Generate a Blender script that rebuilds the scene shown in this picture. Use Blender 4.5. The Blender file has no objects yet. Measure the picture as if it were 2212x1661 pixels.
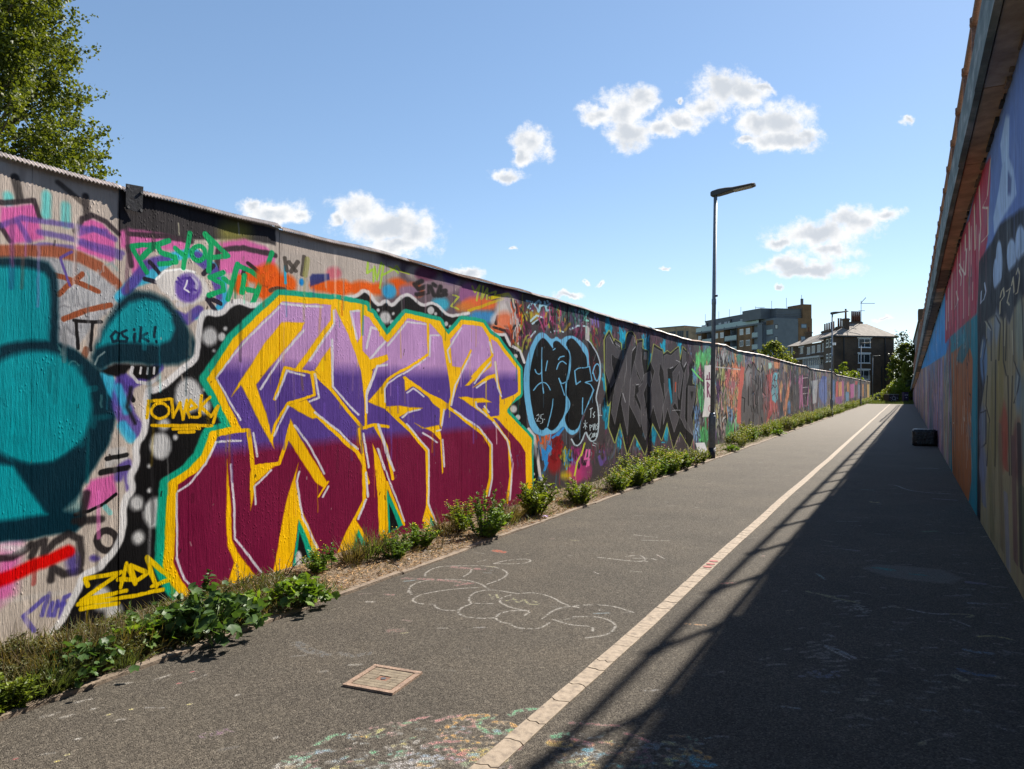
import bpy, bmesh, math, random
import numpy as np
from mathutils import Vector, Matrix

R = math.radians
random.seed(7)
rng = np.random.default_rng(7)
SC = bpy.context.scene
COL = SC.collection

# ------------------------------------------------------------------ camera, sky, sun, exposure
F, U0, V0 = 1600.0, 1106.0, 830.5            # focal length / centre, in pixels of a 2212 px wide frame
HC = 1.30                                     # eye height
ALPHA = math.atan((1957 - U0) / F)            # camera looks this far left of the path's direction (+Y)
PITCH = math.atan((842 - V0) / F)
cam = bpy.data.cameras.new('camera')
cam.sensor_width = 36
cam.lens = 36 * F / 2212
cam.clip_start = 0.05
cam.clip_end = 6000
camo = bpy.data.objects.new('camera', cam)
COL.objects.link(camo)
camo.location = (0, 0, HC)
camo.rotation_euler = (R(90) + PITCH, 0, ALPHA)
SC.camera = camo

SUN_AZ, SUN_EL = R(19.0), R(43.0)             # azimuth right of +Y, elevation
SKY_STRENGTH = 0.104
EXPOSURE = 1.3
SC.view_settings.view_transform = 'Standard'
SC.view_settings.look = 'None'
SC.view_settings.exposure = EXPOSURE
SC.view_settings.gamma = 1.0
SC.view_settings.use_curve_mapping = False

CLOUDS = [  # cx, cy, rx, ry in the 2212 px frame, turned into directions below
    (1290, 247, 42, 26), (1345, 240, 55, 50), (1388, 212, 42, 36), (1362, 285, 58, 38), (1425, 280, 48, 24), (1480, 258, 55, 22),
    (1562, 192, 68, 50), (1608, 200, 55, 34), (1532, 232, 50, 28), (1645, 188, 30, 12),
    (1684, 262, 74, 52), (1640, 262, 48, 40), (1690, 300, 92, 24), (1748, 288, 38, 20), (1612, 300, 22, 14),
    (1145, 310, 46, 40), (1130, 336, 30, 22), (1098, 379, 38, 16),
    (1765, 508, 92, 34), (1850, 478, 62, 38), (1912, 466, 42, 16), (1690, 522, 46, 16), (1800, 545, 62, 22), (1740, 580, 118, 20), (1700, 570, 50, 28),
    (595, 457, 72, 24), (552, 446, 30, 15), (645, 466, 30, 16),
    (780, 455, 60, 38), (835, 490, 112, 44), (893, 505, 62, 42), (728, 474, 24, 20), (860, 532, 84, 28),
    (1010, 588, 42, 13), (1107, 538, 14, 5), (1437, 582, 12, 4), (1958, 262, 20, 10), (1225, 636, 24, 9), (1297, 612, 13, 6),
    (1258, 604, 11, 5), (1910, 690, 24, 5), (1467, 215, 13, 9), (1690, 620, 12, 5)]

W = bpy.data.worlds.new('World')
SC.world = W
W.use_nodes = True
wn, wl = W.node_tree.nodes, W.node_tree.links
wn.clear()


def N(t, **kw):
    n = wn.new(t)
    for k, v in kw.items():
        setattr(n, k, v)
    return n


def M2(op, a, b=None, clamp=False):
    n = N('ShaderNodeMath', operation=op, use_clamp=clamp)
    for i, x in enumerate((a, b)):
        if x is None:
            continue
        if isinstance(x, (int, float)):
            n.inputs[i].default_value = x
        else:
            wl.new(x, n.inputs[i])
    return n.outputs[0]


sky = N('ShaderNodeTexSky', sky_type='NISHITA')
sky.sun_disc = False
sky.sun_elevation = SUN_EL
sky.sun_rotation = SUN_AZ
sky.air_density = 0.82
sky.dust_density = 0.12
sky.ozone_density = 2.0
sky.altitude = 30
bgs = N('ShaderNodeBackground')
gam = N('ShaderNodeGamma')                    # the camera's compressed highlights, over the whole sky alike
gam.inputs[1].default_value = 0.74
wl.new(sky.outputs[0], gam.inputs[0])
hsk = N('ShaderNodeHueSaturation')
hsk.inputs['Saturation'].default_value = 1.16
wl.new(gam.outputs[0], hsk.inputs['Color'])
wl.new(hsk.outputs[0], bgs.inputs[0])
bgs.inputs[1].default_value = SKY_STRENGTH
tc = N('ShaderNodeTexCoord')
sep = N('ShaderNodeSeparateXYZ')
wl.new(tc.outputs['Generated'], sep.inputs[0])
sx, sy, sz = sep.outputs
ca, sa = math.cos(ALPHA), math.sin(ALPHA)
xr = M2('ADD', M2('MULTIPLY', sx, ca), M2('MULTIPLY', sy, sa))
yr = M2('ADD', M2('MULTIPLY', sx, -sa), M2('MULTIPLY', sy, ca))
front = M2('GREATER_THAN', yr, 0.05)
yc = M2('MAXIMUM', yr, 0.05)
gx, gz = M2('DIVIDE', xr, yc), M2('DIVIDE', sz, yc)
comb = N('ShaderNodeCombineXYZ')
wl.new(gx, comb.inputs[0])
wl.new(gz, comb.inputs[1])


def wnoise(vec, scale, detail, rough=0.55, out=0):
    n = N('ShaderNodeTexNoise')
    n.inputs['Scale'].default_value = scale
    n.inputs['Detail'].default_value = detail
    n.inputs['Roughness'].default_value = rough
    wl.new(vec, n.inputs['Vector'])
    return n.outputs[out]


def VM(op, a, b):
    n = N('ShaderNodeVectorMath', operation=op)
    for i, x in enumerate((a, b)):
        if isinstance(x, tuple):
            n.inputs[i].default_value = x
        elif x is not None:
            wl.new(x, n.inputs[i])
    return n


warp = VM('MULTIPLY', VM('SUBTRACT', wnoise(comb.outputs[0], 26, 5, 0.6, 1), (0.5, 0.5, 0.5)).outputs[0], (0.05, 0.038, 0.0)).outputs[0]
q = VM('ADD', comb.outputs[0], warp).outputs[0]
field = None
for (cx, cy, rx, ry) in CLOUDS:
    c = ((cx - U0) / F, (842 - cy) / F, 0)
    k = (F / rx, F / ry, 0)
    v = VM('MULTIPLY', VM('SUBTRACT', q, c).outputs[0], k).outputs[0]
    l = VM('LENGTH', v, None).outputs['Value']
    e = M2('SUBTRACT', 1.12, l)
    field = e if field is None else M2('MAXIMUM', field, e)
nz = wnoise(comb.outputs[0], 46, 10, 0.7)
dens = M2('ADD', field, M2('MULTIPLY', M2('SUBTRACT', nz, 0.52), 1.7))
mr = N('ShaderNodeMapRange', interpolation_type='SMOOTHSTEP')
mr.inputs[1].default_value = -0.16
mr.inputs[2].default_value = 0.62
wl.new(dens, mr.inputs[0])
alpha = M2('MULTIPLY', mr.outputs[0], front)
core = N('ShaderNodeMapRange', interpolation_type='SMOOTHSTEP')
core.inputs[1].default_value = 0.35
core.inputs[2].default_value = 1.15
n2 = wnoise(VM('ADD', comb.outputs[0], (0.013, 0.011, 0)).outputs[0], 22, 5, 0.55)
wl.new(M2('ADD', field, M2('MULTIPLY', M2('SUBTRACT', n2, 0.45), 1.6)), core.inputs[0])
cm = N('ShaderNodeMix', data_type='RGBA')
wl.new(M2('MULTIPLY', core.outputs[0], 0.9), cm.inputs[0])
cm.inputs[6].default_value = (1.0, 1.0, 1.0, 1)
cm.inputs[7].default_value = (0.58, 0.63, 0.70, 1)
bgc = N('ShaderNodeBackground')
wl.new(cm.outputs[2], bgc.inputs[0])
bgc.inputs[1].default_value = 0.43
mixs = N('ShaderNodeMixShader')
wl.new(alpha, mixs.inputs[0])
wl.new(bgs.outputs[0], mixs.inputs[1])
wl.new(bgc.outputs[0], mixs.inputs[2])
wo = N('ShaderNodeOutputWorld')
wl.new(mixs.outputs[0], wo.inputs[0])

sl = bpy.data.lights.new('sun', 'SUN')
sl.energy = 5.0
sl.angle = R(0.55)
sl.color = (1.0, 0.93, 0.82)
so = bpy.data.objects.new('sun', sl)
COL.objects.link(so)
sdir = Vector((math.sin(SUN_AZ) * math.cos(SUN_EL), math.cos(SUN_AZ) * math.cos(SUN_EL), math.sin(SUN_EL)))
so.rotation_euler = sdir.to_track_quat('Z', 'Y').to_euler()
so.location = (5, 10, 12)

# ------------------------------------------------------------------ pixel <-> place
WX = -3.83       # face of the left hoarding
RX = 0.64        # face of the right wall
KX = -3.14       # kerb line
CR = {  # crops of the photograph (full pixels) and their shown width
    'C0': (0, 0, 4096, 2212), 'C1': (0, 500, 1100, 1661), 'C2': (0, 1500, 1100, 1305), 'C3': (600, 1000, 1000, 1186),
    'C4': (1300, 1000, 900, 1246), 'C5': (2000, 1100, 1000, 1846), 'C6': (2700, 1150, 1000, 2212), 'C9': (2900, 1350, 600, 2212),
    'M': (2750, 1200, 500, 2212), 'H': (3250, 1200, 400, 1476), 'R1': (3500, 0, 596, 990), 'R2': (3500, 900, 596, 990),
    'R3': (3300, 1700, 796, 961), 'G4': (1100, 1900, 1600, 2212), 'G5': (0, 2300, 1300, 2212), 'G6': (2200, 2000, 1300, 2007),
    'Z1': (3350, 1550, 350, 2212), 'L6': (2750, 1650, 300, 1993), 'Z7': (3500, 1250, 250, 923), 'W': (2400, 1280, 450, 1311), 'B2': (2050, 1180, 400, 992), 'T': (2720, 1350, 300, 1107)}


def ov(crop, p):
    x0, y0, w, sw = CR[crop]
    k = w / sw
    return ((x0 + p[0] * k) / 1.851718, (y0 + p[1] * k) / 1.851718)


def cscale(crop):
    x0, y0, w, sw = CR[crop]
    return w / sw / 1.851718


_cr = Vector((ca, sa, 0))
_cf = Vector((-sa, ca, 0))
_fw = _cf * math.cos(PITCH) + Vector((0, 0, math.sin(PITCH)))
_up = Vector((0, 0, math.cos(PITCH))) - _cf * math.sin(PITCH)
EYE = Vector((0, 0, HC))


def ray(u, v):
    return _cr * ((u - U0) / F) + _fw - _up * ((v - V0) / F)


def on_x(u, v, X):
    r = ray(u, v)
    t = X / r.x
    return (r.y * t, HC + r.z * t)          # (s, z)


def on_z(u, v, Z=0.0):
    r = ray(u, v)
    t = (Z - HC) / r.z
    return Vector((r.x * t, r.y * t, Z))


def at_d(u, v, d):                            # point at camera depth d
    r = ray(u, v)
    return EYE + r * (d / r.dot(_cf))


class VPlane:                                 # a vertical plane through two pixels' columns at given depths
    def __init__(self, crop, xa, da, xb, db):
        self.c = crop
        self.A = at_d(ov(crop, (xa, 0))[0], 842, da)
        self.B = at_d(ov(crop, (xb, 0))[0], 842, db)
        self.A.z = self.B.z = 0
        self.dir = (self.B - self.A)
        self.L = self.dir.length
        self.dir.normalize()
        self.n = Vector((self.dir.y, -self.dir.x, 0))
        if self.n.dot(EYE - self.A) < 0:
            self.n = -self.n

    def tz(self, x, y, off=0.0):
        u, v = ov(self.c, (x, y))
        r = ray(u, v)
        A = self.A + self.n * off
        t = (A - EYE).dot(self.n) / r.dot(self.n)
        P = EYE + r * t
        return ((P - A).dot(self.dir), P.z)

    def P(self, t, z, off=0.0):
        return self.A + self.dir * t + self.n * off + Vector((0, 0, z))


# ------------------------------------------------------------------ object helpers
def tag(o, label=None, cat=None, group=None, kind=None):
    for k, v in (('label', label), ('category', cat), ('group', group), ('kind', kind)):
        if v:
            o[k] = v
    return o


def empty(name, loc=(0, 0, 0), rz=0.0):
    o = bpy.data.objects.new(name, None)
    COL.objects.link(o)
    o.location = loc
    o.rotation_euler = (0, 0, rz)
    o.empty_display_size = 0.2
    return o


def link(name, me, mat=None, parent=None, smooth=False):
    if mat is not None:
        for m in (mat if isinstance(mat, (list, tuple)) else [mat]):
            me.materials.append(m)
    if smooth:
        me.polygons.foreach_set('use_smooth', [True] * len(me.polygons))
    o = bpy.data.objects.new(name, me)
    COL.objects.link(o)
    if parent is not None:
        o.parent = parent
        o.matrix_parent_inverse = Matrix.Translation(-Vector(parent.location)) if parent.rotation_euler.z == 0 else \
            (Matrix.Translation(Vector(parent.location)) @ Matrix.Rotation(parent.rotation_euler.z, 4, 'Z')).inverted()
    return o


class MB:                                     # mesh builder
    def __init__(self):
        self.v, self.f, self.mi = [], [], []

    def add(self, vs, fs, mi=0):
        b = len(self.v)
        self.v += [tuple(x) for x in vs]
        self.f += [tuple(b + i for i in f) for f in fs]
        self.mi += [mi] * len(fs)
        return self

    def box(self, x0, x1, y0, y1, z0, z1, mi=0):
        vs = [(x, y, z) for z in (z0, z1) for y in (y0, y1) for x in (x0, x1)]
        return self.add(vs, [(0, 2, 3, 1), (4, 5, 7, 6), (0, 1, 5, 4), (2, 6, 7, 3), (0, 4, 6, 2), (1, 3, 7, 5)], mi)

    def hexa(self, b4, t4, mi=0):             # bottom ring, top ring (both counter-clockwise from above)
        return self.add(list(b4) + list(t4), [(3, 2, 1, 0), (4, 5, 6, 7), (0, 1, 5, 4), (1, 2, 6, 5), (2, 3, 7, 6), (3, 0, 4, 7)], mi)

    def tube(self, pts, rad, n=8, cap=True, mi=0):
        pts = [Vector(p) for p in pts]
        rads = rad if isinstance(rad, (list, tuple)) else [rad] * len(pts)
        b = len(self.v)
        for i, p in enumerate(pts):
            d = (pts[min(i + 1, len(pts) - 1)] - pts[max(i - 1, 0)])
            d = d.normalized() if d.length > 1e-9 else Vector((0, 0, 1))
            a = d.cross(Vector((0, 0, 1)) if abs(d.z) < 0.9 else Vector((1, 0, 0))).normalized()
            c = d.cross(a)
            for k in range(n):
                w = 2 * math.pi * k / n
                self.v.append(tuple(p + (a * math.cos(w) + c * math.sin(w)) * rads[i]))
        for i in range(len(pts) - 1):
            for k in range(n):
                k2 = (k + 1) % n
                self.f.append((b + i * n + k, b + i * n + k2, b + (i + 1) * n + k2, b + (i + 1) * n + k))
                self.mi.append(mi)
        if cap:
            self.f += [tuple(b + k for k in range(n)), tuple(b + (len(pts) - 1) * n + k for k in reversed(range(n)))]
            self.mi += [mi, mi]
        return self

    def mesh(self, name):
        me = bpy.data.meshes.new(name)
        me.from_pydata(self.v, [], self.f)
        if any(self.mi):
            me.polygons.foreach_set('material_index', self.mi)
        me.update()
        return me

    def fixn(self, me):
        bm = bmesh.new()
        bm.from_mesh(me)
        bmesh.ops.recalc_face_normals(bm, faces=bm.faces)
        bm.to_mesh(me)
        bm.free()

    def build(self, name, mat=None, parent=None, smooth=False, recalc=True):
        me = self.mesh(name)
        if recalc:
            self.fixn(me)
        return link(name, me, mat, parent, smooth)


def np_mesh(name, V, Fq):                     # fast mesh from arrays; Fq: (n,k) faces of equal size
    me = bpy.data.meshes.new(name)
    V = np.asarray(V, np.float32)
    Fq = np.asarray(Fq, np.int32)
    n, k = Fq.shape
    me.vertices.add(len(V))
    me.vertices.foreach_set('co', V.ravel())
    me.loops.add(n * k)
    me.loops.foreach_set('vertex_index', Fq.ravel())
    me.polygons.add(n)
    me.polygons.foreach_set('loop_start', np.arange(0, n * k, k, dtype=np.int32))
    me.polygons.foreach_set('loop_total', np.full(n, k, np.int32))
    me.update(calc_edges=True)
    return me


# ------------------------------------------------------------------ materials
class NT:
    def __init__(self, name):
        self.m = bpy.data.materials.new(name)
        self.m.use_nodes = True
        self.n = self.m.node_tree.nodes
        self.l = self.m.node_tree.links
        self.b = self.n['Principled BSDF']
        self.co = None

    def new(self, t, **kw):
        x = self.n.new(t)
        for k, v in kw.items():
            setattr(x, k, v)
        return x

    def obj(self):
        if self.co is None:
            g = self.new('ShaderNodeNewGeometry')
            self.co = g.outputs['Position']
        return self.co

    def map(self, scale, vec=None):
        m = self.new('ShaderNodeMapping')
        self.l.new(vec or self.obj(), m.inputs[0])
        m.inputs['Scale'].default_value = scale
        return m.outputs[0]

    def noise(self, scale, detail=4, rough=0.55, vec=None, out=0):
        x = self.new('ShaderNodeTexNoise')
        x.inputs['Scale'].default_value = scale
        x.inputs['Detail'].default_value = detail
        x.inputs['Roughness'].default_value = rough
        self.l.new(vec or self.obj(), x.inputs['Vector'])
        return x.outputs[out]

    def voro(self, scale, vec=None, out='Distance', feature='F1'):
        x = self.new('ShaderNodeTexVoronoi', feature=feature)
        x.inputs['Scale'].default_value = scale
        self.l.new(vec or self.obj(), x.inputs['Vector'])
        return x.outputs[out]

    def ramp(self, fac, stops, interp='LINEAR'):
        x = self.new('ShaderNodeValToRGB')
        e = x.color_ramp.elements
        while len(e) > len(stops):
            e.remove(e[-1])
        while len(e) < len(stops):
            e.new(0.5)
        x.color_ramp.interpolation = interp
        for i, (p, c) in enumerate(stops):
            e[i].position = p
            e[i].color = (*c, 1) if len(c) == 3 else c
        self.l.new(fac, x.inputs[0])
        return x.outputs[0]

    def rng(self, v, a, b, c=0.0, d=1.0, smooth=True):
        x = self.new('ShaderNodeMapRange', interpolation_type='SMOOTHSTEP' if smooth else 'LINEAR')
        for i, k in enumerate((a, b, c, d)):
            x.inputs[i + 1].default_value = k
        self.l.new(v, x.inputs[0])
        return x.outputs[0]

    def mix(self, fac, a, b, mode='MIX'):
        x = self.new('ShaderNodeMix', data_type='RGBA', blend_type=mode)
        for i, k in ((0, fac), (6, a), (7, b)):
            if isinstance(k, (int, float)):
                x.inputs[i].default_value = k
            elif isinstance(k, tuple):
                x.inputs[i].default_value = (*k, 1) if len(k) == 3 else k
            else:
                self.l.new(k, x.inputs[i])
        return x.outputs[2]

    def math(self, op, a, b=None, clamp=False):
        n = self.new('ShaderNodeMath', operation=op, use_clamp=clamp)
        for i, x in enumerate((a, b)):
            if x is None:
                continue
            if isinstance(x, (int, float)):
                n.inputs[i].default_value = x
            else:
                self.l.new(x, n.inputs[i])
        return n.outputs[0]

    def set(self, **kw):
        for k, v in kw.items():
            s = self.b.inputs[k.replace('_', ' ')]
            if isinstance(v, (int, float)):
                s.default_value = v
            elif isinstance(v, tuple):
                s.default_value = (*v, 1) if len(v) == 3 else v
            else:
                self.l.new(v, s)
        return self

    def bump(self, h, strength=0.5, dist=0.01, prev=None):
        x = self.new('ShaderNodeBump')
        x.inputs['Strength'].default_value = strength
        x.inputs['Distance'].default_value = dist
        self.l.new(h, x.inputs['Height'])
        if prev is not None:
            self.l.new(prev, x.inputs['Normal'])
        self.l.new(x.outputs[0], self.b.inputs['Normal'])
        return x.outputs[0]


def simple(name, col, rough=0.7, var=0.25, scale=6.0, metal=0.0, bump=0.0, bscale=40.0, spec=0.5):
    t = NT(name)
    c2 = tuple(x * (1 - var) for x in col)
    c3 = tuple(min(1, x * (1 + var)) for x in col)
    nn = t.noise(scale, 5, 0.6)
    t.set(Base_Color=t.ramp(nn, [(0.3, c2), (0.7, c3)]), Roughness=rough, Metallic=metal)
    t.b.inputs['Specular IOR Level'].default_value = spec
    if bump:
        t.bump(t.noise(bscale, 4), bump, 0.01)
    return t.m


def lin(r, g, b):
    f = lambda x: (x / 255 / 12.92) if x <= 10 else (((x / 255) + 0.055) / 1.055) ** 2.4
    return (f(r), f(g), f(b))


def leafmat(name, c1, c2, c3=None, trans=0.4, rough=0.5):
    t = NT(name)
    nn = t.noise(9.0, 3, 0.6)
    wn_ = t.new('ShaderNodeTexWhiteNoise', noise_dimensions='3D')
    sn = t.new('ShaderNodeVectorMath', operation='SNAP')
    t.l.new(t.obj(), sn.inputs[0])
    sn.inputs[1].default_value = (0.05, 0.05, 0.05)
    t.l.new(sn.outputs[0], wn_.inputs['Vector'])
    f = t.math('ADD', t.math('MULTIPLY', nn, 0.6), t.math('MULTIPLY', wn_.outputs['Value'], 0.4))
    col = t.ramp(f, [(0.25, c1), (0.6, c2), (0.85, c3 or c2)])
    t.set(Base_Color=col, Roughness=rough)
    t.b.inputs['Specular IOR Level'].default_value = 0.35
    tr = t.new('ShaderNodeBsdfTranslucent')
    lc = t.mix(1.0, col, (1.35, 1.25, 0.6), 'MULTIPLY')
    t.l.new(lc, tr.inputs[0])
    ms = t.new('ShaderNodeMixShader')
    ms.inputs[0].default_value = trans
    t.l.new(t.b.outputs[0], ms.inputs[1])
    t.l.new(tr.outputs[0], ms.inputs[2])
    t.l.new(ms.outputs[0], t.n['Material Output'].inputs[0])
    return t.m


# ------------------------------------------------------------------ paint: every mark is laid on a canvas in metres of its surface
def vnoise(h, w, ch, cw, seed):
    g = np.random.default_rng(seed).random((ch + 2, cw + 2)).astype(np.float32)
    y = np.linspace(0, ch, h, dtype=np.float32)
    x = np.linspace(0, cw, w, dtype=np.float32)
    yi, xi = y.astype(int), x.astype(int)
    fy, fx = y - yi, x - xi
    fy, fx = fy * fy * (3 - 2 * fy), fx * fx * (3 - 2 * fx)
    a = g[yi][:, xi] * (1 - fx) + g[yi][:, xi + 1] * fx
    b = g[yi + 1][:, xi] * (1 - fx) + g[yi + 1][:, xi + 1] * fx
    return a * (1 - fy)[:, None] + b * fy[:, None]


class Canvas:
    def __init__(self, s0, s1, z0, z1, kx, kz, base, mapper, wob=0.006, seed=1):
        self.s0, self.z0, self.kx, self.kz = s0, z0, kx, kz
        self.w, self.h = int((s1 - s0) * kx), int((z1 - z0) * kz)
        self.s1, self.z1 = s0 + self.w / kx, z0 + self.h / kz
        self.a = np.empty((self.h, self.w, 3), np.float32)
        self.a[:] = np.array(base, np.float32) / 255
        self.al = np.zeros((self.h, self.w), np.float32)
        self.map = mapper
        cw, ch = int((s1 - s0) / 0.16), int((z1 - z0) / 0.16)
        self.dx = (vnoise(self.h, self.w, ch, cw, seed) - 0.5) * 2 * wob
        self.dz = (vnoise(self.h, self.w, ch, cw, seed + 1) - 0.5) * 2 * wob
        cw, ch = int((s1 - s0) / 0.028), int((z1 - z0) / 0.028)
        self.dx += (vnoise(self.h, self.w, ch, cw, seed + 5) - 0.5) * wob * .8
        self.dz += (vnoise(self.h, self.w, ch, cw, seed + 6) - 0.5) * wob * .8
        self.spk = vnoise(self.h, self.w, int((z1 - z0) / 0.012), int((s1 - s0) / 0.012), seed + 2)

    def m(self, crop, pts):
        return np.array([self.map(*ov(crop, p)) for p in pts], np.float32)

    def win(self, P, pad):
        x0 = max(0, int((P[:, 0].min() - pad - self.s0) * self.kx) - 1)
        x1 = min(self.w, int((P[:, 0].max() + pad - self.s0) * self.kx) + 2)
        y0 = max(0, int((P[:, 1].min() - pad - self.z0) * self.kz) - 1)
        y1 = min(self.h, int((P[:, 1].max() + pad - self.z0) * self.kz) + 2)
        return x0, x1, y0, y1

    def grid(self, wn_):
        x0, x1, y0, y1 = wn_
        X = self.s0 + (np.arange(x0, x1, dtype=np.float32)[None, :] + 0.5) / self.kx + self.dx[y0:y1, x0:x1]
        Z = self.z0 + (np.arange(y0, y1, dtype=np.float32)[:, None] + 0.5) / self.kz + self.dz[y0:y1, x0:x1]
        return X, Z

    def lay(self, wn_, cov, color, Z=None):
        x0, x1, y0, y1 = wn_
        c = color(Z) if callable(color) else np.array(color, np.float32) / 255
        A = cov[..., None]
        self.a[y0:y1, x0:x1] = self.a[y0:y1, x0:x1] * (1 - A) + c * A
        self.al[y0:y1, x0:x1] = np.maximum(self.al[y0:y1, x0:x1], cov)

    @staticmethod
    def segd(X, Z, P, close, k=1.0):
        d = None
        n = len(P)
        for i in range(n if close else n - 1):
            ax, az = P[i]
            bx, bz = P[(i + 1) % n]
            ex, ez = (bx - ax) * k, bz - az
            L = ex * ex + ez * ez + 1e-12
            px, pz = (X - ax) * k, Z - az
            t = np.clip((px * ex + pz * ez) / L, 0, 1)
            q_ = (px - t * ex) ** 2 + (pz - t * ez) ** 2
            d = q_ if d is None else np.minimum(d, q_)
        return np.sqrt(d)

    def poly(self, crop, pts, color, alpha=1.0, soft=0.008, metric=False, clip=None):
        P = np.array(pts, np.float32) if metric else self.m(crop, pts)
        wn_ = self.win(P, soft)
        if wn_[1] <= wn_[0] or wn_[3] <= wn_[2]:
            return
        X, Z = self.grid(wn_)
        ins = np.zeros(X.shape, bool)
        n = len(P)
        for i in range(n):
            ax, az = P[i]
            bx, bz = P[(i + 1) % n]
            if az == bz:
                continue
            c = (Z < az) != (Z < bz)
            ins ^= c & (X < (bx - ax) * (Z - az) / (bz - az) + ax)
        d = self.segd(X, Z, P, True)
        sd = np.where(ins, d, -d)
        cov = np.clip(0.5 + sd / (2 * soft), 0, 1) * alpha
        self.lay(wn_, cov.astype(np.float32), color, Z)

    def line(self, crop, pts, wpx, color, alpha=1.0, softpx=None, close=False, metric=False, wm=None, grain=0.0, taper=False):
        P = np.array(pts, np.float32) if metric else self.m(crop, pts)
        if metric or wm:
            k, hw = 1.0, (wm or wpx) / 2
            sf = softpx if (softpx and metric) else max(hw * 0.18, 0.004)
            pad = hw + sf
        else:
            cu = ov(crop, pts[len(pts) // 2])
            cs = cscale(crop)
            a = self.map(cu[0] - 2, cu[1])
            b = self.map(cu[0] + 2, cu[1])
            c = self.map(cu[0], cu[1] - 2)
            e = self.map(cu[0], cu[1] + 2)
            ks = max(abs(b[0] - a[0]) / 4, 1e-6)
            kz = max(abs(c[1] - e[1]) / 4, 1e-6)
            k = kz / ks
            hw = wpx * cs * kz / 2
            sf = (softpx if softpx is not None else wpx * 0.12) * cs * kz
            sf = max(sf, 0.0025)
            pad = (hw + sf) / min(k, 1.0)
        wn_ = self.win(P, pad)
        if wn_[1] <= wn_[0] or wn_[3] <= wn_[2]:
            return
        X, Z = self.grid(wn_)
        d = self.segd(X, Z, P, close, k)
        cov = np.clip(0.5 + (hw - d) / (2 * sf), 0, 1)
        cov = cov * cov * (3 - 2 * cov) * alpha
        if grain:
            x0, x1, y0, y1 = wn_
            cov = cov * np.clip((self.spk[y0:y1, x0:x1] - grain) * 4, 0, 1)
        self.lay(wn_, cov.astype(np.float32), color, Z)

    def ell(self, crop, c, rx, ry, color, alpha=1.0, soft=0.008, rot=0.0):
        pts = []
        for i in range(18):
            a = 2 * math.pi * i / 18
            x, y = rx * math.cos(a), ry * math.sin(a)
            pts.append((c[0] + x * math.cos(rot) - y * math.sin(rot), c[1] + x * math.sin(rot) + y * math.cos(rot)))
        self.poly(crop, pts, color, alpha, soft)

    def ring(self, crop, c, rx, ry, w, color, alpha=1.0):
        pts = [(c[0] + rx * math.cos(2 * math.pi * i / 16), c[1] + ry * math.sin(2 * math.pi * i / 16)) for i in range(16)]
        self.line(crop, pts, w, color, alpha, close=True)

    def image(self, name, with_alpha=False):
        im = bpy.data.images.new(name, self.w, self.h, alpha=with_alpha)
        px = np.ones((self.h, self.w, 4), np.float32)
        px[..., :3] = np.clip(self.a, 0, 1)
        if with_alpha:
            px[..., 3] = self.al
        im.pixels.foreach_set(px.ravel())
        im.update()
        im.pack()
        return im

# ------------------------------------------------------------------ left hoarding: its paint
def wmap(u, v):
    return on_x(u, v, WX)


SPLIT = wmap(1483.6, 800)[0]
NEAR = Canvas(-2.4, SPLIT, -0.1, 2.75, 290, 290, (186, 174, 165), wmap, 0.006, 11)
K = NEAR
BLK, WHT = (16, 15, 17), (214, 212, 214)
YEL, TEA, TEAD, TUR = (240, 186, 6), (34, 158, 130), (0, 38, 52), (0, 138, 150)
PNK, PUR, ORG, GRN, CYA = (206, 104, 164), (86, 70, 150), (226, 92, 34), (0, 158, 92), (64, 172, 208)
LIL, PRP, MAR = (184, 144, 194), (88, 66, 140), (112, 28, 60)


def smooth(pts, n=2, close=False):
    P = [np.array(p, float) for p in pts]
    for _ in range(n):
        Q = [] if close else [P[0]]
        for i in range(len(P) if close else len(P) - 1):
            a, b = P[i], P[(i + 1) % len(P)]
            Q += [a * .75 + b * .25, a * .25 + b * .75]
        P = Q if close else Q + [P[-1]]
    return [tuple(p) for p in P]


def scatter_marks(K, s0, s1, z0, z1, n, cols, wmin, wmax, rnd, alpha=(0.35, 0.9), vert=0.5, Lr=(0.08, 0.5)):
    for _ in range(n):
        s, z = rnd.uniform(s0, s1), rnd.uniform(z0, z1)
        L = rnd.uniform(*Lr)
        a = math.pi / 2 + rnd.gauss(0, 0.35) if rnd.random() < vert else rnd.uniform(0, math.pi)
        pts, x, y = [], s, z
        for i in range(4):
            pts.append((x, y))
            x += math.cos(a) * L / 3
            y += math.sin(a) * L / 3
            a += rnd.gauss(0, 0.6)
        w = rnd.uniform(wmin, wmax)
        K.line(None, pts, w, rnd.choice(cols), rnd.uniform(*alpha), softpx=w * rnd.uniform(0.1, 0.5), metric=True)


def scrawl(K, s, z, size, n, col, w, rnd, alpha=0.9):      # an unreadable hand tag
    x = s
    for i in range(n):
        pts = [(x + rnd.uniform(-.1, .5) * size, z + rnd.uniform(-.1, 1.1) * size) for _ in range(rnd.choice((3, 4, 5)))]
        K.line(None, pts, w, col, alpha, softpx=w * 0.2, metric=True)
        x += size * rnd.uniform(0.45, 0.7)


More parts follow.
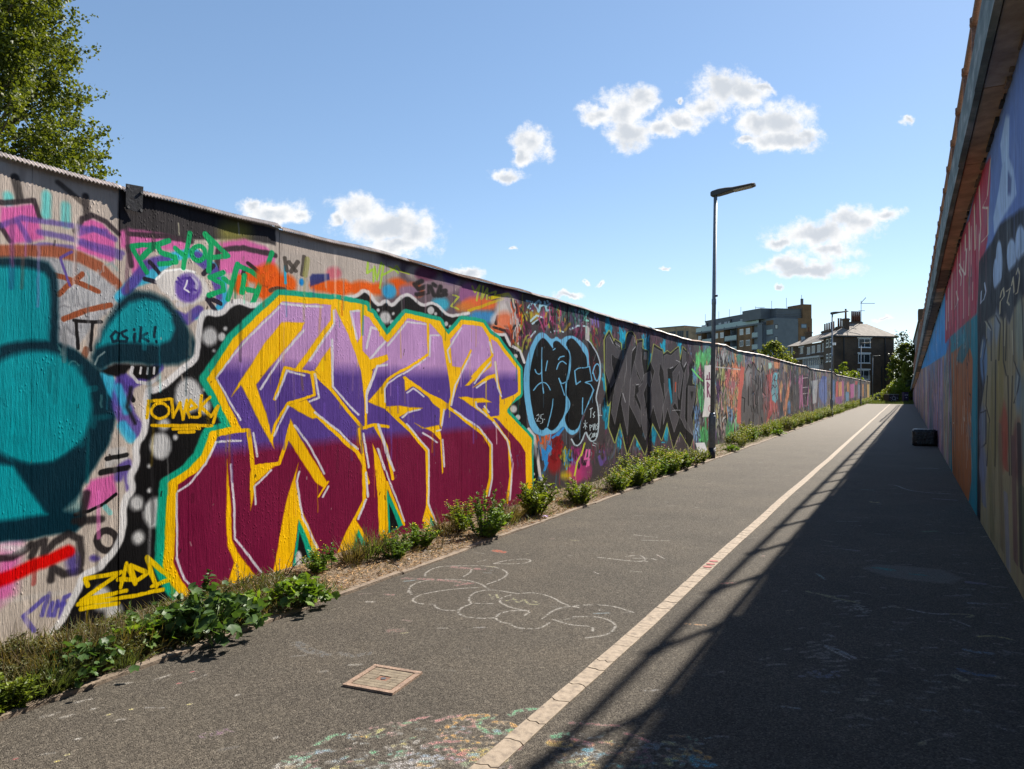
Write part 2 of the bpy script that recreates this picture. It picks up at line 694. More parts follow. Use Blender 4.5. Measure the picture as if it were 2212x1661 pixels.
def patch(crop, c, rx, ry, cols, n, wr, Lr, alpha=(.6, .95), vert=.8):   # a patch of layered strokes
    for _ in range(n):
        a, r = rnd.uniform(0, 6.283), math.sqrt(rnd.random())
        p = K.map(*ov(crop, (c[0] + rx * r * math.cos(a), c[1] + ry * r * math.sin(a))))
        L, w = rnd.uniform(*Lr), rnd.uniform(*wr)
        t = math.pi / 2 + rnd.gauss(0, .25) if rnd.random() < vert else rnd.uniform(0, 3.14)
        pts, x, y = [], p[0], p[1] - L / 2
        for i in range(4):
            pts.append((x, y))
            x += math.cos(t) * L / 3
            y += math.sin(t) * L / 3
            t += rnd.gauss(0, .4)
        col = rnd.choice(cols)
        k = rnd.uniform(.75, 1.2)
        K.line(None, pts, w, tuple(min(255, v * k) for v in col), rnd.uniform(*alpha), softpx=w * rnd.uniform(.1, .4), metric=True)


rnd = random.Random(5)
grime = [(60, 58, 60), (92, 86, 84), (168, 160, 154), (120, 112, 108)]
# bare boards: grain and old paint
scatter_marks(K, -2.3, 1.9, 0.2, 2.4, 60, [TUR, PNK, PUR, BLK, ORG, (190, 186, 184)], 0.04, 0.14, rnd, (0.6, 0.95), .5, (.3, .9))
scatter_marks(K, -2.3, 9.0, 0.0, 2.6, 330, [(150, 140, 134), (204, 192, 184), (168, 158, 150)], 0.01, 0.05, rnd, (0.2, 0.5), 1.0)
# dark old coat over the second half of the wall
def gpoly(pts, col, **kw):
    K.poly('C0', pts, col, **kw)
gpoly([(1080, 590), (1500, 720), (1500, 1020), (1080, 1120)], (66, 60, 64), soft=0.05)
gpoly([(820, 540), (1100, 610), (1100, 760), (820, 690)], (98, 84, 92), soft=0.06)
scatter_marks(K, wmap(1000, 700)[0], SPLIT, 0.0, 2.7, 420, [(60, 54, 60), (88, 60, 84), (110, 60, 90), (40, 40, 46), (78, 74, 80), (70, 120, 140)], 0.015, 0.07, rnd, (0.25, 0.7), 0.8)

# ---- upper left boards
K.poly('C1', [(715, 375), (1665, 630), (1665, 730), (1500, 690), (1160, 690), (780, 640), (715, 680)], (52, 49, 52))
K.ell('C1', (1420, 645), 95, 70, (132, 128, 62), 0.85, 0.05)
for a in (1075, 1445):
    K.line('C1', [(a, 590), (a + 5, 660)], 9, (150, 146, 130), 0.9)
K.line('C1', [(85, 310), (112, 440)], 50, (58, 54, 54), 0.9, 8)
K.line('C1', [(355, 345), (520, 480)], 32, (78, 70, 66), 0.85, 8)
K.line('C1', [(520, 430), (530, 560)], 44, (60, 54, 54), 0.9, 8)
for (a, b, c, d) in ((45, 430, 45, 460), (280, 420, 275, 540), (400, 490, 395, 590)):
    K.line('C1', [(a, b), (c, d)], 58, (96, 196, 196), 0.85, 18)
K.poly('C1', [(0, 495), (210, 470), (262, 690), (70, 722), (0, 620)], PNK, soft=0.01)
K.poly('C1', [(448, 650), (490, 585), (550, 562), (620, 590), (692, 680), (684, 835), (600, 800), (448, 745)], PNK, soft=0.01)
K.poly('C1', [(720, 640), (780, 625), (900, 640), (1165, 700), (1150, 770), (900, 740), (850, 900), (800, 900), (770, 760), (720, 740)], PNK, 0.95, soft=0.012)
K.poly('C1', [(1300, 720), (1480, 685), (1600, 735), (1661, 800), (1661, 880), (1480, 900), (1310, 900)], PNK, 0.95, soft=0.012)
for pts in ([(0, 468), (200, 448), (238, 560)], [(0, 610), (60, 700)], [(450, 640), (500, 560), (560, 540), (640, 580), (712, 655)],
            [(780, 655), (1000, 672), (1160, 700)], [(770, 740), (790, 850)], [(1310, 900), (1320, 760), (1480, 740), (1661, 790)]):
    K.line('C1', pts, 32, (44, 36, 42), 0.88, 7)
for pts in ([(15, 610), (130, 560), (250, 580), (430, 605), (640, 640)], [(70, 770), (250, 728), (430, 742)], [(240, 650), (500, 700), (735, 775)],
            [(120, 590), (180, 700)], [(470, 650), (560, 620), (690, 690)], [(460, 700), (560, 740), (720, 800)]):
    K.line('C1', pts, 34, (92, 74, 150), 0.72, 10)
K.line('C1', [(0, 765), (150, 762), (330, 768), (480, 795), (600, 855), (705, 965)], 72, (150, 84, 62), 0.95, 10)
K.poly('C1', [(180, 800), (340, 800), (480, 830), (600, 900), (705, 985), (690, 1085), (560, 1210), (400, 1420), (320, 1330), (310, 900)], (160, 161, 166), soft=0.01)
scatter_marks(K, *[wmap(*ov('C1', p))[0] for p in ((320, 1100), (690, 1100))], *sorted(wmap(*ov('C1', p))[1] for p in ((500, 830), (500, 1300))), 60, [(186, 186, 190), (120, 120, 126)], 0.006, 0.02, rnd, (.3, .7), .5, (.02, .09))
for pts in ([(335, 905), (470, 945), (595, 1003)], [(500, 898), (420, 960), (348, 1025)], [(380, 1172), (520, 1120), (665, 1085)]):
    K.line('C1', pts, 33, (142, 78, 54))
K.line('C1', [(430, 765), (365, 800), (400, 900), (424, 968)], 17, (92, 74, 150), 0.9)
for pts in ([(445, 1180), (610, 1188)], [(458, 1190), (470, 1345)], [(560, 1192), (546, 1352)]):
    K.line('C1', pts, 21, (22, 20, 22))
K.line('C1', [(520, 1350), (500, 1400)], 40, (120, 70, 50), 0.8)
# teal block letters
K.poly('C0', [(-30, 556), (60, 558), (105, 566), (124, 592), (124, 740), (165, 755), (215, 800), (243, 850), (250, 900), (236, 962), (205, 1012), (178, 1050), (168, 1082), (190, 1122), (165, 1150), (80, 1162), (-30, 1175)], TEAD, soft=0.012)
K.poly('C0', [(-30, 572), (60, 580), (96, 588), (107, 605), (105, 736), (60, 733), (20, 740), (-30, 760)], TUR, soft=0.014)
pts = [(74 + 124 * math.cos(a), 880 + 124 * math.sin(a)) for a in np.linspace(0, 2 * math.pi, 24)[:-1]]
K.poly('C0', pts, TUR, soft=0.018)
K.poly('C0', [(-30, 1000), (26, 1006), (104, 1110), (-30, 1128)], TUR, soft=0.014)
K.poly('C0', [(22, 990), (60, 1003), (118, 998), (170, 965), (196, 1000), (150, 1060), (130, 1100), (100, 1104)], TEAD, soft=0.014)
scatter_marks(K, 1.95, 2.45, 1.0, 1.4, 26, [(0, 120, 132), (10, 152, 162)], 0.02, 0.05, rnd, (0.2, 0.35), .8, (.05, .15))
scatter_marks(K, 1.9, 2.7, 0.9, 2.0, 10, [(110, 150, 150)], 0.006, 0.02, rnd, (0.3, 0.5), .3, (.03, .1))
# cyan and purple ground round the eye and mouth
for pts, c_, w_ in (([(720, 1040), (800, 950), (900, 920), (950, 860), (1050, 790), (1180, 770), (1290, 860)], CYA, 60), ([(760, 1000), (880, 850), (1000, 800)], PUR, 60),
                    ([(1200, 800), (1290, 880), (1330, 1010), (1340, 1090)], PUR, 70), ([(1180, 1160), (1290, 1140), (1360, 1060), (1350, 930)], CYA, 36),
                    ([(1060, 1150), (1130, 1180), (1200, 1120)], PUR, 60), ([(640, 1500), (680, 1600), (720, 1661)], CYA, 70), ([(720, 1480), (760, 1580), (900, 1500), (960, 1460)], PUR, 60)):
    K.line('C1', pts, w_, c_, 0.92, 10)
for pts in ([(960, 900), (900, 830)], [(940, 950), (870, 930)], [(1240, 1040), (1330, 1080)], [(1250, 1060), (1300, 1130)], [(1230, 900), (1290, 850)]):
    K.line('C1', pts, 28, (30, 26, 40), 0.95)
# the eye
K.poly('C1', [(928, 950), (968, 888), (1060, 862), (1160, 878), (1232, 930), (1262, 1000), (1232, 1062), (1150, 1088), (1060, 1062), (970, 1012)], (208, 204, 202))
K.line('C1', [(935, 935), (990, 880), (1080, 868), (1180, 890)], 12, (240, 240, 240))
K.ell('C1', (1132, 985), 82, 90, (96, 72, 156), 0.95, 0.012)
K.ell('C1', (1150, 965), 50, 55, (200, 196, 214), 0.9, 0.012)
K.ell('C1', (1135, 975), 40, 60, (86, 62, 150), 0.95, 0.012)
for pts in ([(1100, 930), (1150, 920), (1170, 960)], [(1120, 1020), (1160, 990), (1180, 1000)], [(1060, 950), (1090, 970)], [(1070, 925), (1095, 950)]):
    K.line('C1', pts, 14, (78, 56, 140))
K.line('C1', [(1130, 940), (1110, 990), (1140, 1010)], 10, (220, 218, 228))
for c_, r_ in (((1035, 1050), 14), ((1075, 1085), 16), ((1103, 1092), 13), ((1128, 1090), 10)):
    K.ell('C1', c_, r_, r_, (190, 186, 190))
# second teal letter with mouth
K.poly('C1', [(545, 1400), (590, 1290), (650, 1160), (720, 1060), (800, 1000), (900, 1008), (1010, 1060), (1090, 1150), (1150, 1250), (1184, 1320), (1165, 1400), (1080, 1445), (950, 1455), (800, 1438), (680, 1448), (600, 1485), (560, 1455)], TEAD, soft=0.018)
K.poly('C1', [(588, 1340), (630, 1240), (700, 1140), (780, 1072), (870, 1050), (960, 1068), (1030, 1140), (1052, 1230), (1030, 1302), (960, 1332), (840, 1322), (720, 1314)], TUR, soft=0.015)
for pts in ([(690, 1250), (665, 1280), (675, 1312), (705, 1305), (712, 1262), (690, 1250)], [(760, 1245), (728, 1258), (740, 1280), (765, 1290), (755, 1312), (725, 1310)],
            [(808, 1265), (806, 1318)], [(806, 1236), (806, 1240)], [(850, 1225), (838, 1312)], [(885, 1262), (845, 1285), (890, 1310)], [(935, 1225), (928, 1285)], [(940, 1310), (942, 1314)]):
    K.line('C1', pts, 17, (4, 40, 56))
K.line('C1', [(570, 1440), (590, 1400), (630, 1370)], 12, (150, 160, 160), 0.7)
K.poly('C1', [(605, 1485), (700, 1445), (850, 1448), (965, 1455), (950, 1500), (900, 1535), (820, 1525), (780, 1470), (740, 1530), (650, 1510)], (12, 10, 12))
for x_ in (850, 890, 930):
    K.line('C1', [(x_, 1462), (x_ - 4, 1498)], 13, (200, 198, 200))
K.line('C1', [(800, 1460), (790, 1500), (830, 1550), (900, 1560), (960, 1520)], 22, (196, 194, 198))
K.line('C1', [(730, 1540), (770, 1600), (800, 1661)], 26, BLK)
for pts, c_, w_ in (([(590, 40), (570, 130), (600, 200), (640, 260)], PUR, 90), ([(560, 60), (600, 170)], CYA, 40), ([(620, 60), (600, 150), (640, 230)], BLK, 18), ([(580, 240), (620, 300)], CYA, 50), ([(560, 480), (600, 420), (620, 530)], PUR, 50)):
    K.line('C2', pts, w_, c_, 0.85, 10)
K.poly('C2', [(500, 440), (520, 350), (600, 340), (610, 400), (520, 445)], (196, 192, 190), 0.9)
K.line('C2', [(510, 400), (600, 380)], 22, BLK, 0.9)
K.line('C2', [(480, 465), (610, 440)], 26, BLK, 0.9)
K.poly('C2', [(395, 560), (430, 500), (540, 470), (556, 560), (470, 620), (400, 640)], PNK, soft=0.012)
K.line('C2', [(360, 660), (430, 640), (490, 610), (550, 560)], 16, BLK)
K.poly('C2', [(310, 640), (390, 560), (400, 650)], (170, 190, 184), 0.7, soft=0.02)
K.line('C2', [(500, 620), (520, 650)], 24, (110, 190, 190), 0.7)
for pts in ([(150, 860), (180, 800), (215, 790), (210, 850), (260, 800), (330, 752), (385, 775), (390, 850), (385, 900)], [(240, 975), (250, 920), (300, 950), (380, 930)],
            [(410, 560), (390, 700)], [(360, 690), (480, 680)], [(0, 870), (60, 860), (130, 820), (150, 800)]):
    K.line('C2', pts, 36, (30, 26, 28), 0.85, 9)
K.ring('C2', (505, 782), 44, 48, 32, (28, 24, 26), 0.9)
K.ell('C2', (60, 815), 60, 28, (206, 206, 206), 0.8, 0.02)
K.ell('C2', (345, 890), 30, 60, (70, 58, 130), 0.85, 0.02)
K.ell('C2', (450, 870), 24, 16, (70, 58, 130), 0.9, 0.01)
K.line('C2', [(-20, 985), (60, 950), (150, 905), (240, 880), (330, 838)], 62, (208, 24, 24), 0.95, 14)
K.line('C2', [(-20, 1080), (120, 1060), (300, 1040)], 26, (200, 198, 196), 0.35, 10)
for pts in ([(160, 1215), (112, 1150), (200, 1070), (222, 1058), (196, 1142)], [(242, 1088), (226, 1140), (252, 1140), (268, 1082)], [(280, 1150), (300, 1060), (322, 1050)], [(270, 1100), (300, 1090)]):
    K.line('C2', pts, 22, (84, 76, 160), 0.85, 5)
# orange flowers, eyelashes right of the eye
for c_, rx_, ry_ in (((1540, 900), 60, 50), ((1590, 980), 50, 70), ((1661, 1000), 50, 60), ((1450, 960), 50, 60)):
    K.ell('C1', c_, rx_, ry_, ORG, 0.95, 0.014)
for pts in ([(1500, 830), (1560, 880), (1590, 960)], [(1600, 860), (1590, 960)], [(1661, 900), (1610, 970)], [(1480, 860), (1470, 900)]):
    K.line('C1', pts, 24, (34, 28, 30), 0.9)
# green tag
for pts in ([(790, 740), (880, 890)], [(790, 735), (930, 722), (855, 805)], [(1015, 695), (940, 722), (962, 765), (1052, 792), (1062, 822), (958, 838)],
            [(1055, 740), (1108, 782)], [(1150, 650), (1130, 760), (1108, 862)], [(1240, 660), (1278, 720), (1262, 885)], [(1240, 655), (1380, 792), (1258, 802)],
            [(1352, 892), (1268, 922), (1345, 962), (1352, 1000), (1258, 1032)], [(1352, 930), (1402, 962)], [(1440, 842), (1410, 950), (1378, 1055)],
            [(1440, 848), (1520, 880), (1582, 935)], [(1480, 905), (1462, 1010)], [(1590, 910), (1555, 1000), (1520, 1085)], [(1495, 992), (1548, 1002)], [(1640, 775), (1608, 872)]):
    K.line('C1', pts, 30, GRN, 0.97)
K.ring('C1', (1202, 775), 40, 46, 28, GRN)
# strip above the letters
K.poly('C3', [(615, 0), (1186, 60), (1186, 190), (1020, 140), (760, 150), (615, 160)], (176, 166, 160), 0.8, soft=0.03)
for c_, rx_, ry_ in (((640, 170), 55, 55), ((830, 170), 75, 32), ((900, 180), 60, 40), ((1000, 180), 60, 34), ((1080, 185), 50, 30), ((1170, 175), 60, 40), ((1250, 190), 60, 36), ((560, 120), 60, 60)):
    K.ell('C3', c_, rx_, ry_, ORG, 0.92, 0.02)
K.ell('C3', (870, 110), 36, 30, (200, 92, 110), 0.8, 0.02)
K.poly('C3', [(758, 130), (770, 112), (848, 112), (850, 140), (760, 175)], (40, 48, 110), 0.9)
K.line('C3', [(642, 80), (645, 160)], 12, CYA)
K.ell('C3', (718, 155), 12, 16, (40, 130, 200))
for pts in ([(660, 60), (690, 100)], [(700, 55), (670, 105)], [(640, 40), (650, 100)], [(730, 30), (720, 120)], [(570, 190), (600, 180), (640, 190)]):
    K.line('C3', pts, 20, (60, 54, 50), 0.8)
K.line('C3', [(745, 40), (735, 120)], 26, (150, 150, 80), 0.6)
for pts in ([(1035, 60), (1030, 110), (1060, 90), (1060, 150)], [(1065, 80), (1075, 140), (1100, 60)], [(1110, 70), (1090, 180)], [(1100, 120), (1160, 90), (1180, 110)]):
    K.line('C3', pts, 10, (160, 200, 70), 0.85)
K.ell('C3', (1140, 200), 34, 30, (60, 160, 210), 0.85, 0.015)
# upper band over E and R
for c_, rx_, ry_, col_ in (((520, 120), 70, 50, (160, 150, 146)), ((640, 200), 110, 50, (150, 128, 140)), ((470, 230), 60, 40, (120, 110, 150)), ((560, 130), 60, 40, (100, 40, 72)), ((700, 130), 50, 60, (80, 60, 110)),
                           ((800, 250), 60, 70, (150, 90, 140)), ((860, 300), 100, 40, (230, 110, 60)), ((780, 320), 60, 30, (200, 120, 60)), ((880, 370), 80, 36, (60, 140, 200)), ((980, 390), 60, 50, (190, 186, 190)),
                           ((960, 440), 40, 30, (226, 110, 60)), ((640, 300), 50, 40, (60, 170, 200)), ((1030, 260), 50, 60, (96, 60, 96)), ((940, 230), 60, 40, (70, 44, 70)), ((350, 220), 40, 40, (60, 160, 210)), ((1000, 330), 40, 40, (210, 200, 196))):
    K.ell('C4', c_, rx_, ry_, col_, 0.85, 0.025)
for pts in ([(540, 170), (500, 190), (520, 215), (570, 200), (575, 235), (510, 245)], [(590, 205), (605, 250)], [(605, 190), (612, 195)], [(640, 200), (625, 250), (670, 245)], [(650, 225), (668, 225)]):
    K.line('C4', pts, 24, (24, 22, 24), 0.85, 6)
for pts in ([(820, 200), (835, 235), (860, 195), (845, 280)], [(880, 200), (870, 270), (905, 210), (900, 270)], [(910, 240), (950, 230), (940, 265), (1000, 240)], [(360, 90), (380, 110), (400, 90), (420, 120), (470, 130)],
            [(710, 250), (740, 260), (700, 310), (740, 330)]):
    K.line('C4', pts, 10, (176, 186, 70), 0.85)
K.line('C4', [(920, 265), (1015, 245), (1060, 300), (1095, 370), (1110, 440)], 18, (206, 186, 30), 0.95)
K.line('C4', [(800, 340), (900, 300), (990, 270)], 15, (196, 170, 40), 0.8)
for pts in ([(950, 410), (960, 370), (1010, 360), (1030, 420)], [(1000, 420), (1040, 430), (1060, 480)], [(1010, 290), (1040, 370), (1080, 400), (1085, 480)], [(940, 430), (1010, 450), (1060, 530)]):
    K.line('C4', pts, 15, (24, 20, 22), 0.9)

# ---- the big piece: black cloud with white edge
wl1 = [('C1', p) for p in ((1590, 1085), (1510, 1092), (1440, 1060), (1385, 1088), (1330, 1150), (1232, 1128), (1205, 1200), (1192, 1330), (1182, 1420), (1090, 1480), (1020, 1550), (920, 1610))]
wl2 = [('C2', p) for p in ((700, 62), (690, 120), (692, 280), (642, 330), (652, 420), (612, 480), (632, 540), (582, 590), (580, 750), (540, 830), (500, 872), (470, 920), (392, 950), (372, 1010), (332, 1080), (300, 1150), (236, 1230))]
left_edge = smooth([ov(c, p) for c, p in wl1 + wl2])
K.poly('C0', left_edge + [(150, 1420), (420, 1400), (700, 1150), (700, 640)], BLK, soft=0.01)
K.poly('C4', [(90, 262), (170, 262), (230, 218), (290, 312), (340, 278), (370, 312), (440, 252), (480, 256), (540, 312), (610, 292), (680, 362), (745, 362), (900, 420), (950, 472), (1000, 472), (1030, 532), (1085, 562), (1105, 622), (1120, 1000), (1160, 1030), (1182, 1150), (1192, 1250), (1230, 1350), (1000, 1400), (600, 700), (90, 400)], BLK, soft=0.01)
K.line('C0', left_edge, 15, WHT, 0.97, 3)
K.line('C4', smooth([(90, 262), (170, 262), (230, 208), (290, 318), (340, 272), (370, 318), (440, 246), (480, 250), (540, 316), (610, 286), (680, 366), (745, 362), (800, 352)]), 19, WHT, 0.95, 5)
K.line('C4', [(900, 428), (950, 470), (1000, 470), (1030, 530), (1085, 560), (1105, 622)], 16, WHT, 0.95, 3)
K.line('C4', [(1130, 990), (1160, 1030), (1180, 1150), (1192, 1250), (1230, 1345)], 16, WHT, 0.9, 3)
for crop, c_, r_ in (('C3', (282, 410), 38), ('C3', (340, 412), 18), ('C3', (357, 374), 10), ('C3', (302, 474), 7), ('C3', (180, 690), 66), ('C3', (255, 745), 30), ('C3', (255, 662), 8), ('C3', (55, 930), 46), ('C3', (120, 888), 12),
                     ('C2', (645, 605), 34), ('C2', (735, 655), 58), ('C2', (656, 772), 30), ('C2', (708, 430), 10), ('C2', (707, 546), 11), ('C2', (775, 235), 28), ('C2', (760, 335), 48), ('C2', (540, 1130), 42), ('C2', (480, 1060), 50),
                     ('C4', (335, 375), 32), ('C4', (373, 398), 13), ('C4', (380, 352), 8), ('C4', (296, 335), 9), ('C4', (588, 335), 19), ('C4', (614, 352), 9), ('C4', (672, 410), 13), ('C4', (695, 425), 8),
                     ('C4', (1057, 590), 12), ('C4', (1045, 880), 20), ('C4', (1070, 925), 14), ('C4', (1152, 1068), 8), ('C4', (1156, 1240), 8)):
    K.ell(crop, c_, r_, r_ * (1.25 if r_ > 40 else 1.1), (196, 196, 198), 0.93, 0.008 if r_ < 20 else 0.016)
# silhouette of the letters
sil = [ov('C3', p) for p in ((190, 1680), (125, 1580), (88, 1490), (92, 1350), (106, 1112), (200, 1050), (262, 975), (302, 868), (412, 852), (290, 612), (412, 430), (540, 302), (622, 228), (868, 250), (880, 245), (1018, 272), (1018, 300), (1050, 312))]
sil += [ov('C4', p) for p in ((262, 378), (345, 492), (455, 364), (575, 388), (632, 402), (642, 452), (690, 482), (760, 398), (878, 412), (912, 470), (958, 502), (1076, 662), (1078, 790), (1000, 850), (1003, 905), (1138, 1045), (1138, 1320), (1100, 1420), (600, 1700), (0, 1800))]
K.line('C0', sil[:-3], 31, TEA, 1.0, 2.0)
zl0, zl1 = wmap(*ov('C3', (420, 590)))[1], wmap(*ov('C3', (420, 500)))[1]
zp0, zp1 = wmap(*ov('C3', (420, 975)))[1], wmap(*ov('C3', (420, 915)))[1]
cL, cP, cM = (np.array(c, np.float32) / 255 for c in (LIL, PRP, MAR))


def sw_fill(Z):
    a = np.clip((Z - zl0) / (zl1 - zl0), 0, 1)[..., None]
    b = np.clip((Z - zp0) / (zp1 - zp0), 0, 1)[..., None]
    m = cM * (1 - b) + cP * b
    return m * (1 - a) + cL * a


K.poly('C0', sil, sw_fill, soft=0.006)
K.line('C0', sil[:-3], 11.5, YEL, 1.0, 1.2)


def Y(crop, *pts):
    K.poly(crop, pts, YEL, soft=0.006)


def YL(crop, w, *pts):
    K.line(crop, pts, w * .78, YEL, 1.0, 2.0)


Y('C3', (625, 345), (732, 346), (716, 384), (530, 602), (500, 640), (548, 770), (586, 944), (552, 885), (430, 640), (385, 692), (430, 615), (540, 450))
YL('C3', 17, (592, 705), (642, 558), (766, 582), (779, 686), (655, 726), (590, 830), (572, 905))
YL('C3', 22, (690, 722), (800, 792), (980, 958), (1013, 1020), (1018, 1190), (972, 1280))
Y('C3', (652, 735), (742, 706), (800, 792), (770, 800))
Y('C3', (648, 890), (668, 800), (700, 870), (842, 1100), (830, 1128), (790, 1105))
YL('C3', 13, (846, 1098), (800, 1168))
YL('C3', 25, (300, 866), (466, 852), (490, 1028), (614, 1012), (668, 830))
Y('C3', (484, 1020), (592, 1026), (500, 1105), (474, 1235), (472, 1130))
Y('C3', (370, 988), (392, 1375), (416, 1432), (505, 1545), (440, 1660), (345, 1660), (402, 1485), (370, 1405), (360, 1250))
Y('C3', (706, 1008), (650, 1180), (618, 1345), (566, 1620), (662, 1600), (704, 1285), (785, 1480), (800, 1410), (716, 1225), (690, 1100))
K.poly('C3', [(706, 1278), (668, 1580), (806, 1500)], TEA, soft=0.006)
K.poly('C3', [(708, 1340), (690, 1560), (775, 1510)], BLK, soft=0.006)
K.ell('C3', (708, 1462), 17, 36, WHT, 0.9)
K.ell('C3', (741, 1468), 8, 12, WHT, 0.9)
Y('C3', (970, 1268), (1045, 1385), (1030, 1450), (850, 1520), (930, 1340))
K.poly('C3', [(990, 1325), (948, 1470), (1040, 1430)], TEA, soft=0.006)
K.poly('C3', [(990, 1365), (968, 1450), (1015, 1430)], BLK, soft=0.006)
K.ell('C3', (985, 1415), 14, 22, WHT, 0.9)
Y('C3', (1058, 918), (1085, 1000), (1128, 1110), (1142, 1370), (1092, 1380), (1078, 1150))
Y('C3', (866, 250), (1018, 270), (1006, 345), (1006, 480), (1040, 512), (1128, 492), (1132, 520), (1058, 560), (1030, 720), (1030, 850), (1016, 850), (1018, 720), (1000, 575), (940, 400))
for pl in ([(950, 285), (996, 290), (1000, 400), (982, 442)], [(1040, 366), (1080, 378), (1030, 482)], [(1112, 428), (1130, 492), (1042, 518)]):
    K.poly('C3', pl, sw_fill, soft=0.005)
Y('C3', (880, 255), (872, 350), (716, 575), (690, 562), (856, 332), (862, 250))
Y('C3', (852, 458), (778, 572), (862, 668), (866, 640))
YL('C3', 20, (770, 580), (862, 668), (1005, 842))
YL('C3', 20, (1130, 840), (1062, 828), (992, 850), (1018, 1040), (1036, 1105))
YL('C3', 18, (1066, 828), (1120, 930), (1152, 1085))
# E
YL('C4', 20, (572, 386), (580, 575), (352, 716), (330, 760))
Y('C4', (352, 706), (240, 838), (342, 884), (332, 775))
YL('C4', 20, (442, 706), (560, 792), (640, 832), (700, 884), (880, 1020), (918, 1092), (916, 1262), (893, 1360))
Y('C4', (440, 703), (446, 778), (500, 745))
Y('C4', (560, 790), (600, 850), (636, 880), (634, 965), (645, 990), (655, 900), (692, 858), (640, 826))
Y('C4', (338, 866), (430, 864), (542, 876), (450, 900), (405, 932))
YL('C4', 22, (346, 884), (470, 1000), (563, 1115), (570, 1410), (548, 1500))
Y('C4', (494, 956), (540, 988), (632, 968), (645, 1040), (655, 1232), (648, 1240), (636, 1050), (600, 1012))
Y('C4', (575, 388), (642, 402), (692, 482), (706, 645), (770, 650), (726, 770), (700, 858), (692, 750), (650, 480))
YL('C4', 15, (812, 556), (716, 750), (690, 858))
Y('C4', (925, 585), (778, 752), (802, 748), (925, 640))
Y('C4', (818, 762), (900, 700), (950, 682), (978, 805), (940, 705))
Y('C4', (738, 813), (880, 820), (926, 842), (836, 846), (832, 868), (812, 862))
YL('C4', 18, (826, 858), (932, 945), (1020, 1065), (1030, 1250), (1008, 1400))
YL('C4', 14, (946, 620), (960, 740), (974, 792), (970, 918), (914, 932), (880, 880))
YL('C4', 16, (914, 470), (930, 582), (820, 700))
Y('C4', (945, 925), (1084, 1072), (1112, 1120), (1114, 1330), (1150, 1330), (1148, 1050), (1000, 895), (1078, 795), (972, 828), (972, 915))
Y('C4', (266, 1078), (302, 1150), (342, 1300), (350, 1580), (312, 1600), (298, 1300))
K.poly('C4', [(345, 1325), (352, 1570), (436, 1520)], TEA, soft=0.005)
K.poly('C4', [(356, 1400), (362, 1560), (405, 1530)], BLK, soft=0.005)
YL('C4', 16, (344, 1285), (392, 1420), (438, 1520))
Y('C4', (568, 1405), (534, 1590), (600, 1590), (625, 1520))
K.poly('C4', [(584, 1478), (578, 1560), (622, 1530)], TEA, soft=0.005)


def WH(crop, w, *pts):
    K.line(crop, pts, w * .8, (206, 204, 214), 0.97, 2.5)


for pts in ([(625, 255), (815, 272)], [(615, 270), (470, 410), (312, 606), (428, 805)], [(728, 385), (630, 500), (522, 660)], [(735, 596), (652, 572), (625, 640), (596, 704)], [(780, 590), (800, 700), (756, 716)],
            [(655, 742), (585, 880)], [(780, 770), (900, 860), (985, 945)], [(685, 830), (760, 930), (828, 1060)], [(848, 1120), (820, 1172)], [(432, 902), (312, 906), (262, 1010), (190, 1110), (130, 1150)], [(125, 1160), (125, 1460), (160, 1560), (235, 1650)],
            [(488, 865), (508, 980)], [(576, 1046), (496, 1120), (498, 1205)], [(388, 1015), (406, 1370), (470, 1450), (530, 1530)], [(710, 1050), (698, 1100), (722, 1260), (795, 1412)], [(872, 290), (872, 350), (758, 524)], [(860, 425), (866, 650), (988, 782)],
            [(992, 290), (952, 288), (980, 420)], [(1078, 378), (1050, 368), (1026, 466)], [(1118, 432), (1044, 514)], [(1125, 545), (1078, 550), (1028, 690), (1030, 770)], [(1010, 872), (1038, 1030)], [(1086, 830), (1120, 960), (1158, 1045)], [(1024, 1060), (1034, 1170)], [(1026, 1186), (990, 1278)], [(1084, 945), (1112, 1040)]):
    WH('C3', 13, *pts)
for pts in ([(350, 528), (456, 400), (562, 408)], [(346, 632), (288, 640), (232, 780), (230, 900)], [(560, 602), (345, 744), (332, 770), (336, 840)], [(632, 470), (588, 470), (582, 588)], [(756, 430), (680, 556), (694, 625)], [(456, 788), (490, 764), (548, 810)], [(428, 928), (460, 896), (526, 884)],
            [(452, 962), (574, 1110), (574, 1400), (620, 1520)], [(660, 884), (646, 970)], [(640, 994), (618, 1000)], [(540, 1012), (620, 1064)], [(650, 1048), (660, 1200)], [(812, 580), (720, 750), (700, 860)], [(718, 890), (860, 985), (924, 1080), (926, 1270), (908, 1360)], [(918, 618), (830, 738)],
            [(895, 728), (842, 762)], [(946, 620), (958, 760), (978, 810)], [(838, 840), (842, 868), (896, 918)], [(884, 866), (908, 900)], [(934, 955), (1010, 1050), (1042, 1190), (1024, 1385)], [(915, 508), (932, 565)], [(292, 1100), (350, 1260), (440, 1500)], [(296, 965), (382, 1220)], [(212, 1020), (242, 1200)], [(228, 1230), (238, 1370)], [(228, 1390), (186, 1492)]):
    WH('C4', 12, *pts)
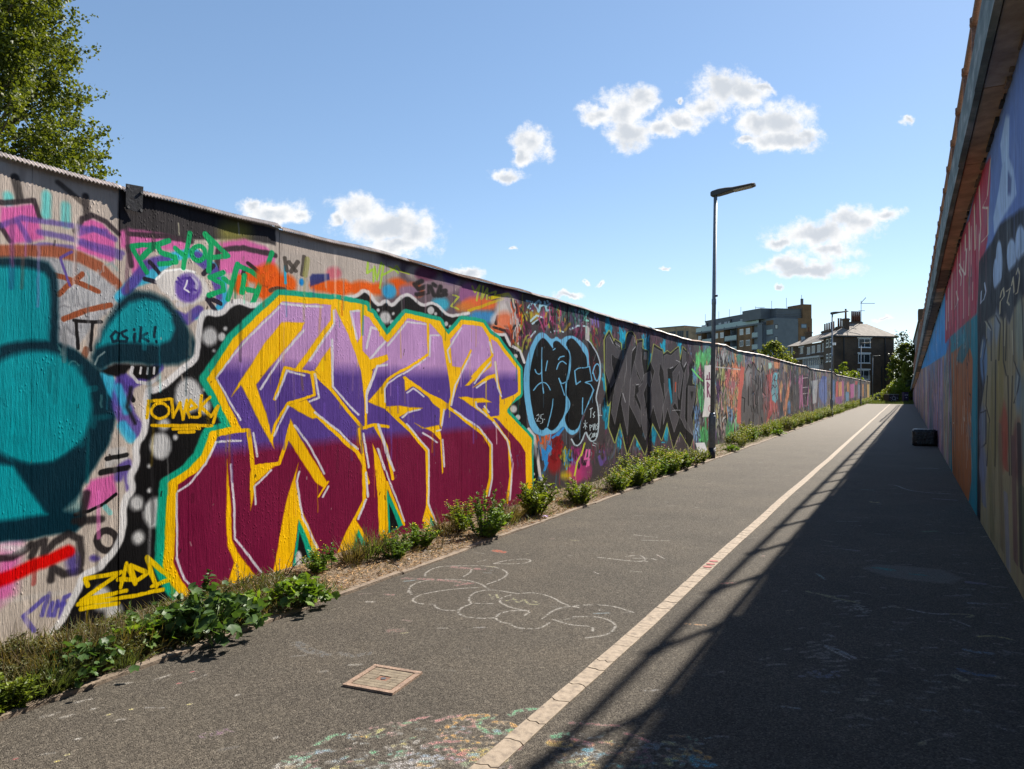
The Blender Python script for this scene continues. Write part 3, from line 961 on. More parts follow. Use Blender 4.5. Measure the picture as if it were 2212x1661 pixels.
# yellow tags on the black
for pts in ([(700, 124), (805, 110)], [(700, 128), (694, 205)], [(812, 112), (820, 200), (852, 130), (868, 210), (886, 118)], [(892, 165), (930, 150), (905, 118), (888, 160), (900, 200), (938, 198)], [(952, 98), (946, 192)], [(992, 108), (950, 150), (1000, 195), (1032, 148), (1012, 222)],
            [(722, 242), (1005, 236)], [(818, 257), (945, 252)], [(850, 272), (922, 268)]):
    K.line('C2', pts, 15, (228, 178, 8), 0.97)
K.ring('C2', (756, 168), 42, 38, 15, (228, 178, 8))
for pts in ([(412, 1004), (400, 972), (570, 932), (380, 1075), (600, 1020)], [(572, 1005), (598, 892), (642, 985)], [(560, 965), (640, 965)], [(645, 985), (620, 900), (705, 935), (650, 972)], [(745, 1005), (700, 866), (818, 970), (725, 1002)], [(365, 1092), (600, 1052), (775, 1020)], [(380, 1112), (560, 1085)]):
    K.line('C2', pts, 21, (226, 188, 0), 0.97)

# ---- black bubble letters, grey wild letters
def P5(pts, col, **kw):
    K.poly('C5', smooth(pts, 2, True) if kw.pop('rnd_', False) else pts, col, **kw)


def L5(w, col, *pts, **kw):
    K.line('C5', pts, w, col, kw.get('alpha', 0.95), kw.get('soft'))


SKYB = (112, 178, 218)
for c_, rx_, ry_, col_ in (((60, 260), 90, 120, (196, 190, 190)), ((40, 330), 60, 60, (226, 110, 70)), ((240, 300), 60, 40, (200, 180, 60)), ((350, 330), 70, 60, (196, 100, 150)), ((440, 330), 40, 60, (90, 40, 70)), ((560, 300), 50, 60, (50, 130, 120)),
                           ((600, 420), 60, 30, (120, 40, 60)), ((690, 440), 30, 80, (60, 60, 66)), ((680, 620), 40, 70, (130, 30, 30)), ((330, 1230), 60, 40, (226, 110, 60)), ((400, 1330), 60, 140, (150, 36, 40)), ((560, 1440), 70, 100, (190, 60, 120)), ((490, 1480), 40, 30, (200, 180, 40)), ((540, 1360), 60, 30, (70, 160, 210)), ((640, 1440), 40, 80, (150, 60, 110)), ((280, 1300), 40, 50, (110, 110, 116))):
    K.ell('C5', c_, rx_, ry_, col_, 0.8, 0.04)
for pts in ([(200, 190), (240, 200), (210, 240), (240, 262)], [(290, 190), (255, 215), (285, 270)], [(300, 200), (290, 262)], [(300, 230), (330, 220)], [(330, 200), (345, 265), (380, 262)], [(340, 230), (370, 210)], [(350, 190), (352, 196)], [(185, 300), (188, 304)], [(205, 275), (208, 280)]):
    L5(15, (150, 196, 214), *pts)
for pts in ([(560, 258), (540, 300), (560, 330), (580, 270), (560, 258)], [(590, 330), (595, 262), (625, 270), (595, 300)], [(620, 262), (655, 268), (612, 330), (650, 335)]):
    L5(14, (140, 214, 200), *pts)
for pts in ([(680, 330), (690, 400)], [(700, 310), (710, 400)], [(722, 320), (730, 390)], [(700, 290), (720, 285)]):
    L5(12, (120, 100, 170), *pts)
for pts in ([(225, 340), (270, 300), (330, 320), (360, 360)], [(240, 360), (290, 330)], [(520, 400), (580, 372), (625, 378)], [(380, 420), (440, 410), (470, 420)], [(215, 470), (260, 420)]):
    L5(13, (176, 206, 220), *pts)
for pts in ([(270, 360), (310, 330), (330, 400)], [(300, 370), (360, 350), (390, 420)], [(380, 290), (440, 280), (470, 330)], [(640, 400), (640, 460)]):
    L5(22, (22, 20, 22), *pts)
def PB(pts, col, rd=True, **kw):
    K.poly('B2', smooth(pts, 2, True) if rd else pts, col, soft=kw.get('soft', .008))


def LB(w, col, *pts, sm=True):
    K.line('B2', smooth(pts) if sm and len(pts) > 2 else pts, w, col, .96)


for c_, rx_, ry_, cols_ in (((40, 300), 70, 200, [(200, 90, 50), (190, 180, 180), (24, 20, 22), (150, 60, 60)]), ((130, 300), 60, 250, [(120, 40, 84), (24, 22, 26), (80, 30, 60), (150, 150, 60)]), ((420, 240), 120, 110, [(200, 90, 140), (30, 26, 30), (60, 110, 90), (120, 30, 70), (190, 160, 60)]),
                            ((640, 200), 90, 100, [(40, 100, 90), (40, 36, 46), (90, 60, 110)]), ((660, 390), 70, 50, [(120, 40, 80), (40, 30, 40)]), ((820, 440), 50, 120, [(110, 130, 50), (60, 40, 60), (130, 50, 60)]), ((340, 1450), 100, 120, [(120, 116, 120), (200, 90, 50), (60, 130, 190)]), ((440, 1500), 50, 120, [(130, 30, 36), (110, 24, 30)]), ((650, 1580), 70, 80, [(150, 50, 110), (40, 30, 40), (120, 40, 90)]), ((540, 1600), 50, 60, [(60, 140, 200), (150, 140, 40), (40, 40, 44)])):
    patch('B2', c_, rx_, ry_, cols_, 60, (.012, .05), (.04, .2), vert=.7)
PB([(108, 800), (135, 660), (190, 480), (260, 372), (330, 376), (395, 445), (440, 405), (480, 455), (530, 408), (600, 400), (660, 440), (720, 490), (755, 560), (760, 700), (775, 760), (790, 850), (805, 940), (740, 1110), (690, 1200), (660, 1330), (640, 1365), (590, 1395), (540, 1360), (510, 1290), (440, 1370), (360, 1385), (280, 1400), (200, 1360), (150, 1220), (118, 1000)], SKYB)
rb = [(745, 446), (790, 490), (850, 600), (878, 720), (865, 860), (820, 1020), (845, 1090), (858, 1250), (840, 1420), (790, 1466), (740, 1400), (722, 1345), (680, 1470), (625, 1500), (585, 1430)]
PB(rb + [(660, 1360), (740, 1110), (800, 940), (770, 720), (760, 560)], (20, 17, 19), False)
patch('B2', (810, 760), 30, 160, [(90, 20, 24), (20, 18, 20), (110, 110, 116)], 20, (.01, .03), (.05, .15))
LB(13, (176, 194, 206), *rb)
PB([(170, 830), (185, 680), (225, 530), (280, 433), (320, 428), (370, 480), (410, 548), (400, 470), (440, 448), (490, 490), (545, 540), (565, 590), (560, 690), (545, 810), (525, 880), (532, 1000), (525, 1160), (470, 1280), (400, 1348), (362, 1335), (345, 1300), (290, 1350), (240, 1290), (200, 1160), (178, 1000)], (9, 9, 10))
PB([(530, 490), (560, 436), (600, 428), (650, 480), (700, 550), (742, 610), (752, 700), (772, 715), (790, 860), (800, 940), (740, 1080), (690, 1200), (650, 1325), (590, 1350), (540, 1300), (515, 1210), (560, 1120), (560, 1040), (532, 980), (550, 830), (572, 720), (562, 560)], (9, 9, 10))
for pts in ([(295, 525), (290, 760), (295, 860), (312, 975)], [(226, 740), (240, 780), (270, 788), (290, 768)], [(350, 650), (332, 750)], [(212, 942), (250, 890), (300, 858), (350, 880), (378, 942)], [(443, 738), (460, 680), (500, 648), (537, 682)], [(460, 640), (480, 612), (515, 603)], [(465, 830), (490, 882), (530, 860)],
            [(463, 826), (490, 900), (520, 992)], [(540, 510), (576, 600), (575, 720), (552, 838)], [(545, 1010), (572, 1070), (560, 1130), (515, 1200)], [(408, 1030), (395, 1130), (350, 1300)], [(695, 1020), (690, 1180)], [(690, 500), (692, 545), (740, 600), (748, 705)], [(795, 780), (815, 700), (850, 676), (872, 740), (852, 850), (825, 852), (800, 770)], [(405, 545), (420, 540), (425, 530)]):
    LB(11, SKYB, *pts)
for pts in ([(675, 858), (635, 885), (618, 748), (650, 726), (765, 712), (786, 852), (722, 868), (772, 890), (806, 940), (748, 1082)],):
    LB(11, SKYB, *pts, sm=False)
for pts in ([(245, 1195), (262, 1180), (270, 1208), (246, 1252), (278, 1252)], [(308, 1182), (285, 1188), (284, 1220), (306, 1228), (300, 1262), (282, 1272)], [(233, 1226), (236, 1230)], [(318, 1226), (321, 1230)], [(762, 1135), (790, 1118)], [(776, 1130), (770, 1212)], [(814, 1158), (797, 1180), (813, 1200), (800, 1216)],
            [(766, 1345), (762, 1288), (788, 1300), (768, 1320)], [(796, 1284), (798, 1342)], [(804, 1342), (814, 1278), (826, 1338)], [(846, 1268), (832, 1290), (846, 1310), (834, 1332)], [(778, 1370), (756, 1395), (766, 1428), (782, 1410)], [(792, 1378), (788, 1410), (800, 1412), (802, 1380), (792, 1378)], [(808, 1410), (808, 1372), (820, 1380), (812, 1392), (824, 1408)], [(830, 1405), (830, 1368), (842, 1385), (830, 1405)], [(705, 1270), (735, 1310)], [(735, 1265), (700, 1315)], [(718, 1240), (720, 1330)], [(866, 1085), (868, 1195)], [(848, 1190), (884, 1192)], [(800, 1470), (830, 1480)], [(790, 1490), (822, 1502)]):
    LB(7, (186, 204, 214), *pts, sm=False)
for pts in ([(320, 1290), (350, 1320), (380, 1280), (360, 1260), (340, 1400), (320, 1300)], [(330, 1440), (350, 1390)], [(390, 1200), (450, 1150)], [(430, 1180), (470, 1130)]):
    L5(18, (60, 140, 210), *pts)
for pts in ([(640, 1290), (625, 1360), (655, 1350), (640, 1410)], [(660, 1290), (655, 1400)]):
    L5(14, (220, 110, 170), *pts)
for pts in ([(600, 1330), (625, 1240)], [(550, 1480), (570, 1380), (600, 1320)]):
    L5(12, (190, 200, 70), *pts)
L5(30, (206, 206, 206), (645, 390), (645, 470), alpha=0.8)
L5(24, (104, 84, 160), (740, 1300), (770, 1300), (778, 1360), (750, 1400), (735, 1340), alpha=0.8)
patch('W', (500, 130), 520, 110, [(74, 58, 72), (92, 66, 84), (56, 46, 56), (110, 84, 98), (40, 34, 40)], 300, (.015, .06), (.08, .3))
patch('W', (420, 1480), 480, 130, [(70, 64, 68), (84, 78, 80), (56, 50, 56), (90, 70, 84)], 160, (.02, .06), (.08, .25))
for c_, rx_, ry_ in (((85, 1080), 40, 130), ((265, 200), 36, 90), ((530, 280), 40, 110), ((740, 320), 24, 60), ((925, 340), 20, 60), ((230, 1330), 40, 110), ((630, 1320), 26, 70), ((775, 1300), 24, 90), ((450, 1410), 30, 60), ((1090, 640), 30, 80), ((60, 700), 14, 120), ((90, 70), 14, 60), ((580, 480), 24, 80)):
    patch('W', c_, rx_, ry_, [(40, 150, 184), (44, 166, 200), (34, 130, 160)], 30, (.02, .06), (.08, .2))
OLV = (150, 158, 84)
wild = [(55, 240), (75, 185), (110, 125), (165, 255), (178, 222), (245, 270), (255, 350), (305, 335), (315, 170), (335, 140), (380, 140), (412, 190), (430, 300), (440, 235), (503, 228), (500, 335), (515, 345), (562, 362), (552, 590), (600, 480), (632, 285), (730, 345), (740, 400), (790, 360), (825, 385), (918, 312), (940, 470), (970, 315), (1020, 370), (1105, 500), (1090, 590), (1080, 715), (1085, 745), (1130, 760), (1125, 900), (1085, 1180), (1092, 1240), (1085, 1370), (1050, 1500), (940, 1300), (860, 1495), (785, 1190), (720, 1400), (690, 1340), (615, 1200), (528, 1570), (405, 1325), (322, 1555), (238, 1195), (180, 1430), (108, 1240), (135, 940), (100, 1000), (60, 600)]
greys = ([(75, 210), (110, 165), (165, 285), (215, 342), (302, 352), (302, 540), (250, 465), (205, 460), (140, 400), (140, 520), (182, 700), (128, 790), (70, 600), (72, 400)], [(250, 465), (305, 400), (312, 560), (255, 830), (235, 900), (180, 1215), (140, 1080), (160, 880), (185, 720)],
         [(318, 190), (350, 165), (400, 190), (418, 300), (375, 385), (362, 690), (345, 960), (325, 1340), (252, 980), (265, 830), (312, 580)], [(440, 270), (498, 260), (490, 450), (515, 640), (490, 720), (430, 560), (410, 480), (430, 380)], [(405, 480), (440, 640), (490, 740), (470, 780), (420, 740), (405, 900), (470, 1060), (470, 1250), (345, 980), (360, 720)],
         [(515, 640), (590, 590), (610, 660), (580, 780), (560, 720), (510, 850), (535, 1000), (550, 1140), (582, 1240), (530, 1395), (482, 1200), (478, 1000), (430, 860), (440, 800), (500, 740)], [(600, 500), (632, 320), (728, 370), (736, 560), (748, 740), (700, 500), (690, 620), (700, 720), (742, 900), (735, 1000), (698, 1280), (622, 1000), (585, 1150), (590, 800), (640, 600)],
         [(745, 420), (785, 400), (830, 412), (915, 340), (935, 490), (870, 540), (840, 560), (785, 560), (790, 760), (800, 790), (758, 890), (745, 700)], [(762, 900), (802, 800), (840, 1000), (930, 1130), (870, 1310), (790, 1030), (740, 1220), (735, 1010)], [(850, 610), (935, 500), (975, 620), (950, 760), (930, 930), (912, 880), (930, 600), (905, 660), (900, 860), (912, 1040), (880, 960), (850, 1000), (855, 760)],
         [(970, 350), (1015, 390), (1020, 470), (982, 560), (960, 500)], [(985, 640), (1030, 480), (1040, 640), (1000, 800), (990, 1150), (1075, 1340), (1000, 1260), (942, 1140), (960, 900)], [(1030, 765), (1120, 775), (1110, 900), (1060, 1110), (1085, 1230), (1080, 1350), (1022, 1200)], [(520, 380), (556, 385), (552, 470), (515, 460)], [(182, 250), (238, 285), (236, 330), (200, 320)])
def draw_wild():
    K.line('W', wild, 15, OLV, 0.9, 2.5, close=True)
    K.poly('W', wild, (17, 16, 17), soft=0.006)
    for pl_ in greys:
        K.poly('W', pl_, (72, 70, 75), soft=0.006)
        K.line('W', pl_, 4.5, (150, 150, 156), 0.6, 2.0, close=True)
    K.poly('W', [(800, 680), (820, 680), (846, 950), (835, 985), (805, 800)], (40, 140, 170), soft=.006)
    for pl_ in ([(142, 402), (180, 440), (245, 462), (205, 560), (178, 700), (145, 520)], [(700, 505), (742, 600), (752, 740), (725, 700), (692, 640)], [(425, 772), (455, 755), (455, 830), (430, 870)], [(1055, 832), (1092, 832), (1070, 940)], [(515, 460), (552, 470), (550, 525), (512, 515)]):
        K.poly('W', pl_, (20, 18, 20), soft=.005)
    for pts in ([(185, 275), (235, 305)], [(385, 350), (420, 310)], [(820, 560), (850, 548)], [(890, 470), (940, 490)], [(985, 545), (1010, 490)], [(120, 200), (155, 275)], [(405, 190), (415, 260)], [(850, 1055), (940, 1050)], [(270, 850), (300, 960)], [(430, 755), (460, 748)]):
        K.line('W', pts, 8, (176, 178, 184), .8)
    K.line('W', [(885, 725), (882, 830)], 14, (180, 84, 60), .85)
    K.line('W', [(320, 190), (345, 150), (385, 152), (408, 190)], 14, (26, 26, 26), .9)


K = NEAR
draw_wild()
scatter_marks(K, wmap(1140, 700)[0], SPLIT, 0.05, 2.5, 90, [(52, 50, 54), (120, 118, 122), (30, 30, 34), (96, 80, 96)], 0.003, 0.008, rnd, (0.25, 0.5), 0.95, (.05, .2))

for _ in range(46):
    scrawl(K, rnd.uniform(wmap(1100, 700)[0], SPLIT), rnd.choice((rnd.uniform(1.9, 2.3), rnd.uniform(.15, .5))), rnd.uniform(.08, .2), rnd.choice((2, 3)), rnd.choice([(24, 22, 26), (150, 130, 150), (90, 60, 100), (60, 120, 150), (120, 40, 60)]), rnd.uniform(.008, .02), rnd, .7)
# roller marks, drips and fading over everything near
for _ in range(700):
    s_, z_ = rnd.uniform(1.8, SPLIT - .1), rnd.uniform(.1, 2.4)
    j, i = int((z_ - K.z0) * K.kz), int((s_ - K.s0) * K.kx)
    c_ = K.a[min(j, K.h - 1), min(i, K.w - 1)] * 255 * rnd.choice((.72, .82, 1.15, 1.28)) + rnd.uniform(-6, 8)
    L = rnd.uniform(.03, .35)
    K.line(None, [(s_, z_), (s_ + rnd.uniform(-.01, .01), z_ - L)], rnd.uniform(.004, .03), tuple(np.clip(c_, 4, 250)), rnd.uniform(.2, .55), softpx=.006, metric=True)
for _ in range(260):                             # chips and knocks
    s_, z_ = rnd.uniform(1.8, SPLIT - .1), rnd.uniform(.05, 2.4)
    K.line(None, [(s_, z_), (s_ + rnd.uniform(-.01, .01), z_ + rnd.uniform(-.03, .03))], rnd.uniform(.004, .012), rnd.choice([(40, 34, 32), (190, 180, 172), (24, 20, 22), (120, 104, 96)]), rnd.uniform(.4, .85), softpx=.002, metric=True)
# ---- far boards
FEND = 103.0
FAR = Canvas(SPLIT, FEND, -0.1, 2.75, 44, 150, (92, 88, 88), wmap, 0.004, 31)
K = FAR
pal = [(60, 58, 62), (110, 106, 106), (140, 134, 130), (70, 110, 140), (150, 60, 60), (90, 70, 130), (50, 120, 90), (196, 120, 60), (170, 166, 160), (40, 38, 42), (180, 80, 130), (200, 180, 90), (80, 150, 170)]
s = SPLIT
while s < FEND:
    wseg = rnd.uniform(1.0, 3.4)
    K.poly(None, [(s, 0), (s + wseg, 0), (s + wseg, 2.7), (s, 2.7)], rnd.choice([(78, 76, 78), (104, 98, 98), (64, 62, 68), (124, 116, 110), (88, 84, 100), (110, 92, 88)]), 0.9, 0.15, metric=True)
    s += wseg
scatter_marks(K, SPLIT, FEND, 0.05, 2.7, 1700, pal, 0.03, 0.2, rnd, (0.35, 0.9), 0.7)
scatter_marks(K, SPLIT, SPLIT + 12, 0.05, 2.6, 260, [(40, 150, 80), (200, 70, 90), (224, 104, 50), (70, 140, 190), (190, 190, 190), (150, 170, 80), (30, 30, 34)], 0.02, 0.10, rnd, (0.5, 0.95), 0.6)
scatter_marks(K, SPLIT, FEND, 0.05, 2.7, 900, pal + [(20, 20, 22), (210, 208, 204)], 0.015, 0.06, rnd, (0.4, 0.9), 0.9)
for _ in range(150):
    scrawl(K, rnd.uniform(SPLIT, FEND), rnd.uniform(.3, 2.1), rnd.uniform(.15, .45), rnd.choice((2, 3, 4)), rnd.choice(pal + [(16, 16, 18), (220, 216, 210), (16, 16, 18)]), rnd.uniform(.02, .05), rnd)
s = SPLIT + 3
while s < FEND:                                # blown-up bubble names
    wd = rnd.uniform(1.6, 3.6)
    c1 = rnd.choice([(150, 150, 154), (90, 90, 96), (60, 120, 190), (200, 70, 60), (120, 80, 150), (220, 140, 60), (70, 160, 160), (190, 90, 150)])
    for j in range(4):
        cx = s + wd * (j + 0.5) / 4
        pts = [(cx + wd / 7 * math.cos(a) * rnd.uniform(.8, 1.15), 1.25 + 0.75 * math.sin(a) * rnd.uniform(.85, 1.1)) for a in np.linspace(0, 6.28, 12)[:-1]]
        K.line(None, pts, 0.07, (20, 18, 20), 0.8, softpx=0.015, close=True, metric=True)
        K.poly(None, pts, c1, 0.8, 0.03, metric=True)
        K.line(None, [(cx - .1, 0.8), (cx, 1.6), (cx + .12, 1.0)], 0.04, (20, 18, 20), 0.8, softpx=0.01, metric=True)
    s += wd + rnd.uniform(2.5, 6)


def P9(pts, col, **kw):
    K.poly('C9', pts, col, kw.get('alpha', 0.92), kw.get('soft', 0.03))


def L9(w, col, *pts, **kw):
    K.line('C9', pts, w, col, kw.get('alpha', 0.92), kw.get('soft'))


GRB = (40, 176, 84)
# bright green sprays and the first metres past the near lamp
GY = [(70, 66, 70), (40, 38, 42), (120, 116, 118), (160, 156, 158), (20, 18, 20)]
patch('T', (560, 800), 420, 700, GY, 420, (.02, .07), (.08, .4))
draw_wild()
for c_, rx_, ry_, cols_, n_ in (((150, 250), 60, 200, [(80, 62, 78), (60, 50, 60)], 40), ((380, 260), 90, 50, [GRB, (50, 160, 100)], 40), ((300, 350), 70, 80, [GRB, (60, 200, 80)], 50), ((300, 540), 26, 90, [(130, 50, 76), (190, 110, 140), (60, 30, 50)], 20), ((220, 560), 20, 120, [(60, 130, 170), (50, 110, 150)], 20), ((310, 860), 34, 170, [GRB, (40, 140, 80)], 40),
                                ((250, 1130), 46, 110, [(80, 140, 200), (30, 40, 60), (60, 120, 180)], 36), ((250, 1400), 50, 120, [(110, 170, 226), (90, 150, 210), (50, 60, 90)], 40), ((360, 1450), 60, 90, [GRB, (30, 130, 60)], 40), ((380, 1250), 30, 60, [(110, 40, 40), GRB], 14), ((620, 300), 90, 80, [(30, 30, 34), (150, 150, 154), (180, 190, 190), (60, 60, 66)], 60), ((600, 520), 60, 60, [(170, 180, 90), (150, 160, 80), (30, 30, 30)], 36),
                                ((560, 1050), 34, 110, [(180, 170, 80), (60, 60, 50), (160, 160, 150)], 30), ((700, 560), 36, 130, [(190, 70, 84), (170, 60, 70)], 34), ((770, 720), 40, 120, [(206, 90, 110), (180, 70, 90), (150, 140, 140)], 40), ((830, 500), 50, 60, [(236, 120, 50), (220, 100, 40)], 40), ((900, 600), 44, 180, [(200, 60, 40), (226, 100, 44), (160, 40, 36)], 60), ((820, 930), 60, 150, [(210, 90, 40), (150, 140, 136), (170, 50, 40), (110, 150, 80)], 60),
                                ((880, 1080), 30, 160, [(170, 40, 36), (190, 60, 44)], 40), ((740, 1150), 40, 120, [(90, 150, 200), (40, 40, 60), (70, 120, 170)], 40), ((730, 1370), 60, 120, [(50, 170, 70), (70, 190, 90), (40, 120, 60)], 60), ((620, 1250), 60, 160, [(170, 166, 164), (26, 24, 26), (90, 86, 88)], 50), ((640, 900), 60, 150, [(150, 140, 140), (60, 50, 54), (180, 120, 130), (110, 150, 80)], 60), ((880, 270), 50, 60, [(50, 140, 110), (60, 160, 130), (100, 100, 100)], 36), ((1010, 290), 60, 80, [(110, 96, 130), (150, 140, 150), (60, 50, 60)], 40), ((560, 780), 24, 160, [(90, 50, 110), (60, 40, 70)], 24), ((840, 1250), 24, 120, [(60, 180, 90), (130, 190, 150)], 24)):
    patch('T', c_, rx_, ry_, cols_, n_, (.02, .07), (.08, .35), vert=.75)
K.line('T', [(540, 435), (920, 475)], 20, (190, 186, 186), .85)
K.line('T', [(185, 470), (260, 560), (330, 640)], 24, (70, 220, 80), .85)
for c_, r_ in (((290, 480), 12), ((300, 520), 14), ((440, 1040), 14)):
    K.ring('T', c_, r_, r_ * 2, 7, (150, 80, 120))
for _ in range(30):
    q_ = K.map(*ov('T', (rnd.uniform(540, 900), rnd.uniform(480, 1300))))
    scrawl(K, q_[0], q_[1], rnd.uniform(.1, .25), 2, rnd.choice([(16, 14, 18), (16, 14, 18), (210, 206, 200), (90, 40, 90)]), rnd.uniform(.012, .025), rnd, .85)
K.poly('C5', [(1508, 668), (1580, 662), (1580, 1045), (1492, 1048), (1512, 900)], (206, 204, 204), soft=0.01)
for pts in ([(1522, 770), (1575, 768)], [(1530, 740), (1528, 765)], [(1545, 720), (1545, 765)], [(1562, 735), (1562, 765)], [(1530, 790), (1530, 900)], [(1530, 795), (1545, 810), (1532, 840), (1548, 900)], [(1560, 900), (1562, 800), (1570, 860)]):
    K.line('C5', pts, 9, (110, 40, 80), 0.95)
K.ring('C5', (1548, 985), 10, 22, 4, (150, 50, 90))
# red to grey burner with black outlines
P9([(230, 420), (290, 440), (260, 700), (240, 900), (230, 1300), (170, 1250), (190, 900)], (190, 62, 36))
P9([(590, 560), (650, 540), (690, 700), (720, 950), (700, 1120), (620, 1250), (600, 900)], (170, 48, 44))
P9([(250, 800), (300, 560), (340, 420), (420, 370), (500, 520), (560, 400), (610, 600), (650, 850), (640, 1100), (600, 1280), (300, 1340), (235, 1330), (235, 1000)], (96, 92, 94))
for pts in ([(340, 400), (390, 460), (410, 360), (470, 470), (520, 520), (560, 470), (540, 380)], [(300, 520), (350, 400)], [(400, 600), (445, 640), (440, 780), (400, 830)], [(450, 570), (470, 690)], [(490, 560), (490, 760)], [(520, 600), (525, 720)], [(560, 540), (555, 800), (600, 850)], [(410, 800), (450, 860), (450, 980), (480, 1000)], [(470, 770), (475, 1120)], [(350, 720), (345, 1000)], [(250, 880), (290, 900), (280, 1100)], [(380, 1000), (400, 1100)], [(420, 1000), (440, 1100), (480, 960)], [(550, 1060), (560, 900), (600, 880)], [(590, 980), (610, 1060)], [(360, 1200), (350, 1330)], [(540, 1180), (550, 1260)], [(610, 560), (650, 800), (650, 1060)]):
    L9(13, (24, 20, 22), *pts)
P9([(300, 480), (400, 430), (400, 620), (320, 760)], (160, 160, 164), alpha=0.6, soft=0.08)
# turquoise bubble, orange and yellow, blue letters, rainbow, purple
P9([(690, 700), (700, 570), (730, 510), (770, 520), (775, 640), (785, 720), (775, 900), (750, 975), (690, 920), (680, 800)], (74, 178, 196))
for pts in ([(700, 700), (740, 740), (770, 700)], [(720, 620), (760, 640)], [(700, 860), (740, 820), (760, 900)], [(745, 560), (730, 640)], [(690, 760), (720, 700)], [(690, 520), (720, 490), (790, 490)]):
    L9(9, (26, 50, 66), *pts)
P9([(800, 720), (830, 630), (850, 700), (830, 900), (870, 1050), (890, 900), (930, 700), (950, 620), (955, 760), (920, 1000), (890, 1180), (850, 1000), (810, 900)], (214, 112, 52))
P9([(810, 680), (835, 640), (830, 860), (815, 800)], (214, 176, 84))
P9([(920, 960), (950, 930), (975, 1000), (960, 1130), (925, 1120)], (60, 120, 180))
P9([(805, 960), (850, 950), (860, 1100), (820, 1180)], (50, 62, 74))
P9([(640, 380), (690, 360), (700, 440), (650, 470)], (150, 200, 190))
P9([(720, 330), (810, 340), (800, 460), (730, 450)], (206, 120, 50))
P9([(1000, 700), (1090, 680), (1100, 1000), (1060, 1180), (1005, 1150)], (84, 82, 86))
P9([(1150, 560), (1230, 560), (1210, 1000), (1150, 980)], (60, 50, 60))
for y_ in (600, 740, 830):
    L9(10, (206, 196, 200), (1150, y_), (1220, y_ - 10), alpha=0.8)
P9([(1270, 640), (1370, 620), (1350, 960), (1290, 980)], (168, 172, 178))
P9([(1380, 700), (1440, 560), (1500, 580), (1510, 900), (1470, 1000), (1390, 880)], (50, 84, 160))
for x_ in range(1385, 1510, 18):
    L9(7, (150, 160, 190), (x_, 620), (x_, 1040), alpha=0.5)
P9([(1640, 650), (1670, 640), (1665, 950), (1630, 960)], (196, 60, 56))
P9([(1675, 660), (1720, 650), (1725, 900), (1675, 900)], (200, 140, 60))
P9([(1630, 880), (1725, 860), (1720, 980), (1640, 990)], (140, 80, 140))
P9([(1780, 800), (1830, 800), (1830, 940), (1780, 940)], (80, 130, 170))
P9([(1845, 690), (1905, 680), (1900, 880), (1850, 900)], (176, 80, 140))
P9([(1920, 640), (1955, 640), (1950, 690), (1920, 700)], (170, 50, 50))
P9([(2095, 690), (2130, 690), (2130, 890), (2100, 890)], (200, 160, 90))
P9([(1960, 700), (2010, 700), (2000, 900), (1960, 900)], (110, 120, 150))

for c_, cols_ in (((470, 900), [(84, 82, 86), (110, 108, 110), (60, 58, 62)]), ((690, 900), [(170, 48, 44), (110, 40, 44), (200, 120, 130)]), ((880, 900), [(90, 86, 88), (60, 58, 62), (150, 110, 70)]), ((1080, 850), [(60, 58, 62), (100, 98, 100), (30, 28, 30)]), ((1300, 800), [(110, 130, 110), (160, 160, 164), (70, 70, 74), (130, 90, 80)]), ((1560, 800), [(110, 90, 80), (70, 60, 60), (150, 130, 110)]), ((1800, 780), [(120, 110, 110), (80, 90, 110), (150, 120, 90), (110, 60, 90)]), ((2000, 780), [(130, 120, 130), (80, 90, 110), (150, 150, 150)])):
    patch('C9', c_, 130, 420, cols_, 130, (.03, .1), (.1, .6), (.25, .7), .95)
scatter_marks(K, SPLIT + 6, FEND, 0.05, 2.6, 1300, [(16, 14, 16), (30, 28, 32), (210, 206, 200), (150, 60, 60), (60, 110, 170), (60, 54, 60), (60, 54, 60)], 0.012, 0.05, rnd, (0.35, 0.8), 0.95, (.1, .7))

# ------------------------------------------------------------------ right wall: its paint
def rmap(u, v):
    return on_x(u, v, RX)


REND = 100.0
RIGHT = Canvas(4.2, REND, -0.05, 3.75, 40, 190, (128, 122, 124), rmap, 0.004, 51)
K = RIGHT
rnd = random.Random(9)
s = 12.0
while s < REND:
    wseg = rnd.uniform(1.0, 4.5)
    K.poly(None, [(s, 0), (s + wseg, 0), (s + wseg, 3.7), (s, 3.7)], rnd.choice([(150, 116, 134), (98, 108, 124), (176, 156, 130), (124, 92, 90), (190, 166, 172), (92, 116, 116), (160, 130, 110), (120, 110, 130)]), 0.95, 0.12, metric=True)
    s += wseg
RC = [(176, 130, 150), (110, 120, 150), (190, 176, 180), (150, 96, 90), (100, 120, 110), (196, 140, 110), (90, 140, 176), (140, 130, 90), (60, 56, 60), (200, 150, 160)]
scatter_marks(K, 12, REND, 0.0, 3.3, 1500, RC, 0.04, 0.4, rnd, (0.3, 0.75), 0.97, (.2, 1.3))
scatter_marks(K, 12, REND, 0.0, 3.3, 700, RC + [(30, 28, 30), (216, 206, 196)], 0.02, 0.1, rnd, (0.4, 0.8), 0.95, (.2, 1.0))


def RP(crop, pts, col, **kw):
    K.poly(crop, pts, col, kw.get('alpha', 0.97), kw.get('soft', 0.02))


def RL(crop, w, col, *pts, **kw):
    K.line(crop, pts, w, col, kw.get('alpha', 0.92))


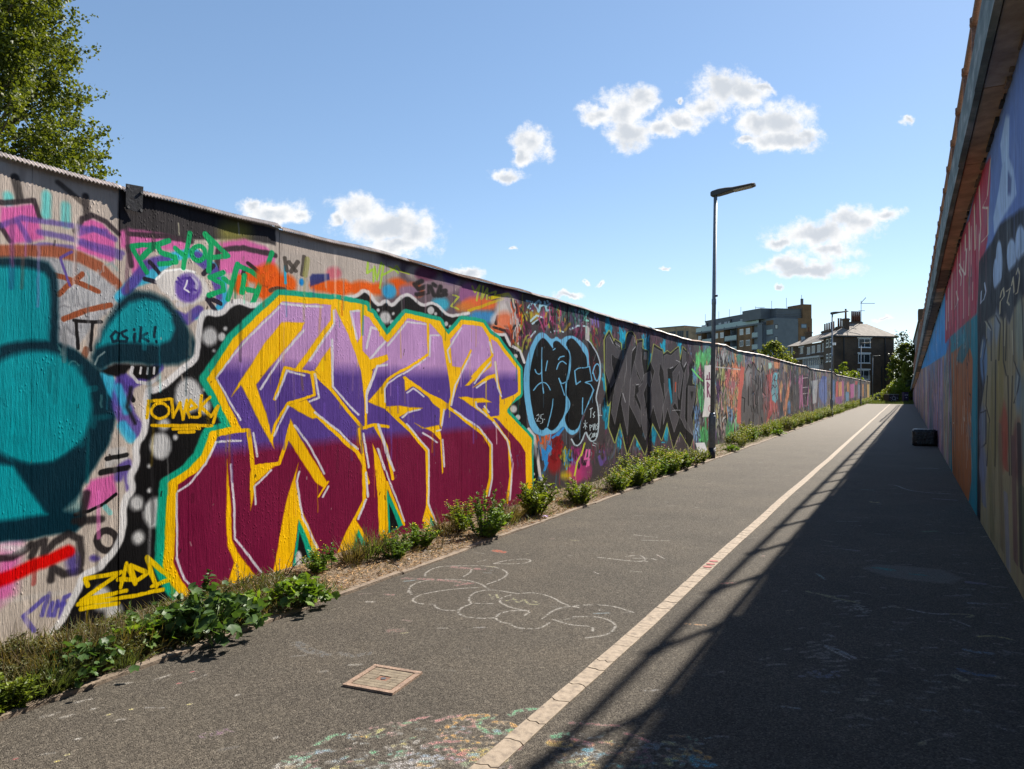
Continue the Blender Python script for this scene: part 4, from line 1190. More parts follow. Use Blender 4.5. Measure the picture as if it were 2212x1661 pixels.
RP('R1', [(1010, 150), (740, 980), (560, 1500), (420, 1900), (700, 1900), (1010, 1661)], (100, 122, 172))
RP('R2', [(468, 440), (360, 780), (300, 960), (360, 930), (470, 860), (505, 745), (505, 300)], (66, 138, 196))
RP('R2', [(505, 738), (680, 585), (690, 2500), (500, 2500)], (50, 128, 138))
RP('R2', [(506, 850), (580, 800), (625, 770), (650, 900), (640, 1300), (640, 1700), (600, 2000), (540, 1900), (512, 1600)], (176, 104, 66))
for x_ in (530, 560, 590, 615):
    RL('R2', 7, (170, 130, 110), (x_, 900), (x_ - 4, 1500), alpha=0.35)
RP('R2', [(560, 820), (600, 770), (600, 640), (640, 620), (640, 800), (580, 920), (540, 900)], (56, 108, 114))
RP('R1', [(765, 1040), (700, 1140), (600, 1560), (540, 1661), (500, 1800), (700, 1800), (745, 1600), (765, 1200)], (172, 66, 80))
RP('R2', [(610, -20), (700, -20), (695, 300), (672, 590), (500, 742), (466, 790), (468, 430), (540, 190)], (172, 66, 80))
for pts in ([(765, 1060), (745, 1300), (712, 1380), (748, 1380), (748, 1560), (705, 1610)], [(690, 1240), (700, 1500), (690, 1661)], [(660, 1360), (665, 1661)], [(625, 1480), (630, 1661)], [(600, 1560), (600, 1661)]):
    RL('R1', 7, (214, 200, 170), *pts)
for x_, a_, b_ in ((690, 60, 560), (670, 0, 160), (640, 10, 340), (625, 20, 600), (605, 160, 330), (590, 240, 620), (570, 120, 300), (548, 190, 520), (530, 360, 560), (512, 320, 560), (490, 420, 640), (478, 500, 700), (650, 380, 500)):
    RL('R2', 5, (210, 190, 170), (x_, a_), (x_ - 2, b_), alpha=0.8)
for pts in ([(610, 160), (600, 330), (580, 300), (560, 260)], [(540, 440), (552, 500), (528, 560)], [(560, 300), (575, 340), (570, 400)]):
    RL('R2', 6, (214, 196, 176), *pts)
RP('R2', [(690, 240), (775, 110), (830, -10), (990, -120), (1010, 480), (950, 530), (915, 570), (890, 660), (870, 590), (850, 660), (830, 660), (802, 590), (775, 690), (735, 640), (735, 1000), (705, 1200), (702, 2300), (676, 2300), (680, 800), (678, 600)], (36, 34, 38))
RP('R1', [(866, 770), (890, 775), (886, 1040), (920, 1130), (938, 1290), (880, 1390), (828, 1480), (788, 1560), (784, 1450), (820, 1260), (842, 1100), (830, 960)], (164, 186, 212))
RP('R1', [(880, 1140), (905, 1180), (900, 1290), (878, 1290)], (70, 84, 130))
for c_, rx_, ry_ in (((822, 250), 22, 150), ((800, 330), 18, 110), ((905, 210), 32, 120), ((965, 130), 38, 130)):
    K.ell('R2', c_, rx_, ry_, (170, 192, 214), 0.95, 0.015)
RP('R2', [(770, 450), (870, 330), (1000, 180), (1010, 330), (900, 420), (780, 560)], (36, 34, 38))
for pts in ([(830, 480), (838, 440), (850, 420), (856, 470), (836, 500)], [(870, 440), (895, 420), (875, 510), (890, 530)], [(905, 400), (915, 350), (920, 450)], [(935, 330), (945, 290), (960, 330), (945, 450), (930, 460)], [(830, 510), (826, 590)]):
    RL('R2', 9, (206, 190, 150), *pts)
for pts in ([(705, 440), (700, 520), (715, 500)], [(725, 385), (735, 440), (720, 500)]):
    RL('R2', 8, (190, 200, 214), *pts)
# lower painted shapes
RP('R2', [(735, 640), (802, 590), (890, 660), (920, 560), (1010, 440), (1010, 2900), (690, 2900), (705, 1200), (735, 1000)], (150, 138, 104))
for c_, rx_, ry_, col_ in (((760, 720), 22, 80, (120, 130, 140)), ((808, 680), 22, 110, (140, 150, 156)), ((960, 700), 34, 230, (142, 150, 130)), ((850, 1400), 34, 220, (160, 82, 66)), ((715, 1330), 26, 130, (108, 118, 136)), ((720, 900), 24, 150, (110, 140, 170)), ((950, 1100), 26, 150, (110, 130, 140)), ((860, 800), 18, 200, (130, 118, 84)), ((790, 1250), 30, 360, (132, 122, 84)), ((945, 1500), 40, 200, (110, 74, 70)), ((715, 1600), 26, 130, (120, 124, 140)), ((985, 1300), 14, 300, (120, 136, 130)), ((830, 1000), 24, 300, (140, 126, 80)), ((760, 1500), 20, 200, (146, 130, 90))):
    K.ell('R2', c_, rx_, ry_, col_, 0.85, 0.05)
for pts in ([(735, 620), (770, 690), (770, 900)], [(800, 600), (830, 660), (820, 900)], [(850, 620), (850, 900), (870, 1000)], [(875, 590), (865, 900)], [(920, 560), (920, 900), (960, 1010), (945, 1100), (920, 1180)], [(975, 480), (990, 900)], [(740, 760), (715, 900), (725, 1050)], [(700, 1250), (735, 1230), (735, 1450), (705, 1480)], [(745, 1000), (735, 1200), (760, 1300), (740, 1600)], [(880, 1000), (890, 1661)], [(910, 1000), (900, 1400), (905, 1661)], [(800, 900), (795, 1600)]):
    RL('R2', 7, (40, 36, 36), *pts, alpha=0.75)
for pts in ([(728, 640), (768, 700)], [(930, 1170), (945, 1000)], [(715, 760), (700, 880)], [(860, 620), (856, 800)], [(908, 700), (915, 860)]):
    RL('R2', 5, (196, 190, 160), *pts, alpha=0.8)
for x_, y0_, y1_, col_ in ((790, 0, 540, (126, 118, 84)), (840, 0, 600, (122, 110, 84)), (860, 40, 210, (150, 80, 66)), (905, 60, 660, (100, 74, 72)), (935, 0, 700, (46, 44, 46)), (950, 300, 660, (70, 84, 60)), (752, 60, 380, (110, 114, 132)), (870, 330, 690, (130, 130, 136))):
    RL('R3', 22, col_, (x_, y0_), (x_ + 14, y1_), alpha=0.7)

# weathering: runs, old layers and stains over the mural
for _ in range(900):
    s_, z_ = 4.4 + 26 * rnd.random() ** 1.6, rnd.uniform(.05, 3.3)
    j, i = int((z_ - K.z0) * K.kz), int((s_ - K.s0) * K.kx)
    c_ = K.a[min(j, K.h - 1), min(i, K.w - 1)] * 255 * rnd.choice((.55, .7, .8, 1.2, 1.4)) + rnd.uniform(-14, 14)
    L = rnd.uniform(.08, .9)
    K.line(None, [(s_, z_), (s_ + rnd.uniform(-.05, .05), z_ - L)], rnd.uniform(.01, .04) if s_ < 12 else rnd.uniform(.03, .16), tuple(np.clip(c_, 6, 245)), rnd.uniform(.2, .45 if s_ < 12 else .65), softpx=.015, metric=True)
for _ in range(120):
    scrawl(K, 9.5 + 40 * rnd.random() ** 1.5, rnd.uniform(.3, 2.4), rnd.uniform(.2, .6), rnd.choice((2, 3)), rnd.choice([(30, 28, 30), (206, 200, 186), (60, 100, 130), (150, 90, 60), (110, 60, 70)]), rnd.uniform(.02, .05), rnd, .6)

# ------------------------------------------------------------------ chalk on the path
def gmap(u, v):
    p = on_z(u, min(max(v, 872), 2600))
    return (p.y, p.x)


CH = Canvas(0.9, 24.0, KX - 0.05, RX + 0.02, 120, 230, (200, 196, 190), gmap, 0.004, 71)
K = CH
CW, CPK, CYL, CGN, CBL, COR = (214, 210, 204), (226, 150, 150), (230, 216, 130), (120, 200, 150), (150, 190, 214), (236, 176, 90)


def chalk(crop, col, w, *pts, a=0.75, g=0.25):
    # round the corners of the traced line
    P = [np.array(p, float) for p in pts]
    for _ in range(2):
        if len(P) > 2:
            Q = [P[0]]
            for i in range(len(P) - 1):
                Q += [P[i] * .75 + P[i + 1] * .25, P[i] * .25 + P[i + 1] * .75]
            P = Q + [P[-1]]
    K.line(crop, [tuple(p) for p in P], 0, col, a, wm=w, grain=g)


for pts in ([(990, 502), (900, 505), (830, 540), (830, 560)], [(990, 502), (1180, 500), (1290, 530), (1270, 570), (1170, 605)], [(735, 650), (745, 610), (830, 580), (1020, 575), (1130, 595), (1180, 630)], [(755, 660), (740, 640)], [(1120, 622), (960, 632), (800, 660), (755, 690), (790, 712), (880, 715)],
            [(880, 715), (895, 740), (960, 750), (1010, 748)], [(1090, 710), (1070, 680), (1110, 645), (1200, 632), (1340, 655)], [(1090, 710), (1205, 712)], [(1090, 710), (1020, 740), (1010, 765), (1060, 785), (1150, 792), (1220, 788)], [(1220, 790), (1235, 765), (1310, 748), (1420, 750), (1380, 775)], [(1220, 790), (1240, 812), (1300, 822), (1330, 845), (1420, 852), (1470, 845), (1520, 818)],
            [(1340, 655), (1260, 672), (1235, 700), (1300, 735), (1400, 750)], [(1340, 655), (1440, 648), (1530, 672), (1600, 715), (1650, 728)], [(1480, 795), (1540, 745), (1620, 725), (1750, 715), (1880, 725), (1980, 760)], [(1540, 800), (1640, 830), (1760, 835), (1755, 862)], [(1650, 785), (1770, 782), (1850, 800), (1890, 840), (1840, 885), (1720, 900)], [(1800, 748), (1790, 744)], [(1630, 725), (1690, 735), (1640, 722)],
            [(1210, 490), (1280, 470), (1400, 462), (1420, 480), (1340, 492), (1210, 490)], [(1040, 560), (1080, 540), (1090, 515)], [(1785, 455), (1880, 465), (1960, 475), (2060, 478)], [(1940, 450), (2020, 440), (2060, 470), (2010, 478)], [(1980, 460), (2080, 458), (2110, 470)], [(2110, 440), (2160, 465)], [(1765, 535), (1790, 545)], [(2030, 360), (2180, 362)], [(1980, 330), (2110, 345)],
            [(1120, 480), (1170, 468)]):
    chalk('G4', CW, 0.0135, *pts, a=0.85, g=.2)
for pts in ([(1185, 660), (1205, 685)], [(1195, 672), (1225, 668)], [(1225, 660), (1235, 680)]):
    chalk('G4', (206, 206, 150), 0.016, *pts)
for pts in ([(1280, 695), (1330, 685)], [(1320, 680), (1340, 710), (1370, 690)], [(1380, 690), (1400, 715), (1450, 715)], [(1420, 690), (1460, 710)]):
    chalk('G4', (206, 206, 140), 0.016, *pts)
for pts, w_ in (([(985, 508), (1060, 515), (1150, 520)], 0.05), ([(710, 570), (840, 575), (960, 585), (1080, 598)], 0.04), ([(1000, 610), (1090, 598)], 0.03), ([(610, 660), (650, 662)], 0.03)):
    chalk('G4', (206, 110, 120), w_, *pts, a=0.6)
K.line('G4', [(1222, 418), (1262, 426)], 0, (220, 90, 60), 0.85, wm=0.07, grain=0.1)
K.line('G4', [(640, 862), (700, 858)], 0, (140, 70, 66), 0.5, wm=0.06, grain=0.3)
K.line('G4', [(120, 930), (200, 975), (280, 995)], 0, (52, 66, 84), 0.55, wm=0.06, grain=0.3)
K.line('G4', [(360, 985), (440, 1000), (520, 985)], 0, (52, 66, 84), 0.5, wm=0.04, grain=0.3)
K.line('G4', [(510, 700), (545, 702)], 0, CW, 0.8, wm=0.025, grain=0.1)
K.line('G5', [(1400, 1090), (1480, 1070), (1560, 1060)], 0, (120, 60, 120), 0.6, wm=0.05, grain=0.35)
for pts in ([(520, 868), (610, 848)], [(785, 740), (885, 735)], [(290, 965), (395, 940)], [(1050, 715), (1150, 680)], [(1300, 715), (1390, 680)], [(795, 990), (835, 982)], [(420, 970), (490, 955)]):
    chalk('G5', (214, 206, 196), 0.02, *pts, a=0.6)
for p_, c_ in (((735, 950), CYL), ((885, 915), CYL), ((380, 1270), (230, 206, 80)), ((452, 1226), CYL), ((630, 912), CW), ((1285, 880), CYL), ((100, 1252), (210, 60, 70)), ((1870, 1108), CW), ((530, 1116), CW), ((1605, 818), CW), ((1300, 660), (210, 80, 90)), ((1205, 738), (210, 80, 90))):
    K.line('G5', [p_, (p_[0] + 14, p_[1] - 3)], 0, c_, 0.85, wm=0.014)
# the big coloured drawing at the bottom edge
for pts, c_, w_ in (([(110, 1590), (160, 1560), (230, 1530), (300, 1525)], CBL, 0.03), ([(130, 1600), (150, 1570), (200, 1540)], CGN, 0.03), ([(215, 1490), (260, 1480), (310, 1440), (380, 1432)], CGN, 0.025), ([(500, 1450), (560, 1425), (600, 1405)], (214, 214, 130), 0.025), ([(700, 1390), (740, 1370), (790, 1345), (860, 1340)], CPK, 0.025), ([(880, 1365), (940, 1350), (1000, 1330), (1060, 1335)], CPK, 0.025), ([(1060, 1345), (1110, 1365), (1100, 1390)], CPK, 0.025),
                    ([(940, 1455), (905, 1420), (960, 1390), (1040, 1345), (1100, 1325), (1220, 1330)], COR, 0.03), ([(990, 1440), (1050, 1470), (1120, 1485), (1200, 1480)], COR, 0.025), ([(1210, 1365), (1300, 1370), (1335, 1400), (1300, 1430)], COR, 0.03), ([(1200, 1340), (1130, 1350), (1120, 1380), (1160, 1420), (1250, 1430), (1300, 1405)], CGN, 0.028), ([(1300, 1325), (1350, 1300), (1430, 1292), (1500, 1300), (1540, 1320)], CGN, 0.03), ([(1340, 1410), (1400, 1405)], CGN, 0.05),
                    ([(830, 1500), (900, 1475), (1010, 1472)], CPK, 0.025), ([(900, 1520), (960, 1510), (1000, 1540), (1060, 1560)], CPK, 0.03), ([(640, 1430), (655, 1435)], CPK, 0.03), ([(540, 1530), (560, 1540)], CGN, 0.03), ([(640, 1550), (710, 1530)], CGN, 0.03), ([(1050, 1530), (1150, 1535)], CYL, 0.07), ([(1140, 1560), (1240, 1570)], (226, 206, 150), 0.07), ([(1260, 1500), (1320, 1500)], (190, 90, 110), 0.07), ([(1060, 1590), (1150, 1610)], (170, 196, 150), 0.06), ([(20, 1610), (120, 1590)], CW, 0.05)):
    chalk('G4', c_, w_ * .9, *pts, a=.85, g=0.25)
for c_, rx_, ry_, col_ in (((800, 1580), 110, 45, (176, 186, 206)), ((720, 1610), 90, 30, (200, 196, 196)), ((1100, 1545), 60, 26, (214, 190, 120)), ((1000, 1560), 50, 26, (206, 130, 130))):
    for _ in range(26):
        x_, y_ = c_[0] + rnd.gauss(0, .5) * rx_, c_[1] + rnd.gauss(0, .5) * ry_
        chalk('G4', col_, 0.02, (x_ - 24, y_ + 8), (x_, y_), (x_ + 24, y_ - 4), a=0.9, g=0.3)
for pts, c_, w_ in (([(130, 1375), (250, 1385), (420, 1392)], (206, 140, 140), 0.02), ([(460, 1440), (540, 1465), (620, 1500)], CPK, 0.02), ([(30, 1460), (100, 1445)], CGN, 0.04), ([(10, 1500), (110, 1515)], (214, 180, 110), 0.05), ([(700, 1495), (780, 1510)], CYL, 0.02), ([(840, 1530), (930, 1560), (1000, 1600)], COR, 0.02), ([(830, 1575), (900, 1620)], (110, 196, 220), 0.03), ([(860, 1580), (960, 1620)], (110, 196, 220), 0.03), ([(740, 1590), (820, 1630)], CBL, 0.025), ([(900, 1640), (1010, 1640)], (110, 196, 220), 0.03), ([(720, 1600), (750, 1640)], CYL, 0.02), ([(150, 1480), (260, 1510)], CPK, 0.03), ([(840, 765), (960, 772)], (214, 160, 110), 0.02), ([(1680, 895), (1840, 975)], CW, 0.02), ([(1590, 565), (1760, 600)], (190, 190, 130), 0.03), ([(1650, 455), (1700, 490)], (150, 200, 196), 0.02), ([(1060, 515), (1140, 510)], (190, 110, 110), 0.025)):
    chalk('G6', c_, w_, *pts, a=0.95, g=0.2)
for c_, rx_, ry_, col_, n_ in (((260, 1580), 70, 40, (150, 180, 200), 16), ((220, 1630), 70, 30, (220, 190, 140), 14), ((560, 1580), 90, 50, (150, 110, 120), 14), ((1650, 960), 200, 90, (150, 146, 140), 30), ((1900, 660), 140, 40, (170, 176, 170), 16), ((1640, 1080), 140, 40, (120, 130, 160), 14)):
    for _ in range(n_):
        x_, y_ = c_[0] + rnd.gauss(0, .5) * rx_, c_[1] + rnd.gauss(0, .5) * ry_
        chalk('G6', col_, 0.018, (x_ - 20, y_ + 5), (x_, y_), (x_ + 22, y_ - 3), a=0.9, g=0.3)
K.poly('R3', [(185, 690), (260, 675), (420, 685), (560, 700), (660, 740), (600, 765), (440, 750), (300, 730)], (110, 116, 112), 0.62, 0.03)
for pts, c_, w_ in (([(250, 690), (320, 700)], (80, 170, 170), 0.07), ([(420, 720), (480, 725)], (80, 160, 160), 0.04), ([(310, 288), (350, 292), (390, 312), (480, 326), (600, 332)], (170, 190, 200), 0.03), ([(220, 370), (240, 376), (260, 372)], CYL, 0.03), ([(470, 515), (540, 512)], (100, 170, 120), 0.03), ([(440, 208), (540, 210)], (140, 156, 170), 0.06), ([(530, 356), (630, 362)], (130, 140, 160), 0.06), ([(400, 890), (520, 912), (600, 912)], (170, 176, 186), 0.02), ([(610, 912), (710, 915), (715, 925), (690, 928)], (170, 166, 110), 0.018), ([(0, 1065), (60, 1085), (140, 1122)], (170, 180, 190), 0.025), ([(740, 1022), (800, 1016), (860, 1026), (910, 1036)], (206, 196, 110), 0.02), ([(680, 1085), (740, 1098), (800, 1102)], (110, 150, 180), 0.035), ([(650, 1180), (720, 1205), (810, 1210)], (70, 110, 160), 0.03), ([(0, 825), (60, 838), (160, 858)], (170, 170, 120), 0.03), ([(700, 760), (760, 765)], (130, 130, 160), 0.06), ([(620, 940), (700, 970)], (170, 180, 190), 0.015), ([(60, 465), (160, 465)], (140, 160, 160), 0.02), ([(180, 312), (230, 314)], (110, 160, 150), 0.04), ([(630, 1210), (680, 1235)], (170, 170, 140), 0.04), ([(700, 860), (770, 862)], (140, 160, 180), 0.03), ([(90, 600), (160, 606)], (140, 150, 170), 0.02)):
    chalk('R3', c_, w_, *pts, a=0.95, g=0.15)
for _ in range(150):
    x_, y_ = rnd.uniform(60, 1330), rnd.uniform(0, 1)
    yy_ = 1640 - y_ * (40 + 260 * math.sin(min(1, max(0, x_ / 1450)) * 2.4))
    chalk('G4', rnd.choice([CW, CPK, CYL, CGN, CBL, COR, (170, 176, 196)]), rnd.uniform(.012, .03), (x_ - rnd.uniform(10, 40), yy_ + rnd.uniform(-8, 8)), (x_, yy_), (x_ + rnd.uniform(10, 40), yy_ + rnd.uniform(-10, 6)), a=rnd.uniform(.35, .8), g=.35)
for _ in range(90):
    x_, y_ = rnd.uniform(0, 1000), rnd.uniform(1440, 1660)
    chalk('G6', rnd.choice([CW, CPK, CYL, CGN, CBL, COR, (110, 196, 220)]), rnd.uniform(.012, .028), (x_ - rnd.uniform(10, 50), y_ + rnd.uniform(-8, 8)), (x_, y_), (x_ + rnd.uniform(10, 50), y_ + rnd.uniform(-8, 10)), a=rnd.uniform(.4, .8), g=.35)
for _ in range(200):
    x_, y_ = rnd.uniform(0, 960), rnd.uniform(150, 1500)
    chalk('R3', rnd.choice([(170, 176, 186), (150, 160, 180), (190, 186, 150), (130, 160, 170), (190, 170, 170)]), rnd.uniform(.01, .03), (x_ - rnd.uniform(8, 50), y_ + rnd.uniform(-5, 5)), (x_, y_), (x_ + rnd.uniform(8, 40), y_ + rnd.uniform(-4, 6)), a=rnd.uniform(.25, .7), g=.35)
for _ in range(420):                            # flecks, gum, paint drops
    s_, x_ = rnd.uniform(1.2, 23), rnd.uniform(KX + .05, RX - .05)
    c_ = rnd.choice([CW, (190, 190, 196), (180, 176, 166), CPK, CYL, CBL, (200, 196, 190), (40, 40, 44)])
    L_ = rnd.uniform(0.01, 0.09)
    a_ = rnd.uniform(-.5, .5) + (0.5)
    K.line(None, [(s_, x_), (s_ + L_ * math.sin(a_), x_ + L_ * math.cos(a_))], rnd.uniform(0.008, 0.02), c_, rnd.uniform(0.25, 0.7), softpx=0.005, metric=True, grain=rnd.choice((0, .2, .3)))

# ------------------------------------------------------------------ materials made from the paint
def paint_material(name, canvas, grain=(60, 60, 5), bump=0.6, rough=0.5, dirt=0.3, val=0.86, sat=1.04):
    t = NT(name)
    im = canvas.image(name)
    tx = t.new('ShaderNodeTexImage', interpolation='Linear', extension='EXTEND')
    tx.image = im
    uv = t.new('ShaderNodeUVMap', uv_map='UVMap')
    t.l.new(uv.outputs[0], tx.inputs[0])
    g1 = t.noise(1.0, 6, 0.62, t.map(grain))
    g2 = t.noise(3.0, 5, 0.6)
    g3 = t.noise(1.0, 3, 0.5, t.map((170, 170, 26)))
    d = t.ramp(t.math('ADD', t.math('MULTIPLY', g1, 0.5), t.math('MULTIPLY', g2, 0.5)), [(0.25, (1 - dirt,) * 3), (0.6, (1.04, 1.03, 1.02))])
    col = t.mix(1.0, tx.outputs[0], d, 'MULTIPLY')
    wv = t.noise(1.0, 4, 0.7, t.map((150, 150, 10)))
    worn = t.rng(t.math('ADD', t.math('MULTIPLY', wv, 0.6), t.math('MULTIPLY', g2, 0.4)), 0.62, 0.72)
    col = t.mix(t.math('MULTIPLY', worn, 0.2), col, (0.16, 0.145, 0.135))
    hsv = t.new('ShaderNodeHueSaturation')
    hsv.inputs['Saturation'].default_value = sat
    hsv.inputs['Value'].default_value = val
    t.l.new(col, hsv.inputs['Color'])
    col = hsv.outputs[0]
    t.set(Base_Color=col, Roughness=t.rng(g2, 0.3, 0.7, rough, rough + 0.2))
    t.b.inputs['Specular IOR Level'].default_value = 0.05
    blob = t.rng(t.voro(55, t.map((1, 1, 0.6))), 0.0, 0.35, 1.0, 0.0)
    h = t.math('ADD', t.math('ADD', t.math('MULTIPLY', g1, 0.9), t.math('MULTIPLY', g3, 0.5)), t.math('MULTIPLY', t.math('MULTIPLY', blob, t.rng(g2, 0.5, 0.62)), 0.7))
    t.bump(h, bump, 0.006)
    return t.m


M_NEAR = paint_material('hoarding_paint', NEAR)
M_FAR = paint_material('hoarding_paint_further', FAR, bump=0.35, sat=0.82)
M_RIGHT = paint_material('concrete_mural', RIGHT, grain=(12, 12, 6), bump=0.35, rough=0.55, dirt=0.42, val=1.15)

WOOD = simple('weathered_timber', (0.20, 0.16, 0.13), 0.8, 0.4, 20, bump=0.5, bscale=80)
STEEL_BLK = simple('black_painted_steel', (0.022, 0.022, 0.026), 0.45, 0.4, 30, bump=0.2, bscale=60)
CORR = simple('faded_corrugated_edge', (0.42, 0.36, 0.33), 0.6, 0.4, 14)
RUST = simple('rusty_steel', (0.16, 0.075, 0.045), 0.75, 0.5, 40, bump=0.4, bscale=120)
GALV = simple('galvanised_steel', (0.16, 0.18, 0.21), 0.42, 0.3, 16, metal=0.6)
CONC = simple('stained_concrete', (0.25, 0.23, 0.2), 0.85, 0.4, 5, bump=0.4, bscale=50)
SOFF = simple('brown_stained_soffit', (0.46, 0.31, 0.19), 0.85, 0.5, 3, bump=0.4, bscale=30)
KERB = simple('kerb_concrete', (0.165, 0.125, 0.092), 0.85, 0.35, 18, bump=0.5, bscale=90)
SOIL = simple('dry_soil', (0.12, 0.085, 0.055), 0.95, 0.5, 25, bump=0.8, bscale=60)
STRAW = simple('dry_straw', (0.42, 0.255, 0.11), 0.8, 0.45, 30)
BARK = simple('bark', (0.09, 0.07, 0.05), 0.9, 0.4, 20, bump=0.6, bscale=40)
WHITE = simple('white_paint', (0.72, 0.73, 0.74), 0.5, 0.12, 4)
DARKIN = simple('dark_recess', (0.02, 0.02, 0.022), 0.8, 0.3, 6)

# asphalt with chalk
t = NT('asphalt_with_chalk')
pos = t.obj()
v1 = t.voro(150, out='Color')
v2 = t.voro(150)
bw = t.new('ShaderNodeRGBToBW')
t.l.new(v1, bw.inputs[0])
big = t.noise(1.1, 7, 0.68)
fine = t.noise(420, 2, 0.5)
agg = t.ramp(t.math('ADD', t.math('MULTIPLY', bw.outputs[0], 0.6), t.math('MULTIPLY', fine, 0.4)), [(0.2, (0.030, 0.026, 0.022)), (0.48, (0.062, 0.054, 0.045)), (0.66, (0.096, 0.084, 0.069)), (0.86, (0.18, 0.158, 0.132))])
agg = t.mix(1.0, agg, t.ramp(big, [(0.28, (0.74, 0.74, 0.75)), (0.5, (0.98, 0.98, 0.97)), (0.72, (1.2, 1.17, 1.12))]), 'MULTIPLY')
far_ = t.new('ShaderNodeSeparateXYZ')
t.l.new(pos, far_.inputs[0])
far_sheen = t.rng(far_.outputs[1], 3, 34, 0.0, 0.8)  # paler with distance: low-angle sun sheen put into the asphalt colour
agg = t.mix(far_sheen, agg, (0.18, 0.161, 0.138))
tx = t.new('ShaderNodeTexImage', interpolation='Linear', extension='CLIP')
imc = CH.image('chalk', True)
imc.alpha_mode = 'CHANNEL_PACKED'
tx.image = imc
uv = t.new('ShaderNodeUVMap', uv_map='UVMap')
t.l.new(uv.outputs[0], tx.inputs[0])
stone = t.rng(v2, 0.25, 0.6, 1.0, 0.25)
cf_ = t.math('MULTIPLY', t.math('MULTIPLY', tx.outputs['Alpha'], stone), 0.9)
cc = t.mix(1.0, tx.outputs[0], (0.8, 0.8, 0.8), 'MULTIPLY')
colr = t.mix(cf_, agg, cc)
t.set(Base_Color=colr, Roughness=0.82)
t.b.inputs['Specular IOR Level'].default_value = 0.12
hh = t.math('ADD', t.rng(v2, 0.0, 0.6, 1.0, 0.0), t.math('MULTIPLY', fine, 0.4))
t.bump(hh, 0.9, 0.004)
ASPH = t.m

# ------------------------------------------------------------------ ground, path, verge
def sheet(name, x0, x1, y0, y1, z, mat, uvf=None, nx=1, ny=1, zf=None):
    xs, ys = np.linspace(x0, x1, nx + 1), np.linspace(y0, y1, ny + 1)
    V = [(x, y, z + (zf(x, y) if zf else 0)) for y in ys for x in xs]
    Fc = [(j * (nx + 1) + i, j * (nx + 1) + i + 1, (j + 1) * (nx + 1) + i + 1, (j + 1) * (nx + 1) + i) for j in range(ny) for i in range(nx)]
    me = bpy.data.meshes.new(name)
    me.from_pydata(V, [], Fc)
    if uvf:
        ul = me.uv_layers.new(name='UVMap')
        for lp in me.loops:
            ul.data[lp.index].uv = uvf(me.vertices[lp.vertex_index].co)
    return link(name, me, mat)


PEND = 76.0
GR = NT('rough_grass_ground')
GR.set(Base_Color=GR.ramp(GR.noise(1.5, 6), [(0.3, (0.05, 0.07, 0.02)), (0.7, (0.12, 0.12, 0.05))]), Roughness=0.95)
tag(sheet('ground', -900, 900, -60, 1500, -0.06, GR.m, nx=4, ny=4), kind='structure')
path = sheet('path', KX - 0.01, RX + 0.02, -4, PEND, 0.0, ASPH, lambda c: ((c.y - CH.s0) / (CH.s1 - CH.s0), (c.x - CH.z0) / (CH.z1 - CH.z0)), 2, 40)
tag(path, kind='structure')
VN = vnoise(400, 60, 90, 8, 77)


def vz(x, y):                                   # height of the verge
    j = min(399, max(0, int((y + 4) / 100 * 400)))
    i = min(59, max(0, int((x - WX - 0.1) / 0.8 * 60)))
    return 0.012 + 0.05 * VN[j, i] * min(1, max(0.05, (KX - 0.05 - x) / 0.2))


tag(sheet('verge', WX - 0.12, KX - 0.045, -4, 100, 0.0, SOIL, None, 14, 500, vz), kind='structure')

# kerb edging, laid in lengths
kerb = empty('kerb', (KX, 0, 0))
tag(kerb, kind='structure')
y = 0.6
rk = random.Random(3)
KL = [((0, 1560), (340, 1440))]
i = 0
while y < PEND:
    L = 0.915
    m = MB()
    n = 6
    zt = 0.016 + rk.uniform(-.004, .006)
    dx = rk.uniform(-.006, .006)
    rows = []
    for k in range(n + 1):
        yy = y + (L - 0.008) * k / n
        j1, j2, j3 = rk.uniform(-.005, .005), rk.uniform(-.005, .005), rk.uniform(-.004, .003)
        rows.append([(KX - 0.05 + dx + j1, yy, -0.04), (KX - 0.05 + dx + j1, yy, zt + j3), (KX + 0.003 + dx + j2, yy, zt + j3 * .7), (KX + 0.004 + dx + j2, yy, -0.04)])
    vs = [p for r in rows for p in r]
    fs = []
    for k in range(n):
        a, b = k * 4, k * 4 + 4
        fs += [(a, a + 1, b + 1, b), (a + 1, a + 2, b + 2, b + 1), (a + 2, a + 3, b + 3, b + 2)]
    fs += [(0, 3, 2, 1), (n * 4, n * 4 + 1, n * 4 + 2, n * 4 + 3)]
    m.add(vs, fs)
    m.build('edging_stone', KERB, kerb)
    y += L
    i += 1

# the worn painted line, cracked across into pieces
LINE = NT('worn_cream_line')
ln_n = LINE.noise(30, 6, 0.65)
LINE.set(Base_Color=LINE.ramp(ln_n, [(0.28, (0.11, 0.085, 0.065)), (0.5, (0.235, 0.185, 0.135)), (0.75, (0.31, 0.25, 0.19))]), Roughness=0.8)
LINE.bump(LINE.noise(220, 3), 0.6, 0.003)
RLINE = simple('red_chalked_line', (0.26, 0.085, 0.075), 0.8, 0.3, 30)
pl = empty('painted_line', (-1.26, 0, 0))
tag(pl, kind='structure')


def line_x(y):                                  # the line wanders a little
    return -1.285 + 0.007 * math.sin(y * 0.5) + 0.004 * math.sin(y * 1.7 + 1)


